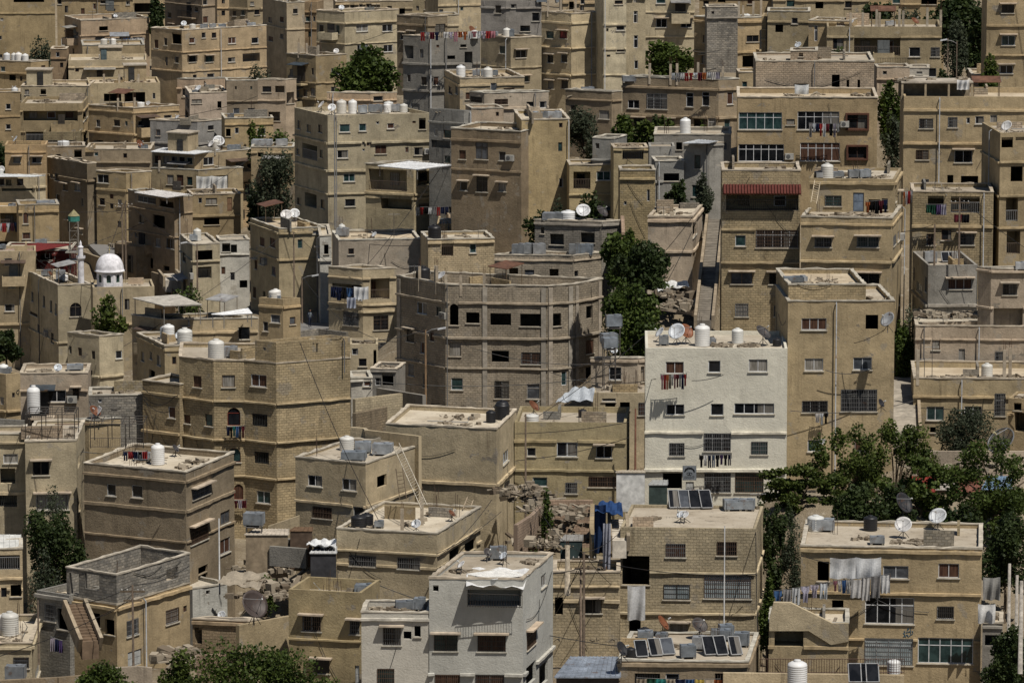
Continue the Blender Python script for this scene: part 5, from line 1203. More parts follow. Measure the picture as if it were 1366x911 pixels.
CN = {'red': (.40, .03, .03), 'orange': (.50, .14, .03), 'pink': (.50, .20, .24), 'white': (.68, .68, .68), 'navy': (.018, .025, .07), 'blue': (.05, .14, .34), 'black': (.012, .012, .014),
      'grey': (.28, .28, .29), 'jeans blue': (.10, .17, .30), 'green': (.03, .12, .07), 'purple': (.12, .07, .20), 'beige': (.45, .38, .28), 'maroon': (.14, .02, .03), 'yellow': (.5, .38, .06), 'teal': (.02, .22, .20), 'lilac': (.50, .46, .56)}
def laundry(tile, x0, y0, x1, y1, D, cols, where, hh=(.6, 1.0), kinds=None, rope=True, face=None):
    A, B = at(tile, x0, y0, D), at(tile, x1, y1, D)
    if face is not None:
        b, fi = face; n_ = (b['P'][fi + 1] - b['P'][fi]).normalized(); nn = Vector((n_.y, -n_.x)); out = []
        for x, y in ((x0, y0), (x1, y1)):
            r = ray(px(tile, x, y)); t = (b['P'][fi] + nn * .45 - CAM.xy).dot(nn) / Vector((r.x, r.y)).dot(nn); out.append(CAM + r * t)
        A, B = out
    L = (B - A).length; ang = math.atan2(B.y - A.y, B.x - A.x)
    if rope:
        c = (A + B) / 2; m = MB(); m.tube([tuple(A - c), tuple((A + B) / 2 - c - Vector((0, 0, .05 * L * .3))), tuple(B - c)], .018, 4)
        for E in (A, B): m.tube([tuple(E - c - Vector((0, 0, .35))), tuple(E - c + Vector((0, 0, .06)))], .025, 5)
        o = put(m, 'washing_line', 'metal', None, tuple(c), color=(.1, .1, .1)); tag(o, 'washing line ' + where, 'washing line', 'washing lines')
    n = len(cols); seen = {}
    for i, cn in enumerate(cols):
        kd = kinds[i % len(kinds)] if kinds else random.choice(['shirt', 'towel', 'trousers', 'shirt', 'towel'])
        t = (i + .5) / n; p = A.lerp(B, t); w = L / n * random.uniform(.85, 1.1); h = random.uniform(*hh) * (1.15 if kd == 'trousers' else 1)
        w = min(w, 2.4)
        o = link(kd if kd != 'sheet' else 'bed_sheet', cloth(kd, w, h, 'sheet' if kd in ('towel', 'sheet') else kd), None, (p.x, p.y - random.uniform(.02, .08), p.z - .03), ang + random.uniform(-.12, .12), jit(tuple(.62 * c + .08 * sum(CN[cn]) / 3 for c in CN[cn]), .15))
        same = [k for k in range(n) if cols[k] == cn]
        pre = '' if len(same) == 1 else ORD[same.index(i)] + ' '
        tag(o, '%s%s %s %s' % (pre, cn, kd, where), 'laundry', 'laundry hung out to dry')
cr = find('cream white apartment')
laundry('C3', 785, 192, 918, 188, 361.3, ['pink', 'red', 'orange', 'beige', 'white', 'pink', 'maroon', 'grey', 'navy', 'red'], 'on the line under the cream block top window', (.8, 1.15))
laundry('C3', 985, 610, 1152, 606, 361.0, ['black', 'white', 'navy', 'jeans blue', 'black', 'purple', 'black', 'navy'], 'on the cream block balcony line', (.7, 1.0), ['shirt', 'shirt', 'trousers', 'trousers', 'shirt'])
laundry('D1', 246, 640, 405, 642, 446.9, ['grey', 'white', 'navy', 'red', 'white', 'maroon', 'black', 'lilac', 'white'], 'hung under the upper glazed bay window', (.7, 1.3))
laundry('D4', 62, 432, 345, 385, 310.3, ['blue', 'grey', 'white', 'lilac', 'lilac', 'white'], 'on the line over the sloping porch wall', (.75, 1.15), ['shirt', 'sheet', 'trousers', 'shirt', 'shirt', 'trousers'])
laundry('D4', 372, 376, 462, 372, 310.8, ['pink', 'white', 'blue', 'white'], 'on the short line beside the big sheets', (.6, 1.0), ['shirt', 'shirt', 'towel', 'towel'])
laundry('D4', 464, 372, 668, 342, 310.4, ['white', 'white', 'grey', 'white'], 'hung below the torn balcony tarp', (1.2, 1.7), ['sheet'])
laundry('B1', 860, 168, 1250, 160, 503, ['red', 'grey', 'maroon', 'navy', 'beige', 'white', 'lilac', 'pink', 'orange', 'orange', 'white', 'pink', 'white', 'lilac', 'red', 'pink'], 'on the grey house roof line', (.6, .9))
laundry('C1', 838, 380, 1092, 374, 479, ['white', 'grey', 'white', 'red', 'red', 'white', 'maroon', 'orange', 'white', 'white', 'lilac'], 'between the tall roof posts', (.55, .85))
laundry('B2', 835, 200, 1072, 194, 470, ['white', 'red', 'black', 'white', 'grey', 'red', 'navy', 'navy', 'black', 'maroon', 'lilac'], 'above the low brown yard wall', (.6, .8))
laundry('A3', 640, 590, 765, 588, 343, ['navy', 'red', 'navy', 'black', 'red'], 'on the brown stone house roof', (.45, .6))
tw = find('tall block tower')
laundry('A3', 1178, 462, 1270, 458, 370, ['navy', 'black', 'teal', 'blue', 'navy', 'maroon'], 'under the tower middle arched window', (.7, 1.0), face=(tw, 1))
laundry('A3', 1215, 845, 1280, 842, 370, ['maroon', 'lilac', 'maroon'], 'under the tower lowest arched window', (.6, .9), face=(tw, 1))
laundry('A1', 492, 200, 750, 196, 663, ['black', 'white', 'navy', 'black', 'blue', 'white', 'white'], 'before the pinkish block', (.5, .8))
laundry('A2', -10, 284, 96, 278, 519, ['white', 'red', 'white', 'pink', 'blue'], 'on the balcony house line', (.7, 1.1))
laundry('B2', 395, 610, 560, 622, 452, ['navy', 'navy', 'black', 'blue', 'navy', 'white'], 'on the shaded alley balcony', (.8, 1.3), face=(find('balcony house with blue'), 0))
laundry('D2', 855, 186, 958, 184, 409, ['green', 'green', 'purple', 'lilac'], 'hung from the open shaded room', (.7, 1.0), ['towel'])
laundry('D2', 1000, 235, 1080, 235, 409.2, ['maroon', 'black'], 'draped over the stone parapet of the terrace', (.6, .8), ['towel'], rope=False)
laundry('D2', 540, 172, 655, 160, 400, ['orange', 'black', 'black', 'maroon', 'navy'], 'outside the rooftop room', (.7, 1.1))
laundry('C4', 660, 882, 1112, 888, 299.3, ['beige', 'green', 'teal', 'beige', 'navy', 'blue', 'yellow', 'beige', 'orange'], 'under the solar collector roof', (.5, .7), ['towel'])
laundry('D3', 280, 392, 345, 390, 364.5, ['white', 'white', 'black'], 'under the barred olive tower window', (.5, .9))
laundry('D3', 498, 590, 548, 588, 364.5, ['white', 'navy', 'white'], 'outside the lowest olive tower window', (.4, .6))
laundry('D2', 735, 120, 785, 112, 409, ['orange', 'white', 'red', 'white'], 'on the corner of the laundry terrace', (.6, 1.2))
laundry('A4', 262, 668, 326, 690, 317, ['lilac', 'navy', 'purple'], 'outside the roofless grey house', (.7, 1.0))
def hang(tile, x0, y0, x1, y1, D, label, col, cat='tarp', n=1, tilt=0.0):
    for i in range(n):
        xa = x0 + (x1 - x0) * i / n; xb = x0 + (x1 - x0) * (i + 1) / n
        A, B, C_ = at(tile, xa, y0, D), at(tile, xb, y0, D), at(tile, xa, y1, D)
        o = link('tarpaulin', cloth('tarpaulin', (B - A).length, A.z - C_.z, 'sheet', .14, 14, 10), None, tuple((A + B) / 2), 0, jit(col, .05)); o.rotation_euler = (tilt, 0, 0)
        tag(o, label if n == 1 else '%s %s' % (['left', 'right'][i], label), cat, 'tarpaulins and hanging sheets')
hang('A2', 1020, 38, 1180, 104, 546, 'half of the white tarp along the terraced house', (.62, .62, .60), n=2)
hang('D4', 355, 258, 622, 368, 311, 'pale torn tarp sheet shading the balcony', (.56, .56, .56), n=2)
hang('D1', 172, 440, 245, 505, 456, 'striped grey cloth draped over the roof opening', (.5, .52, .53))
hang('C4', 612, 404, 704, 584, 323.6, 'long pale board hung over the dark doorway', (.52, .53, .54), 'panel')
hang('D1', 1015, 415, 1080, 468, 436, 'white cloth flapping from the shack roof corner', (.7, .7, .7))
hang('B2', 478, 668, 525, 725, 451, 'spotted blue white cloth on the alley balcony', (.35, .38, .46))
hang('B2', 515, 612, 590, 680, 451.5, 'plain white sheet hanging on the alley balcony', (.66, .67, .68))
hang('D4', 1125, 500, 1215, 600, 309.5, 'white sheet slung on the side balcony', (.62, .62, .61))
hang('D4', 1150, 360, 1240, 480, 309.8, 'grey net slung above the side balcony', (.30, .29, .27))
hang('C3', 440, 868, 500, 1120, 327.5, 'blue tarp hanging down beside the concrete stairs', (.018, .035, .085))
hang('C4', 485, 80, 525, 320, 324.3, 'striped grey curtain hung beside the stairs', (.32, .33, .38))
def canopy(tile, pts, D, label, col, dz=0.0, n=10, sag=.25):
    Q = [at(tile, x, y, d) for x, y, d in pts]; c = sum(Q, Vector()) / 4; m = MB()
    def P(u, v):
        p = Q[0].lerp(Q[1], u).lerp(Q[3].lerp(Q[2], u), v) - c
        p.z += -sag * math.sin(u * math.pi) * math.sin(v * math.pi) + .09 * math.sin(u * 17 + v * 5) + .07 * math.sin(v * 13 + u * 3)
        return tuple(p)
    for i in range(n):
        for j in range(n): m.quad(P(i / n, j / n), P((i + 1) / n, j / n), P((i + 1) / n, (j + 1) / n), P(i / n, (j + 1) / n))
    o = put(m, 'tarpaulin', 'cloth', None, tuple(c), color=col, smooth=True); tag(o, label, 'tarp', 'tarpaulins and hanging sheets')
canopy('B4', [(1098, 408, 302), (1392, 420, 302), (1440, 320, 307), (1100, 318, 308)], 303, 'crumpled white tarp roofing the white house balcony', (.70, .70, .69))
canopy('C4', [(442, 20, 327), (590, 45, 327), (580, -25, 332), (462, -30, 332)], 327, 'faded blue tarp over the stair top', (.025, .06, .16))
canopy('C2', [(770, 640, 402), (935, 612, 402), (920, 585, 406), (755, 590, 406)], 402, 'sagging white tarp in front of the pink wall', (.66, .66, .65))
canopy('B4', [(268, 195, 334), (420, 205, 334), (425, 165, 339), (290, 170, 339)], 334, 'white plastic sheet over the small dark shed', (.70, .71, .71))
canopy('C3', [(238, 340, 385), (430, 330, 384), (445, 265, 388), (320, 262, 388)], 385, 'crumpled tin sheet leaning by the pale lower house', (.40, .43, .46), n=12, sag=.1)
canopy('A4', [(1130, 395, 330), (1340, 425, 330), (1400, 340, 336), (1180, 335, 336)], 330, 'beige cloth awning over the yard', (.33, .285, .22))
# ------------------------------------------------------------------ mosque dome, minaret and the lattice tower
mq = find('mosque hall'); an = find('mosque annex')
def dome():
    z = an['zt']; c = on_z('A2', 556, 612, z); X, Y = clampin(an, c.x, c.y + 1.5, 1.6); mp = mpp(Y); r = 77 * mp
    t = empty('mosque_dome', (X, Y, an['zd'])); h0 = an['zt'] - an['zd'] + .05; wc = (.72, .71, .74)
    H1 = 66 * mp + h0
    m = MB(); N = 8; R1 = r * .93
    ring_ = [(R1 * math.cos(2 * math.pi * (k + .5) / N), R1 * math.sin(2 * math.pi * (k + .5) / N)) for k in range(N)]
    wins = []
    for k in range(N):
        a = Vector((*ring_[k], 0)); b_ = Vector((*ring_[(k + 1) % N], 0)); L = (b_ - a).length; d = (b_ - a).normalized(); inn = Vector((-d.y, d.x, 0))
        w = L * .42; u0, u1 = (L - w) / 2, (L + w) / 2; z0, z1 = h0 + .25, H1 - .22
        def p(u, zz, k_=0): return tuple(a + d * u + inn * k_ + Vector((0, 0, zz)))
        for ua, ub, za, zb_ in ((0, u0, 0, H1), (u1, L, 0, H1), (u0, u1, 0, z0), (u0, u1, z1, H1)): m.quad(p(ua, za), p(ub, za), p(ub, zb_), p(ua, zb_))
        cx, rr = L / 2, w / 2; cz = z1 - rr
        for s_ in (-1, 1):
            q = [(cx + s_ * rr, z1), (cx + s_ * rr, cz)] + [(cx + s_ * rr * math.cos(j * math.pi / 12), cz + rr * math.sin(j * math.pi / 12)) for j in range(1, 7)]
            ps = [p(u, zz, .003) for u, zz in q]; m.poly(ps if s_ == -1 else ps[::-1])
        m.quad(p(u0, z0), p(u0, z0, .15), p(u1, z0, .15), p(u1, z0)); m.quad(p(u0, z0), p(u0, z1), p(u0, z1, .15), p(u0, z0, .15)); m.quad(p(u1, z0), p(u1, z0, .15), p(u1, z1, .15), p(u1, z1))
        wins.append((a + d * u0 + inn * .03 + Vector((0, 0, z0)), math.atan2(d.y, d.x), w, z1 - z0))
    dr = put(m, 'drum', 'painted', t, color=wc)
    for q, ang, w, h in wins:
        wn = link('window', win_mesh(round(w, 2), round(h, 2), ''), t, q, ang, (.10, .16, .09)); link('pane', pane_mesh(round(w, 2), round(h, 2), 'glass_teal'), wn)
    m = MB(); m.lathe([(r * .8, H1), (r * 1.02, H1 + .003), (r * 1.02, H1 + .12), (r * .97, H1 + .13)] + [(r * .97 * math.cos(a_ * math.pi / 24) ** .8, H1 + .13 + 86 * mp * math.sin(a_ * math.pi / 24)) for a_ in range(1, 12)] + [(0, H1 + .13 + 88 * mp)], 32)
    put(m, 'dome_shell', 'painted', t, color=wc, smooth=True)
    m = MB(); m.tube([(0, 0, H1 + 88 * mp), (0, 0, H1 + 88 * mp + .9)], .03, 6); m.lathe([(0, -.1), (.1, 0), (0, .1)], 8, (0, 0, H1 + 88 * mp + .5)); put(m, 'finial', 'metal', t, color=(.5, .42, .2))
    tag(t, 'smooth white dome on an arched drum above the mosque', 'dome')
dome()
def minaret():
    z = mq['zd']; c = on_z('A2', 418, 604, mq['zt']); X, Y = clampin(mq, c.x, c.y + .9, .4); mp = mpp(Y); t = empty('minaret', (X, Y, z)); wc = (.72, .71, .74); h = lambda y: (604 - y) * mp + mq['zt'] - z
    m = MB(); m.lathe([(17 * mp, 0), (16 * mp, h(480))], 12); put(m, 'shaft', 'painted', t, color=wc)
    m = MB(); m.lathe([(16 * mp, h(482)), (24 * mp, h(470)), (24 * mp, h(458)), (22 * mp, h(458)), (22 * mp, h(466)), (10 * mp, h(466))], 12); put(m, 'balcony', 'painted', t, color=wc)
    m = MB(); m.lathe([(13 * mp, h(467)), (12 * mp, h(418)), (15 * mp, h(414)), (15 * mp, h(409)), (7 * mp, h(405)), (6 * mp, h(390)), (0, h(374))], 12); put(m, 'lantern', 'painted', t, color=wc)
    tag(t, 'short white minaret standing on the mosque roof edge', 'minaret')
minaret()
def lattice():
    D = 503; B_ = at('A2', 388, 590, D); T = at('A2', 388, 275, D); C_ = at('A2', 388, 215, D); mp = mpp(D); h = T.z - B_.z + 6; t = empty('lattice_tower', (B_.x, B_.y, B_.z - 6)); m = MB(); w = 22 * mp
    for sx in (-1, 1):
        for sy in (-1, 1): m.tube([(sx * w, sy * w, 0), (sx * w, sy * w, h)], .045, 5)
    k = int(h / .9)
    for i in range(k):
        z0, z1 = h * i / k, h * (i + 1) / k
        for a, b_ in (((-w, -w), (w, -w)), ((w, -w), (w, w)), ((w, w), (-w, w)), ((-w, w), (-w, -w))):
            m.tube([(*a, z0), (*b_, z1)], .022, 4); m.tube([(*a, z1), (*b_, z1)], .022, 4)
    put(m, 'frame', 'metal', t, color=(.22, .20, .17))
    m = MB(); r = 30 * mp; m.lathe([(r * .9, h), (r, h + 2 * mp), (r, h + 30 * mp)], 6); put(m, 'cabin', 'painted', t, color=(.05, .22, .18))
    m = MB(); m.lathe([(r * 1.05, h + 30 * mp), (0, h + 64 * mp)], 6); put(m, 'pointed_roof', 'painted', t, color=(.28, .25, .14))
    for zz in (.55, .62):
        pl = MB(); pl.box(-w * 2, w * 2, -w * 2, w * 2, h * zz + 1.5, h * zz + 1.56); put(pl, 'platform', 'metal', t, color=(.3, .28, .24))
    tag(t, 'lattice tower with green pointed cabin behind the mosque', 'tower')
lattice()
# ------------------------------------------------------------------ trees
def tree(tile, x0, y0, x1, y1, D, kind, label, n=2600, leaf=.30, name='tree', gap=0.0, lobes=None, op=False, group='trees among the houses', zb=None):
    A, B = at(tile, x0, y0, D), at(tile, x1, y1, D); cx, cz = (A.x + B.x) / 2, (A.z + B.z) / 2; rx, rz = abs(B.x - A.x) / 2 * 1.08, abs(A.z - B.z) / 2 * 1.08; n = int(n * ((1.7 if op else 2.3) if D < 420 else 1.6)); ry = min(rx, max(rz, 1.2)) * .8
    rng = np.random.default_rng(abs(hash((tile, x0, y0))) % 99991 if False else int(x0 * 7 + y0 * 13 + D) % 99991)
    g = ground_z(cx, D) if zb is None else zb
    g = min(g, cz - rz * .8)
    bot = cz - rz; gp = bot - g
    if gp > .6:
        ext = gp * (.5 if name == 'tree' else 1.0) if gp < 5 else (2.5 if name == 'tree' else 4)
        cz -= ext / 2; rz += ext / 2
    t = empty(name, (cx, D, g))
    L = lobes or max(14, int(12 + rx * 4))
    c = rng.normal(size=(L, 3)); c /= np.linalg.norm(c, axis=1)[:, None]; c *= .38 + .5 * rng.random((L, 1)) ** .6
    lr = rng.uniform(.22, .42, L)
    if op: L = L * 2; c = rng.normal(size=(L, 3)); c /= np.linalg.norm(c, axis=1)[:, None]; c *= .25 + .75 * rng.random((L, 1)) ** .5; lr = rng.uniform(.12, .25, L)
    else: lr[0] = .6; c[0] = 0
    w = lr ** 2; which = rng.choice(L, n, p=w / w.sum())
    dirv = rng.normal(size=(n, 3)); dirv /= np.linalg.norm(dirv, axis=1)[:, None]
    rad = lr[which] * rng.random(n) ** .36 * rng.uniform(.85, 1.22, n)
    p = (c[which] + dirv * rad[:, None]) * np.array([rx, ry, rz])
    sc = min(1, 1.0)
    s = leaf * (.75 if D < 420 else 1) * (.45 + 1.25 * rng.random(n) ** 1.8)
    nn = rng.normal(size=(n, 3)) + np.array([0, -.25, .65]); nn /= np.linalg.norm(nn, axis=1)[:, None]
    h = rng.normal(size=(n, 3)); a = np.cross(nn, h); a /= np.linalg.norm(a, axis=1)[:, None]; b = np.cross(nn, a)
    a *= s[:, None] * .5; b *= s[:, None] * (.5 if kind != 'olive' else .26)
    off = np.array([0, 0, cz - g])
    q = np.stack([p - a * .2 - b, p + a - b * .1, p + a * .25 + b, p - a + b * .1], 1) + off
    me = bpy.data.meshes.new('crown'); me.vertices.add(n * 4); me.vertices.foreach_set('co', q.reshape(-1).astype(np.float32))
    me.loops.add(n * 4); me.loops.foreach_set('vertex_index', np.arange(n * 4, dtype=np.int32)); me.polygons.add(n)
    me.polygons.foreach_set('loop_start', np.arange(0, n * 4, 4, dtype=np.int32)); me.polygons.foreach_set('loop_total', np.full(n, 4, dtype=np.int32))
    at_ = me.attributes.new('rnd', 'FLOAT', 'FACE'); lobe_t = rng.random(L); at_.data.foreach_set('value', np.clip(rng.random(n) * .6 + lobe_t[which] * .4, 0, 1).astype(np.float32))
    me.materials.append(MATS['leaf_' + kind]); me.update(calc_edges=True); me.validate()
    link('crown', me, t)
    m = MB(); th = cz - g; r0 = max(.1, rx * .05)
    fork = max(.4, th - rz * .5)
    m.tube([(0, 0, -.4), (rx * .04, 0, fork * .5), (0, 0, fork)], [r0 * 1.35, r0 * 1.05, r0 * .9], 8)
    for k in range(min(L, 10)):
        e = c[k] * np.array([rx, ry, rz]) + np.array([0, 0, th]); mid = (e[0] * .45, e[1] * .45, fork + (e[2] - fork) * .6)
        m.tube([(0, 0, fork - .1), mid, tuple(e)], [r0 * .6, r0 * .38, r0 * .14], 6)
    put(m, 'trunk', 'wood', t, color=(.10, .075, .05), smooth=True)
    tag(t, label, 'tree' if name != 'bush' else 'bush', group); return t
tree('B1', 405, 280, 765, 490, 548, 'green', 'big glossy fig tree beneath the pale white windowed block', 3600, .42)
tree('C2', 480, 300, 680, 530, 412, 'green', 'loose green tree beside the unfinished block house', 2600, .34)
tree('C2', 545, 415, 845, 720, 405, 'dark', 'dense dark tree in the middle courtyard', 4600, .32)
tree('C2', 488, 610, 835, 900, 396, 'green', 'broad round tree above the grey tank stand', 5200, .30)
tree('C2', 70, 195, 230, 335, 440, 'dark', 'leafy bush left of the flat unfinished roof', 900, .32, 'bush')
tree('C2', 180, 140, 330, 235, 438, 'olive', 'grey green bush under the tall mustard tower', 1300, .28, 'bush')
tree('C2', 340, 105, 490, 240, 439, 'dark', 'dark pointed bush beside the yellow balcony house', 1300, .28, 'bush')
tree('C2', 755, 150, 960, 245, 432, 'olive', 'low spreading olive behind the blank pinkish house', 1700, .26)
tree('C2', 810, 60, 915, 190, 434, 'dark', 'small dark tree near the reddish yard wall', 1200, .28)
tree('C2', 960, 45, 1062, 240, 433, 'olive', 'upright grey green tree at the stair top', 1600, .26)
tree('C1', 280, 560, 490, 700, 466, 'olive', 'grey olive tree left of the courtyard', 2400, .26)
tree('C1', 370, 650, 500, 760, 462, 'olive', 'small grey olive in front of the larger one', 1200, .26)
tree('C1', 495, 580, 655, 720, 463, 'green', 'green tree in the middle of the courtyard row', 2000, .30)
tree('C1', 620, 610, 880, 740, 461, 'fresh', 'light green bushy tree behind the raw concrete house', 2400, .30)
tree('C1', 720, 585, 800, 640, 468, 'dark', 'small dark crown peeping over the bushy tree', 600, .30)
tree('C1', 940, 650, 1045, 710, 464, 'fresh', 'low vine bush by the tall white tank', 900, .26, 'bush')
tree('C1', 712, 212, 962, 360, 548, 'green', 'dark fig tree between two hooded window blocks', 2400, .36)
tree('D1', 600, 450, 722, 660, 456, 'green', 'green tree squeezed between two tan houses', 1700, .30)
tree('D1', 610, 600, 720, 790, 452, 'olive', 'grey olive filling the gap between two tan houses', 1600, .26)
tree('D1', 505, 0, 700, 150, 520, 'dark', 'dark tree behind the roof columns', 2000, .34)
tree('D1', 690, 10, 860, 150, 525, 'olive', 'grey dark tree behind the recessed balcony house', 1800, .30)
tree('D1', 860, -30, 1130, 170, 512, 'dark', 'tall dark tree against the far houses', 3200, .36)
tree('D1', 930, 100, 1080, 350, 486, 'olive', 'drooping grey green tree with two thin poles', 2600, .28)
tree('D1', 1050, 60, 1180, 330, 492, 'dark', 'very dark tree in shade beside the tall tan block', 2400, .34)
tree('D1', 1140, 275, 1232, 420, 464, 'fresh', 'young bright tree before the tall tan block', 800, .32)
tree('D1', 880, 345, 1010, 420, 466, 'dark', 'dark creeper bush on the small pale wall', 900, .26, 'bush')
tree('D1', 365, 200, 450, 320, 488, 'dark', 'spiky dark plant beside the recessed balcony', 700, .26, 'bush')
tree('A1', 125, 190, 285, 400, 648, 'olive', 'brownish olive tree against the blank mustard block', 1500, .38)
tree('A1', 775, -20, 860, 160, 672, 'dark', 'dark tree beside the far brown block', 1400, .40)
tree('A1', 860, -10, 960, 130, 684, 'dark', 'shaded tree behind the dish of the cream house', 1200, .40)
tree('A1', 1275, 330, 1400, 420, 602, 'olive', 'thorny brown bush beside two white tanks', 900, .32, 'bush')
tree('A1', 1270, 650, 1380, 730, 568, 'fresh', 'creeping plant on the tan house terrace', 800, .28, 'bush')
tree('B1', -30, 640, 195, 750, 552, 'green', 'wide low bush behind the two grey roof boxes', 1400, .30, 'bush')
tree('B1', -10, 800, 220, 1080, 505, 'olive', 'large grey green tree left of the wide ledge house', 4200, .30)
tree('B1', -40, 960, 60, 1160, 508, 'dark', 'dark palm like bush under the large grey tree', 1200, .32, 'bush')
tree('A2', 492, 668, 655, 805, 478, 'fresh', 'bright round bush beside the mosque wall', 1700, .30, 'bush')
tree('A2', -40, 832, 100, 960, 480, 'dark', 'dark green tree below the pale apartment block', 1600, .32)
tree('A1', -60, 730, 25, 850, 560, 'dark', 'dark bush at the edge beside the low house', 900, .32, 'bush')
tree('A2', 905, 590, 1050, 640, 468, 'green', 'row of small shrubs on the long pale roof', 700, .24, 'bush')
tree('B4', -330, 720, 390, 1000, 290, 'green', 'big leafy tree in front of the lowest walls', 9000, .22)
tree('A4', 360, 838, 780, 990, 288, 'green', 'low leafy crown at the bottom edge', 4200, .22)
tree('A4', 780, 790, 1050, 990, 292, 'fresh', 'light green crown beside the big leafy tree', 3600, .22)
tree('A4', 140, -40, 440, 290, 336, 'dark', 'dense dark tree left of the brown stone house', 5200, .24)
tree('A3', 180, 745, 340, 930, 346, 'olive', 'climbing shrub growing over the hooded lower window', 900, .22, 'bush')
tree('A4', 150, 240, 330, 420, 330, 'olive', 'dusty shrub behind the grey annex', 1200, .22, 'bush')
tree('D3', -10, 670, 420, 900, 343, 'fresh', 'bushy light tree below the cream white block', 6500, .23, op=True)
tree('D3', 255, 470, 640, 960, 346, 'fresh', 'tall open tree in front of the olive tower', 6200, .22, op=True)
tree('D3', 510, 455, 880, 980, 348, 'fresh', 'tall open tree by the dark stairway', 7200, .22, op=True)
tree('D3', 640, 640, 1010, 960, 343, 'green', 'low leafy tree before the red tin shed', 3800, .28, op=True)
tree('D3', 380, 760, 760, 1010, 338, 'dark', 'shaded undergrowth tree behind the roof dishes', 4200, .28)
tree('D4', 860, -40, 1160, 130, 334, 'dark', 'dark tree behind the two large dishes', 3000, .26)
tree('D3', 870, 385, 1200, 600, 362, 'olive', 'feathery olive tree under the terrace pipes house', 4200, .24)
tree('D3', 970, 565, 1440, 980, 340, 'green', 'dense spreading tree before the mesh dish', 9500, .22, op=True)
tree('D3', 690, -60, 790, 230, 392, 'green', 'climbing greenery along the narrow gap', 1500, .26, 'bush')
tree('D2', 690, 640, 830, 880, 394, 'olive', 'dusty weeds beside the laundry house', 900, .24, 'bush')
tree('D4', 1150, 620, 1420, 1000, 305, 'dark', 'dark thicket at the lower corner', 5200, .22)
tree('D4', -10, 330, 70, 480, 318, 'green', 'dark creeper behind the porch house', 2000, .22, 'bush')
tree('D4', -40, -60, 130, 150, 334, 'dark', 'leafy branches beside the stacked house', 2200, .2, op=True)
tree('D4', 1130, 40, 1400, 330, 330, 'dark', 'shadowy tree behind the glazed balcony house', 4200, .24)
tree('B4', -20, 360, 130, 460, 334, 'green', 'fig shoots among the broken boards', 700, .2, 'bush')
tree('C4', 165, -110, 220, 60, 340, 'green', 'thin potted tree in the rubble yard', 500, .2)
tree('C4', 90, 205, 220, 250, 336, 'fresh', 'low weeds along the rubble yard wall', 500, .16, 'bush')
tree('D4', 15, -30, 175, 330, 330, 'dark', 'dark branches filling the gap left of the glazed balcony house', 3400, .22, op=True)
tree('D4', 110, 60, 230, 260, 326, 'olive', 'dusty shrub at the side of the glazed balcony house', 1400, .2, 'bush')
# ------------------------------------------------------------------ loose rubble in the gaps
def gap_rubble(tile, spots, D, label, n=140, rr=2.2, s=(.12, .45)):
    P_ = []
    for x, y, d in spots:
        p = at(tile, x, y, d); P_.append((p.x, p.y, max(ground_z(p.x, p.y), p.z - 1.2) if False else p.z, rr))
    rubble('rubble', P_, n, *s, label)
gap_rubble('B4', [(40, 330, 342), (110, 290, 345), (180, 320, 338), (100, 400, 333), (200, 260, 344), (30, 460, 330)], 0, 'heap of broken concrete between the tower and the cracked house', 190)
gap_rubble('C4', [(120, 180, 342), (200, 130, 344), (280, 90, 346), (300, 160, 341), (230, 190, 338)], 0, 'stones and litter in the walled rubble yard', 190, 2.0)
gap_rubble('C2', [(800, 640, 403), (880, 660, 402), (930, 700, 398), (860, 720, 398)], 0, 'stones piled under the sagging white tarp', 200, 1.8)
gap_rubble('A2', [(560, 340, 548), (600, 370, 542), (640, 395, 535), (520, 320, 552)], 0, 'sandy rubble beside the steep street', 160, 2.0)
gap_rubble('A4', [(920, 780, 318), (980, 800, 317), (940, 760, 319)], 0, 'fallen slabs at the foot of the roofless house', 140, 1.6, (.15, .5))
gap_rubble('B3', [(600, 390, 388), (700, 420, 384), (560, 330, 395), (650, 330, 392)], 0, 'debris along the alley by the grey block building', 220, 2.0)
gap_rubble('C3', [(120, 840, 352), (60, 800, 352), (200, 900, 346), (300, 920, 345), (380, 900, 346)], 0, 'broken stone below the mustard house', 240, 2.2)
gap_rubble('D2', [(870, 760, 392), (960, 770, 391), (1050, 765, 391), (1100, 760, 391)], 0, 'planks and junk on the terrace under the stained house', 180, 1.2, (.12, .4))
gap_rubble('D3', [(900, 690, 352), (1000, 700, 352), (1100, 680, 353)], 0, 'scraps lying on the low shed roofs under the trees', 120, 2.0)
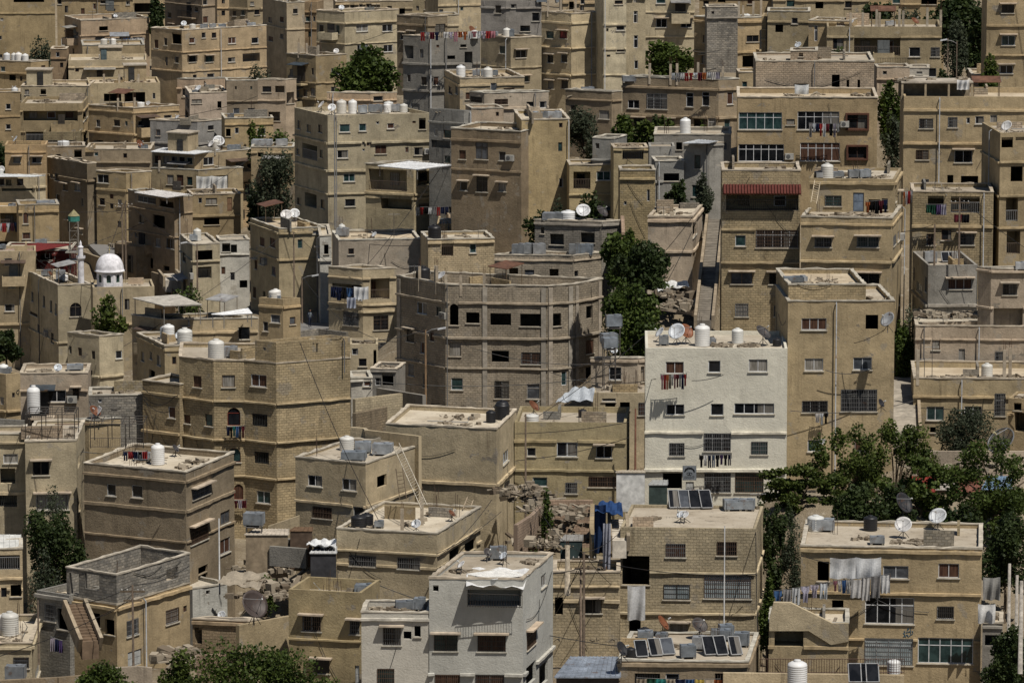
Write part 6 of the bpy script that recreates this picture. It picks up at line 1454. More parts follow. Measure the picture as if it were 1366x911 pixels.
# ------------------------------------------------------------------ low walls
def wall(tile, pts, D, h, label, mc='gb', th=.3, name='low_wall'):
    P_ = [at(tile, x, y, d) for x, y, d in pts]; c = sum(P_, Vector()) / len(P_); m = MB(); cum = 0
    for a, b_ in zip(P_, P_[1:]):
        d = (b_ - a); L = Vector((d.x, d.y)).length; dx, dy = d.x / L, d.y / L; nx_, ny_ = dy * th / 2, -dx * th / 2
        def q(p, s, z): return (p.x - c.x + nx_ * s, p.y - c.y + ny_ * s, p.z - c.z - z)
        for s in (1, -1):
            pts4 = [q(a, s, h), q(b_, s, h), q(b_, s, 0), q(a, s, 0)]; u4 = [(cum, -h), (cum + L, -h), (cum + L, 0), (cum, 0)]
            m.quad(*(pts4 if s == 1 else pts4[::-1]), u4 if s == 1 else u4[::-1])
        m.quad(q(a, 1, 0), q(b_, 1, 0), q(b_, -1, 0), q(a, -1, 0), [(cum, 0), (cum + L, 0), (cum + L, th), (cum, th)])
        for p, rv in ((a, 0), (b_, 1)):
            e = [q(p, -1, h), q(p, 1, h), q(p, 1, 0), q(p, -1, 0)]; m.quad(*(e[::-1] if rv else e))
        cum += L
    o = put(m, name, WSTY[mc[1]], None, tuple(c), color=jit(PAL[mc[0]])); tag(o, label, 'wall', 'low walls between the houses'); return o
wall('B3', [(515, 320, 372), (760, 290, 376)], 0, 2.0, 'patterned stone parapet beside the tower', 'lb')
wall('B3', [(640, 262, 386), (880, 300, 378)], 0, 1.5, 'long bare wall along the dark alley', 'gs')
wall('B3', [(515, 395, 366), (680, 360, 370)], 0, 4.0, 'brown stone yard wall below the patterned parapet', 'nb')
wall('B3', [(500, 465, 357), (570, 470, 356.5), (580, 480, 356), (858, 512, 352)], 0, 5, 'thin broken wall joined to the blank plastered house', 'ls')
wall('C4', [(175, -40, 349), (430, -40, 350)], 0, 3.5, 'tall stone yard wall below the mustard house', 'rb')
wall('C4', [(30, 90, 338), (110, 40, 342), (170, -20, 348)], 0, 5, 'sloping rough wall on the left of the rubble yard', 'rb')
wall('C4', [(430, -20, 346), (425, 100, 336), (440, 180, 330)], 0, 4, 'plastered wall on the right of the rubble yard', 'ts')
wall('B4', [(80, 150, 342), (215, 165, 341)], 0, 1.2, 'weathered upper concrete step wall', 'gs')
wall('B4', [(80, 198, 338), (270, 212, 337)], 0, 1.4, 'weathered lower concrete step wall', 'gs')
wall('B4', [(70, 95, 345), (232, 40, 345)], 0, 3.0, 'smooth slanting tan wall with dark slit', 'ls')
wall('A4', [(510, 835, 303), (720, 822, 303), (790, 830, 303)], 0, 2.5, 'pale kerb wall above the lowest trees', 'ps')
wall('A4', [(0, 895, 300), (300, 880, 300), (510, 862, 301)], 0, 2.5, 'long brown boundary wall at the bottom', 'ns')
wall('A4', [(1020, 765, 306), (1290, 752, 306)], 0, 3.5, 'stone retaining wall under the yard', 'rb')
wall('B4', [(-90, 610, 314), (180, 560, 318)], 0, 4, 'cracked earth coloured wall left of the mustard house', 'ts')
wall('D4', [(-200, 855, 299), (740, 868, 299)], 0, 3, 'low wall carrying the iron railing', 'ls')
wall('D3', [(780, 590, 356), (1080, 590, 356), (1400, 590, 357)], 0, 3, 'pinkish garden wall behind the spreading tree', 'ps')
wall('B2', [(105, 860, 448), (330, 830, 452), (480, 850, 450)], 0, 1.2, 'grey block parapet beside the street corner', 'gk')
wall('A2', [(430, 430, 528), (560, 475, 520), (650, 540, 512)], 0, 1.8, 'brown wall along the lower side of the street', 'ns')
wall('A2', [(405, 225, 566), (470, 285, 556)], 0, 1.8, 'sloping pale wall at the street bend', 'ls')
wall('A2', [(790, 535, 505), (870, 560, 503)], 0, 3.0, 'dark brown wall at the foot of the tall brown house', 'ns')
wall('D2', [(835, 800, 390.5), (1190, 790, 390.5)], 0, 2, 'rough stone terrace wall under the junk', 'pb')
wall('D1', [(590, 352, 474), (780, 348, 474)], 0, 3, 'rough block wall between the two tan houses', 'rb')
wall('A3', [(-30, 420, 384), (130, 430, 384)], 0, 2, 'grey block wall under the slim tan house', 'gb')
wall('C2', [(585, 245, 427), (590, 330, 420)], 0, 3, 'broken wall beside the blank pinkish house', 'rb')
# ------------------------------------------------------------------ stairs
def stairs(tile, a, b_, w, n, label, col=(.34, .30, .24), name='stairway'):
    A, B = at(tile, *a), at(tile, *b_); t = empty(name, tuple(A)); d = B - A; hd = Vector((d.x, d.y, 0)); L = hd.length; hd.normalize(); sd = Vector((hd.y, -hd.x, 0)); m = MB(); rise = d.z / n
    for k in range(n):
        c = hd * (L * (k + .5) / n); zt = rise * (k + 1)
        m.obox((c.x, c.y, zt - .6), tuple(sd * w / 2), tuple(hd * (L / n / 2 - .0005)), (0, 0, .6))
    put(m, 'steps', 'concrete', t, color=col)
    for s in (-1, 1):
        m = MB(); c = hd * L / 2 + sd * s * (w / 2 + .13); ln = math.sqrt(L * L + d.z * d.z) / 2; dv = Vector((hd.x * L, hd.y * L, d.z)).normalized()
        m.obox((c.x, c.y, d.z / 2 - .1), tuple(sd * .12), tuple(dv * ln), tuple(sd.cross(dv) * .55)); put(m, 'side_wall', 'concrete', t, color=jit((.34, .28, .20)))
    tag(t, label, 'stairs', 'outdoor stairs'); return t
stairs('C2', (1010, 790, 388), (1066, 262, 432), 1.15, 60, 'long shadowed stairway climbing beside the pink house', (.21, .185, .15))  # step colour darkened to stand for the shadow lying on this stairway
stairs('D3', (740, 500, 366), (730, 205, 392), 2.2, 40, 'dark stairway beside the olive tan tower', (.36, .32, .26))
stairs('C4', (570, 178, 325), (562, 60, 329.5), .95, 9, 'pale concrete steps beside the blue tarp', (.55, .50, .42))
stairs('A4', (470, 705, 317), (385, 500, 320.6), 1.15, 13, 'rusty outdoor steps of the roofless house', (.17, .12, .08))
stairs('A2', (900, 580, 500), (870, 545, 506), 1.6, 7, 'short pale steps above the mosque annex', (.48, .43, .36))
# ------------------------------------------------------------------ poles and cables
POLES = {}
def pole(key, tile, x, yb, yt, D, label, arm='n', col=(.10, .075, .055), grp='poles along the lanes', r=.09):
    A, B = at(tile, x, yb, D), at(tile, x, yt, D); h = B.z - A.z; t = empty('utility_pole' if arm != 'l' else 'street_lamp', tuple(A)); m = MB(); m.tube([(0, 0, -1.5), (0, 0, h)], [r, r * .7], 8); put(m, 'post', 'wood' if arm != 'm' else 'metal', t, color=col, smooth=True)
    if arm == 'c':
        m = MB(); m.box(-.8, .8, -.05, .05, h - .5, h - .4); m.box(-.6, .6, -.05, .05, h - 1.1, h - 1.0); c = put(m, 'crossarm', 'wood', t, color=(.12, .09, .06))
        for x_ in (-.7, -.35, .35, .7):
            m = MB(); m.lathe([(.03, h - .4), (.05, h - .33), (.03, h - .27), (0, h - .25)], 8, (x_, 0, 0)); put(m, 'insulator', 'plastic', c, color=(.45, .43, .4))
    if arm == 'l':
        s = 1 if x < 900 else -1; m = MB(); m.tube([(0, 0, h - .25), (.5 * s, -.1, h + .02), (1.05 * s, -.15, h + .12)], .035, 6); put(m, 'lamp_arm', 'metal', t, color=(.3, .3, .3))
        m = MB(); m.obox((1.3 * s, -.17, h + .12), (.33, 0, .06), (0, .11, 0), (-.0, 0, .06)); put(m, 'lamp_head', 'metal', t, color=(.62, .63, .64))
    tag(t, label, 'pole' if arm != 'l' else 'street lamp', grp); POLES[key] = Vector(B); return t
pole('a', 'A2', 637, 458, 180, 515, 'tall dark pole left of the steep street end', 'c')
pole('b', 'A2', 655, 548, 168, 508, 'tall dark pole nearest the mosque dome', 'c')
pole('c', 'A2', 345, 265, 10, 560, 'thin dark pole at the street bend', 'n')
pole('d', 'B2', 246, 835, 560, 468, 'street lamp by the person at the corner', 'l')
pole('e', 'B2', 205, 820, 330, 466, 'tall black pole beside the alley balcony', 'n')
pole('f', 'C4', 384, 752, 232, 316, 'dark cable pole with many hanging wires', 'c', r=.11)
pole('g', 'C4', 368, 752, 300, 316.5, 'shorter pole strapped to the dark cable pole', 'n', (.16, .12, .09))
pole('h', 'A4', 693, 818, 400, 312, 'pole with lamp in front of the roofless house', 'c')
pole('i', 'B3', 888, 400, -40, 386, 'brown lamp pole in front of the grey block building', 'l', (.14, .09, .05))
pole('j', 'C3', 82, 1140, 398, 358, 'thin dark pole at the corner of the mustard house', 'n')
pole('k', 'C3', 652, 690, 370, 360, 'rusty pole beside the dark gap', 'n', (.12, .055, .035))
pole('l', 'D2', 898, 410, 290, 394, 'short black pole before the laundry house', 'n')
pole('m', 'D2', 1026, 405, 150, 394, 'tall black aerial pole before the laundry terrace', 'c')
pole('n', 'B1', 416, 1110, 575, 484, 'thin pole in front of the wide ledge house', 'm', (.09, .09, .09), r=.07)
pole('o', 'C4', 1114, 530, 95, 322, 'thin metal mast on the stacked house', 'm', (.3, .3, .3), r=.05)
pole('p', 'A4', 200, 700, 480, 318, 'dark post at the corner of the grey annex', 'n', r=.07)
pole('q', 'D1', 965, 430, 200, 472, 'thin pole in front of the drooping tree', 'n', r=.06)
pole('r', 'D1', 1012, 430, 215, 472, 'lamp pole beside the drooping tree', 'l', r=.06)
pole('s', 'A2', 1025, 560, 390, 488, 'pole with lamp in front of the narrow stacked house', 'l')
pole('t', 'D4', 1282, 700, 290, 308, 'bare concrete post in the lower corner', 'n', (.36, .33, .29), r=.13)
pole('u', 'D4', 1322, 700, 350, 306, 'second bare concrete post in the lower corner', 'n', (.36, .33, .29), r=.13)
pole('v', 'D4', 1345, 740, 380, 303, 'thick concrete post nearest the corner thicket', 'n', (.36, .33, .29), r=.16)
pole('w', 'A4', 1140, 340, 55, 332, 'white drainage post beside the brown stone house', 'm', (.36, .36, .35), r=.06)
pole('x', 'C4', 300, 340, 195, 318, 'stub of block pillar by the cable pole', 'n', (.34, .29, .22), r=.2)
def cable(A, B, label, sag=.03, r=.026):
    A, B = Vector(A), Vector(B); c = (A + B) / 2; L = (B - A).length; m = MB()
    m.tube([tuple(A.lerp(B, k / 12) - c - Vector((0, 0, 4 * sag * L * (k / 12) * (1 - k / 12)))) for k in range(13)], r, 4)
    o = put(m, 'overhead_cable', 'metal', None, tuple(c), color=(.022, .022, .022)); tag(o, label, 'cable', 'overhead cables')
W = lambda tile, x, y, D: at(tile, x, y, D)
cable(POLES['f'], W('C4', 570, 130, 324), 'cable from the cable pole up to the stair top')
cable(POLES['f'], W('C4', 572, 430, 324), 'cable from the cable pole to the dark doorway house')
cable(POLES['f'], W('C4', 232, 560, 320), 'cable dropping left from the cable pole', .05)
cable(POLES['f'] - Vector((0, 0, .6)), W('C4', 235, 480, 320), 'second cable dropping left from the cable pole', .07)
cable(POLES['f'] - Vector((0, 0, 1.0)), W('B4', 1300, 330, 306), 'cable from the cable pole to the white house roof')
cable(POLES['f'], W('C3', 60, 700, 355), 'cable from the cable pole up to the mustard house')
cable(POLES['f'] - Vector((0, 0, .4)), W('C4', 1280, 345, 324), 'long cable across the stacked house')
cable(POLES['h'], W('A4', 985, 300, 323), 'cable from the lamp pole over the roofless house')
cable(POLES['h'] - Vector((0, 0, .5)), W('A4', 490, 570, 320), 'cable from the lamp pole to the rusty steps', .04)
cable(POLES['h'], W('A4', 345, 500, 322), 'cable from the lamp pole to the grey annex')
cable(POLES['h'] - Vector((0, 0, .9)), W('A4', 0, 770, 314), 'cable from the lamp pole to the ribbed tank house')
cable(POLES['b'], POLES['a'], 'cable between the two tall street poles')
cable(POLES['b'], W('A2', 470, 620, 486), 'cable from the nearest pole to the mosque')
cable(POLES['a'], W('A2', 400, 20, 556), 'cable from the street pole up the street')
cable(POLES['b'], W('A2', 1000, 400, 492), 'cable from the nearest pole to the narrow stacked house')
cable(POLES['c'], W('A2', 560, 230, 530), 'cable over the street bend')
cable(POLES['i'], W('B3', 500, 20, 378), 'cable from the brown lamp pole to the tower')
cable(POLES['i'], W('C3', 420, 140, 390), 'cable along the grey block building', .06)
cable(W('C3', 205, 180, 392), W('C3', 760, 215, 361), 'cable crossing to the cream white block', .02)
cable(W('C3', 30, 500, 361), W('C3', 620, 440, 359), 'upper cable on the mustard house front', .02)
cable(W('C3', 30, 640, 361), W('C3', 620, 520, 359), 'lower cable on the mustard house front', .03)
cable(W('C3', 945, 225, 361), W('C3', 1110, 195, 361.2), 'short black cable on the cream block', .05)
cable(W('A3', 740, 260, 372), W('A3', 925, 300, 369.5), 'pale cable looped on the low wing', .14, .03)
cable(W('A3', 742, 300, 372), W('A3', 910, 305, 370), 'second pale cable looped on the low wing', .22, .03)
cable(W('A3', 744, 320, 372), W('A3', 890, 380, 370), 'third pale cable looped on the low wing', .16, .03)
cable(POLES['e'], W('B2', 560, 600, 452), 'cable from the black pole to the alley balcony')
cable(POLES['e'], W('B2', 0, 300, 470), 'cable from the black pole to the dish house')
cable(POLES['d'], W('B2', 735, 900, 418), 'cable from the corner street lamp to the grey building')
cable(POLES['m'], W('D2', 1480, 480, 390), 'cable from the aerial pole over the pinkish house')
cable(POLES['l'], W('D2', 725, 330, 395), 'cable from the short black pole')
cable(W('D3', 150, 380, 364), W('D3', 790, 330, 366), 'cable slung across the olive tower', .05)
cable(W('D3', 480, 30, 364), W('D3', 640, -40, 362), 'diagonal cable on the olive tower', .04)
cable(W('D3', 330, 170, 364.3), W('D3', 580, 160, 364.3), 'looped cable between the olive tower windows', .1)
cable(W('D3', 790, 365, 377), W('D3', 1363, 375, 372), 'cable along the terrace pipes house', .01)
cable(W('C2', 780, 460, 418), W('C2', 950, 250, 418), 'diagonal cable on the blank pinkish wall', .02)
cable(W('C2', 800, 620, 412), W('C2', 945, 330, 416), 'lower diagonal cable on the blank pinkish wall', .02)
cable(W('B1', 470, 240, 600), W('B1', 740, 150, 600), 'thin cable across the white windowed block', .02)
cable(W('C1', 940, 265, 516), W('C1', 1110, 255, 516), 'sagging cable on the corner house', .08)
cable(W('B3', 235, 30, 355), W('B4', 640, 60, 340), 'cable from the front house down to the cracked house')
cable(W('B4', 945, 240, 333), W('B4', 1280, 20, 345), 'cable along the cracked parapet side', .02)
cable(W('B4', 945, 260, 333), W('B4', 1230, -40, 345), 'second cable along the cracked parapet side', .03)
cable(W('D4', 205, 250, 311), W('D4', 360, 290, 310), 'taut cable to the torn tarp', .01)
# ------------------------------------------------------------------ single things
def ladder(tile, x0, y0, x1, y1, D0, D1, label, col):
    A, B = at(tile, x0, y0, D0), at(tile, x1, y1, D1); t = empty('ladder', tuple(A)); d = B - A; s = d.cross(Vector((0, 1, 0))).normalized() * .24; n = int(d.length / .33)
    for k in (-1, 1):
        m = MB(); m.tube([tuple(s * k), tuple(d + s * k)], .035, 5); put(m, 'rail', 'wood', t, color=col)
    for i in range(1, n):
        p = d * (i / n); m = MB(); m.tube([tuple(p - s), tuple(p + s)], .022, 5); put(m, 'rung', 'wood', t, color=col)
    tag(t, label, 'ladder', 'ladders leaning on the houses')
ladder('B3', 880, 880, 735, 560, 336, 343.5, 'long pale ladder leaning on the small tan house', (.50, .45, .36))
ladder('B3', 770, 840, 750, 680, 342, 344, 'short dark ladder behind the long one', (.12, .09, .06))
ladder('D2', 270, 180, 290, 65, 398, 401, 'wooden ladder on the cluttered roof terrace', (.5, .42, .3))
ladder('B3', 1095, 900, 1120, 835, 345, 347, 'small ladder by the rooftop hut', (.35, .28, .2))
def pergola(tile, x0, x1, yb, yt, D, dep, label):
    A, B, C_ = at(tile, x0, yb, D), at(tile, x1, yb, D), at(tile, x0, yt, D); w = B.x - A.x; h = C_.z - A.z; t = empty('pergola', tuple((A + B) / 2)); r = .035
    for x in (-w / 2, -w / 6, w / 6, w / 2):
        for y in (0, dep): m = MB(); m.tube([(x, y, 0), (x, y, h)], r, 5); put(m, 'post', 'metal', t, color=(.04, .035, .03))
    m = MB()
    for y in np.linspace(0, dep, 4): m.tube([(-w / 2, y, h), (w / 2, y, h)], r * .8, 4)
    for x in np.linspace(-w / 2, w / 2, 6): m.tube([(x, 0, h), (x, dep, h)], r * .8, 4)
    put(m, 'top_grid', 'metal', t, color=(.04, .035, .03))
    m = MB()
    for z in (.1, .75): m.tube([(-w / 2, 0, z), (w / 2, 0, z)], .02, 4)
    for x in np.linspace(-w / 2, w / 2, 30): m.tube([(x, 0, .1), (x, 0, .75)], .011, 4)
    put(m, 'rail', 'metal', t, color=(.05, .04, .035)); tag(t, label, 'pergola', 'iron pergolas')
pergola('A3', 132, 388, 530, 400, 350, 3.2, 'black iron pergola on the hooded window house')
pergola('A3', 470, 745, 575, 450, 353, 3.6, 'bare iron frame between the tan room and tower')
def railing(tile, pts, D, h, label, col):
    P_ = [at(tile, x, y, D) for x, y in pts]; c = P_[0]; t = empty('railing', tuple(c)); m = MB(); tops = MB()
    for a, b_ in zip(P_, P_[1:]):
        n = int((b_ - a).length / .16)
        for i in range(n + 1):
            p = a.lerp(b_, i / n) - c; m.tube([tuple(p), (p.x, p.y, p.z + h)], .016, 4)
        for z in (.08, h): tops.tube([tuple(a - c + Vector((0, 0, z))), tuple(b_ - c + Vector((0, 0, z)))], .025, 5)
    put(m, 'bars', 'metal', t, color=col); put(tops, 'hand_rail', 'metal', t, color=col); tag(t, label, 'railing', 'iron railings')
railing('D4', [(-10, 862), (740, 862)], 299.5, .95, 'rusty iron railing in front of the porch house', (.10, .055, .04))
railing('D1', [(600, 345), (765, 345)], 488, .8, 'black balcony rail of the recessed balcony house', (.03, .03, .03))
railing('B4', [(1105, 515), (1388, 522)], 302.2, .85, 'dark iron balcony rail beneath the white tarp', (.03, .028, .025))
def sign():
    A, B = at('C3', 898, 742, 360.7), at('C3', 970, 668, 360.7); c = (A + B) / 2; w, h = B.x - A.x, B.z - A.z; t = empty('shop_sign', tuple(c)); m = MB(); m.box(-w / 2, w / 2, 0, .3, -h / 2, h / 2); put(m, 'sign_box', 'metal', t, color=(.16, .17, .18))
    m = MB(); m.box(-w / 2 + .04, w / 2 - .04, -.012, -.003, -h / 2 + .04, h / 2 - .04); f = put(m, 'sign_face', 'painted', t, color=(.20, .22, .24))
    m = MB(); ink = -.02   # curved line of script, an eye-like emblem and two lines of text, as far as the photograph shows them
    for k in range(11):
        a = math.pi * (.12 + .76 * k / 10); x, z = -math.cos(a) * w * .36, h * .02 + math.sin(a) * h * .33
        m.obox((x, ink, z), (.045, 0, .02 * math.cos(a)), (0, .004, 0), (0, 0, random.uniform(.05, .09)))
        if k % 3 == 1: m.obox((x, ink, z + .12), (.018, 0, 0), (0, .004, 0), (0, 0, .016))
    m.tube([(w * .2 * math.cos(t_ * math.pi / 8), ink, -h * .03 + h * .09 * math.sin(t_ * math.pi / 8)) for t_ in range(17)], .016, 4)
    m.lathe([(0, -.06), (.06, 0), (0, .06)], 8, (0, ink + .01, -h * .03))
    for row, z in enumerate((-h * .24, -h * .36)):
        x = -w * .36
        while x < w * .34:
            l_ = random.uniform(.05, .14); m.obox((x + l_ / 2, ink, z), (l_ / 2, 0, 0), (0, .004, 0), (0, 0, .014)); m.obox((x + l_ * .3, ink, z + .035), (.014, 0, 0), (0, .004, 0), (0, 0, random.uniform(.02, .045))); x += l_ + .03
    put(m, 'lettering', 'painted', f, color=(.015, .018, .022)); tag(t, 'grey hanging shop sign with dark script on the cream block', 'sign')
sign()
def graffiti():
    b = find('large tan house with three'); y0 = b['P'][0]; pts = [(735, 650, 745, 665), (745, 665, 760, 660), (760, 625, 752, 650), (752, 650, 768, 645), (768, 640, 775, 655), (775, 620, 772, 645), (735, 668, 750, 672), (752, 660, 762, 672), (765, 668, 785, 655), (740, 640, 745, 652), (758, 635, 766, 628), (780, 640, 786, 650)]
    m = MB(); r = b['root'].location
    for x0, y_0, x1, y_1 in pts:
        A, B = at('D4', x0, y_0, 311.93), at('D4', x1, y_1, 311.93); fy = min(b['P'][0].y, b['P'][1].y)
        for s in (0, 1):
            pass
        out = []
        dd = (b['P'][1] - b['P'][0]).normalized(); nn = Vector((dd.y, -dd.x))
        for x, y in ((x0, y_0), (x1, y_1)):
            rr = ray(px('D4', x, y)); t = (b['P'][0] + nn * .012 - CAM.xy).dot(nn) / Vector((rr.x, rr.y)).dot(nn); out.append(CAM + rr * t - r)
        m.tube([tuple(out[0]), tuple((out[0] + out[1]) / 2 + Vector((.02, 0, .03))), tuple(out[1])], .022, 4)
    put(m, 'graffiti', 'painted', b['root'], color=(.02, .10, .17))
graffiti()
def scribble(lbl, tile, strokes, off, col, w=.02, fi=None):
    b = find(lbl); r = b['root'].location; m = MB()
    for st in strokes:
        out = []
        for x, y in st:
            i = 0
            A, B = b['P'][fi or 0], b['P'][(fi or 0) + 1]; dd = (B - A).normalized(); nn = Vector((dd.y, -dd.x)); rr = ray(px(tile, x, y)); t = (A + nn * off - CAM.xy).dot(nn) / Vector((rr.x, rr.y)).dot(nn); out.append(tuple(CAM + rr * t - r))
        m.tube(out, w, 4)
    put(m, 'graffiti', 'painted', b['root'], color=col)
scribble('slim tan house', 'A3', [[(98, 272), (88, 278), (85, 288), (93, 294), (100, 286)], [(100, 274), (98, 288), (94, 302)]], .012, (.03, .03, .03), .03, 1)
scribble('low tan house behind', 'C4', [[(232, 690), (250, 680), (262, 690)], [(255, 670), (258, 692)], [(415, 685), (430, 692), (445, 688)], [(450, 675), (452, 690), (465, 686)], [(520, 690), (535, 682), (548, 690)]], .012, (.10, .09, .08), .018)
scribble('raised stair room', 'D1', [[(385, 130), (395, 118), (402, 132)], [(408, 132), (412, 115), (425, 120), (420, 134)], [(430, 132), (436, 118)]], .012, (.10, .07, .05), .03)
def stair_wall():
    b = find('porch house'); r = b['root'].location; A, B = b['P'][0], b['P'][1]; dd = (B - A).normalized(); nn = Vector((dd.y, -dd.x)); m = MB(); F_ = []
    for x, y in ((40, 640), (40, 575), (62, 492), (150, 494), (365, 600), (452, 600), (452, 695), (360, 712), (245, 640)):
        rr = ray(px('D4', x, y)); t = (A + nn * .2 - CAM.xy).dot(nn) / Vector((rr.x, rr.y)).dot(nn); F_.append(CAM + rr * t - r)
    bk = Vector((-nn.x, -nn.y, 0)) * .38; n = len(F_)
    m.poly([tuple(p) for p in F_], [(p.x, p.z) for p in F_]); m.poly([tuple(p + bk) for p in F_[::-1]], [(p.x, p.z) for p in F_[::-1]])
    for i in range(n): p, q = F_[i], F_[(i + 1) % n]; m.quad(tuple(p), tuple(p + bk), tuple(q + bk), tuple(q))
    put(m, 'stair_wall', 'wall_stucco', b['root'], color=PAL['l'])
stair_wall()
scribble('shed under red', 'A2', [[(235, 440), (235, 462), (250, 466)], [(258, 440), (258, 468)], [(268, 442), (285, 440), (285, 468)], [(200, 480), (215, 486), (225, 478)], [(240, 478), (255, 488), (275, 480)]], .02, (.6, .58, .55), .04)
def mesh_dish():
    D = 352; c = at('D3', 1248, 540, D); R_ = 76 * mpp(D) * 1.02; g = ground_z(c.x, c.y); t = empty('mesh_dish', (c.x, c.y, c.z - 4.2)); az, el = -48, 42
    bd = Vector((math.sin(R(az)) * math.cos(R(el)), -math.cos(R(az)) * math.cos(R(el)), math.sin(R(el)))); a = bd.cross(Vector((0, 0, 1))).normalized(); u = a.cross(bd); C0 = Vector((0, 0, 4.2))
    def P(rr, th): return C0 + bd * (R_ * .3 * (rr / R_) ** 2 - R_ * .15) + a * rr * math.cos(th) + u * rr * math.sin(th)
    m = MB(); N = 48
    for k in range(1, 25):
        rr = R_ * k / 24
        m.tube([tuple(P(rr, 2 * math.pi * j / 28)) for j in range(29)], .011, 3, False)
    for j in range(N): m.tube([tuple(P(R_ * k / 6, 2 * math.pi * j / N)) for k in range(7)], .010, 3, False)
    put(m, 'wire_mesh', 'metal', t, color=(.045, .05, .055))
    m = MB(); m.tube([tuple(P(R_, 2 * math.pi * j / 32)) for j in range(33)], .045, 5)
    for j in range(10): m.tube([tuple(P(R_ * k / 6, 2 * math.pi * j / 10) - bd * .03) for k in range(7)], .025, 4)
    put(m, 'rim', 'metal', t, color=(.16, .17, .18))
    m = MB(); fp = C0 + bd * R_ * .8
    for th in (R(90), R(210), R(330)): m.tube([tuple(P(R_, th)), tuple(fp)], .025, 4)
    f = put(m, 'feed_arm', 'metal', t, color=(.3, .31, .33)); m = MB(); m.tube([tuple(fp), tuple(fp + bd * .3)], .08, 8); put(m, 'receiver', 'plastic', f, color=(.55, .5, .3))
    m = MB(); m.tube([(0, 0, -1.0), (0, 0, 3.2), tuple(C0 - bd * R_ * .16)], .09, 8); put(m, 'mast', 'metal', t, color=(.06, .06, .06))
    tag(t, 'very large dark wire mesh dish above the spreading tree', 'satellite dish')
mesh_dish()
def shed(tile, x0, x1, yf, yb, D0, D1, h, label, rc, wc, mat_='metal'):
    A, B, C_, E = at(tile, x0, yf, D0), at(tile, x1, yf, D0), at(tile, x1, yb, D1), at(tile, x0 + (x1 - x0) * .25, yb, D1); t = empty('shed', (A.x, A.y, A.z - h)); o = Vector(t.location); m = MB()
    Q = [A - o, B - o, C_ - o, E - o]; th = Vector((0, 0, .06))
    m.poly([tuple(q) for q in Q]); m.poly([tuple(q - th) for q in Q[::-1]])
    for i in range(4): m.quad(tuple(Q[i] - th), tuple(Q[(i + 1) % 4] - th), tuple(Q[(i + 1) % 4]), tuple(Q[i]))
    k = int((B - A).length / .3)
    for i in range(k + 1): m.tube([tuple(Q[0].lerp(Q[1], i / k) + Vector((0, 0, .015))), tuple(Q[3].lerp(Q[2], i / k) + Vector((0, 0, .015)))], .035, 4)
    put(m, 'tin_roof', mat_, t, color=rc); m = MB()
    sh = [q * 1.0 for q in Q]; ctr = sum(sh, Vector()) / 4; sh = [q.lerp(ctr, .05) for q in sh]
    for i in range(4):
        a, b_ = sh[i], sh[(i + 1) % 4]; m.quad((a.x, a.y, -1), (b_.x, b_.y, -1), (b_.x, b_.y, b_.z - .1), (a.x, a.y, a.z - .1), [(0, 0), ((b_ - a).length, 0), ((b_ - a).length, h), (0, h)])
    put(m, 'wall', 'concrete', t, color=wc); tag(t, label, 'shed', 'tin roofed sheds'); return t
shed('C4', 232, 575, 880, 772, 299, 305, 2.6, 'grey corrugated tin shed by the solar collector roof', (.30, .34, .40), (.06, .05, .045), 'galvanised')
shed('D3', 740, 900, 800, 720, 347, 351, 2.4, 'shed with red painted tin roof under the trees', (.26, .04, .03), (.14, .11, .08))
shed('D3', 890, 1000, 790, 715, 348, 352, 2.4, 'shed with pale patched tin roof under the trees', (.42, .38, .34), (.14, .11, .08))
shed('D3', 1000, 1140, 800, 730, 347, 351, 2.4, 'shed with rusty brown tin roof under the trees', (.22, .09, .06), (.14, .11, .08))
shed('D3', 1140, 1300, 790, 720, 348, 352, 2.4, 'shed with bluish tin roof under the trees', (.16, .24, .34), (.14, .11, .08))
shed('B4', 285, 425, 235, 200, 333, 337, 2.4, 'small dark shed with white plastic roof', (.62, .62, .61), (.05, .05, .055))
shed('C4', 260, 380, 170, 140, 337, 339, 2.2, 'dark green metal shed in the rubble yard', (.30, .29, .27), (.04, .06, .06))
shed('C3', 550, 705, 700, 690, 356, 359, 2.0, 'whitewashed hut with open doorway by the cream block', (.50, .44, .35), (.60, .60, .58))
shed('C3', 720, 820, 765, 740, 356, 359, 1.4, 'green tool box shed before the cream block', (.35, .36, .36), (.05, .07, .065))
shed('A4', 1270, 1500, 140, 110, 338, 341, 2.5, 'low hut under the big grey tank', (.48, .42, .34), (.28, .22, .15), 'concrete')
shed('B4', 180, 300, 120, 100, 339, 341, 1.9, 'little wooden hut with junk', (.16, .10, .06), (.10, .07, .05), 'wood')
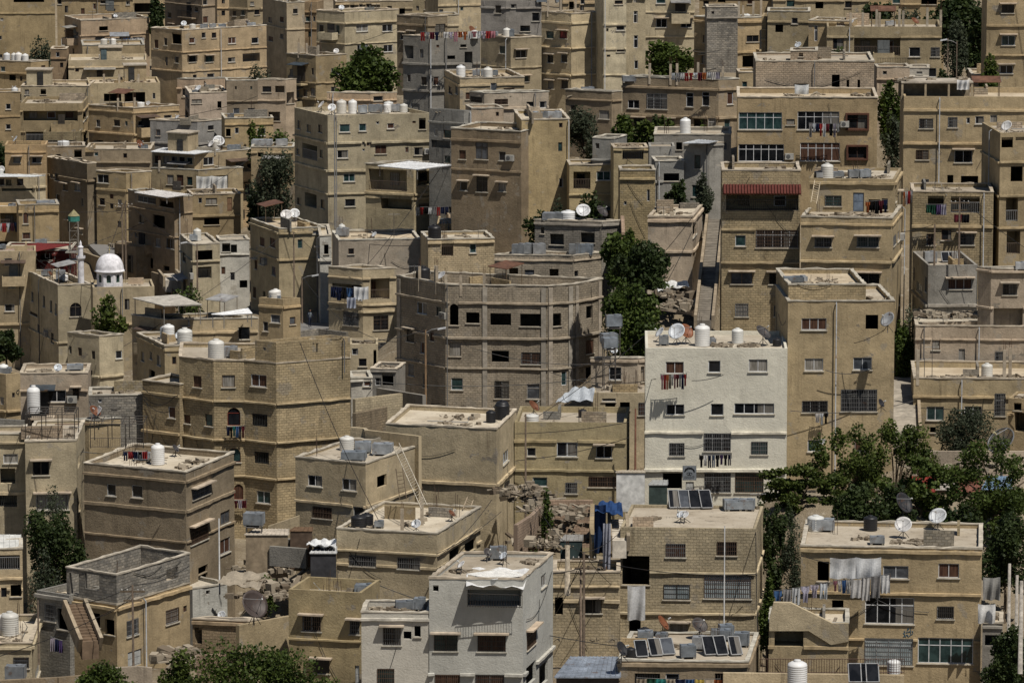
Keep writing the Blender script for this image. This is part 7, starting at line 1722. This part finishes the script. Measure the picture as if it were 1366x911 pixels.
for (tile, x, y, D, w, h, lab) in (('C2', 540, 825, 394, 72, 66, 'grey metal tank on a high frame in the courtyard'), ('C2', 515, 910, 391, 72, 56, 'lower grey metal tank beside the courtyard frame'),
                                   ('C3', 520, 60, 389, 66, 60, 'grey metal tank behind the small pinkish house'), ('A4', 1320, 95, 339, 90, 72, 'big rust edged grey tank by the brown stone house'), ('A4', 82, 895, 303, 92, 80, 'grey metal tank in front of the corner house')):
    p = at(tile, x, y, D); mp = mpp(D)
    tank_metal(tuple(p), w * mp * 1.1, w * mp * .8, h * mp, lab, random.uniform(-.3, .3), jit((.27, .29, .31)))
    t = empty('tank_frame', (p.x, p.y, p.z)); m = MB(); q = w * mp * .45
    for sx in (-q, q):
        for sy in (-q * .7, q * .7): m.tube([(sx, sy, -3.5), (sx, sy, 0)], .04, 5)
    for z in (-.06, -1.2): m.tube([(-q, -q * .7, z), (q, -q * .7, z), (q, q * .7, z), (-q, q * .7, z), (-q, -q * .7, z)], .035, 4)
    put(m, 'legs', 'metal', t, color=(.12, .11, .10)); m = MB(); m.box(-q, q, -q * .8, q * .8, -.05, -.003); put(m, 'platform', 'metal', t, color=(.2, .19, .18)); tag(t, 'iron stand under the ' + lab, 'stand', 'iron tank stands')
tank_white('water_tank', tuple(at('A3', 175, 392, 380)), .52, 2.1, (.74, .74, .73), 'tall ribbed white tank by the stained pale house', 'water tank', 'white plastic water tanks on the roofs', .2)
tank_white('water_tank', tuple(at('D4', 185, 925, 297.5)), .62, 1.6, (.74, .74, .73), 'white tank in front of the rusty iron railing', 'water tank', 'white plastic water tanks on the roofs', .2)
tank_white('water_tank', tuple(at('D4', 686, 862, 300.5)), .42, .9, (.70, .70, .69), 'small white tank behind the rusty iron railing', 'water tank', 'white plastic water tanks on the roofs', .2)
solar(tuple(at('D4', 500, 915, 296.5)), 1.1, 1.4, 'first grey panel leaning below the iron railing'); solar(tuple(at('D4', 565, 915, 296.5)), 1.1, 1.4, 'second grey panel leaning below the iron railing')
dish(tuple(at('A4', 1320, 610, 305)), .95, 'dark tilted dish beside the yard wall', (.06, .045, .04), 40, 30)
dish(tuple(at('C4', 580, 800, 299.6)), .5, 'small black dish on the front roof corner', (.025, .025, .027), 60, 30)
dish(tuple(at('D2', 655, 850, 363)), .62, 'grey dish clamped to the olive tower corner', (.32, .33, .34), -50, 35)
dish(tuple(at('D3', 620, 385, 363.3)), .34, 'small black dish on the olive tower front', (.02, .02, .025), 60, 30)
dish(tuple(at('D3', 316, 580, 363.6)), .28, 'small pale dish by the lowest olive tower window', (.55, .55, .54), -50, 30)
dish(tuple(at('D4', 735, 60, 324)), .75, 'dark shaded dish behind the two large dishes', (.03, .03, .033), 50, 30)
# ------------------------------------------------------------------ the person at the street corner
def person():
    p = at('B2', 286, 824, 461); g = p.z; t0 = empty('person_pivot', (0, 0, 0)); bpy.data.objects.remove(t0)
    V = [(0, 0, .92), (0, 0, 1.12), (0, .02, 1.38), (0, .01, 1.47), (0, -.02, 1.56), (0, -.02, 1.66), (-.09, 0, .88), (-.10, -.03, .48), (-.11, .02, .08), (-.11, -.12, .03), (.09, 0, .88), (.13, .05, .48), (.15, .12, .08), (.15, -.02, .03),
         (-.19, .02, 1.36), (-.24, .03, 1.10), (-.20, -.12, .90), (.19, .02, 1.36), (.27, -.05, 1.12), (.30, -.24, .98)]
    E = [(0, 1), (1, 2), (2, 3), (3, 4), (4, 5), (0, 6), (6, 7), (7, 8), (8, 9), (0, 10), (10, 11), (11, 12), (12, 13), (2, 14), (14, 15), (15, 16), (2, 17), (17, 18), (18, 19)]
    rr = [.14, .13, .15, .055, .085, .08, .09, .062, .045, .04, .09, .062, .045, .04, .06, .045, .035, .06, .045, .035]
    me = bpy.data.meshes.new('person'); me.from_pydata(V, E, []); o = link('person', me, None, (p.x, p.y, g), .6, (.03, .035, .06)); me.materials.append(MATS['cloth'])
    md = o.modifiers.new('skin', 'SKIN'); me.skin_vertices.new() if not me.skin_vertices else None
    for i, r_ in enumerate(rr): me.skin_vertices[0].data[i].radius = (r_, r_ * .8)
    me.skin_vertices[0].data[0].use_root = True; s = o.modifiers.new('sub', 'SUBSURF'); s.levels = 2; s.render_levels = 2
    m = MB(); m.lathe([(0, 1.50), (.075, 1.53), (.092, 1.62), (.075, 1.70), (0, 1.735)], 12, (0, -.025, 0)); put(m, 'head', 'painted', o, color=(.30, .18, .12), smooth=True)
    m = MB(); m.lathe([(.098, 1.60), (.10, 1.66), (.08, 1.73), (0, 1.755)], 12, (0, -.005, 0)); put(m, 'hair', 'cloth', o, color=(.012, .01, .01), smooth=True)
    m = MB(); m.lathe([(.165, 1.0), (.19, 1.15), (.215, 1.34), (.17, 1.41), (.07, 1.45)], 12); v = m.mesh('shirt', 'cloth', True)
    for q in v.vertices: q.co.y *= .68
    link('shirt', v, o, color=(.14, .16, .18)); tag(o, 'person in dark trousers walking on the street corner', 'person')
person()
# ------------------------------------------------------------------ light, sky, camera
w = bpy.data.worlds.new('World'); SC.world = w; w.use_nodes = True; nt = w.node_tree; bg = nt.nodes['Background']
sky = nt.nodes.new('ShaderNodeTexSky'); sky.sky_type = 'NISHITA'; sky.sun_disc = False; sky.sun_elevation = R(SUN_EL); sky.sun_rotation = R(180 - SUN_AZ); sky.altitude = 900; sky.dust_density = 1.5
nt.links.new(sky.outputs[0], bg.inputs[0]); bg.inputs[1].default_value = SKY
sl = bpy.data.lights.new('sun', 'SUN'); sl.energy = SUN; sl.angle = R(.5); sl.color = (1.0, .945, .86); so = bpy.data.objects.new('sun', sl); COL.objects.link(so)
Ld = Vector((math.sin(R(SUN_AZ)) * math.cos(R(SUN_EL)), -math.cos(R(SUN_AZ)) * math.cos(R(SUN_EL)), math.sin(R(SUN_EL)))); so.rotation_euler = Ld.to_track_quat('Z', 'Y').to_euler(); so.location = (0, 300, 200)
cd = bpy.data.cameras.new('camera'); cam = bpy.data.objects.new('camera', cd); COL.objects.link(cam); cam.location = CAM; cam.rotation_euler = (math.pi / 2 - PITCH, 0, 0)
cd.sensor_width = 36; cd.lens = 36 * F / 1366; cd.clip_start = 1; cd.clip_end = 9000; SC.camera = cam
vs = SC.view_settings; vs.view_transform = 'Standard'; vs.look = 'None'; vs.exposure = EXPO; vs.gamma = 1
SC.cycles.max_bounces = 5; SC.cycles.diffuse_bounces = 1; SC.cycles.glossy_bounces = 2; SC.cycles.use_denoising = True
dup = [k for k, v in USED.items() if v > 1]
_near = [b for b in BUILD if b['D'] < 600]
rs = random.Random(5)
for b in rs.sample(_near, 46):
    p = rs.choice(b['ring']); A = Vector((p.x, p.y, b['zt'] - rs.uniform(.2, 1.2)))
    c = min((q for q in _near if q is not b and 9 < (q['cen'] - p).length < 32), key=lambda q: rs.random(), default=None)
    if c is None: continue
    q = min(c['ring'], key=lambda r_: (r_ - p).length); lab = 'thin cable running off a roof corner of the ' + b['label']
    if len(lab.split()) > 16 or b['root'].name.startswith('upper'): continue
    cable(A, (q.x, q.y, c['zt'] - rs.uniform(.2, 1.5)), lab, rs.uniform(.015, .04), .028)
print('LABELS', len(USED), 'DUP', len(dup), dup[:20], 'LONG', [k for k in USED if len(k.split()) > 16][:10], 'OBJ', len(SC.objects))
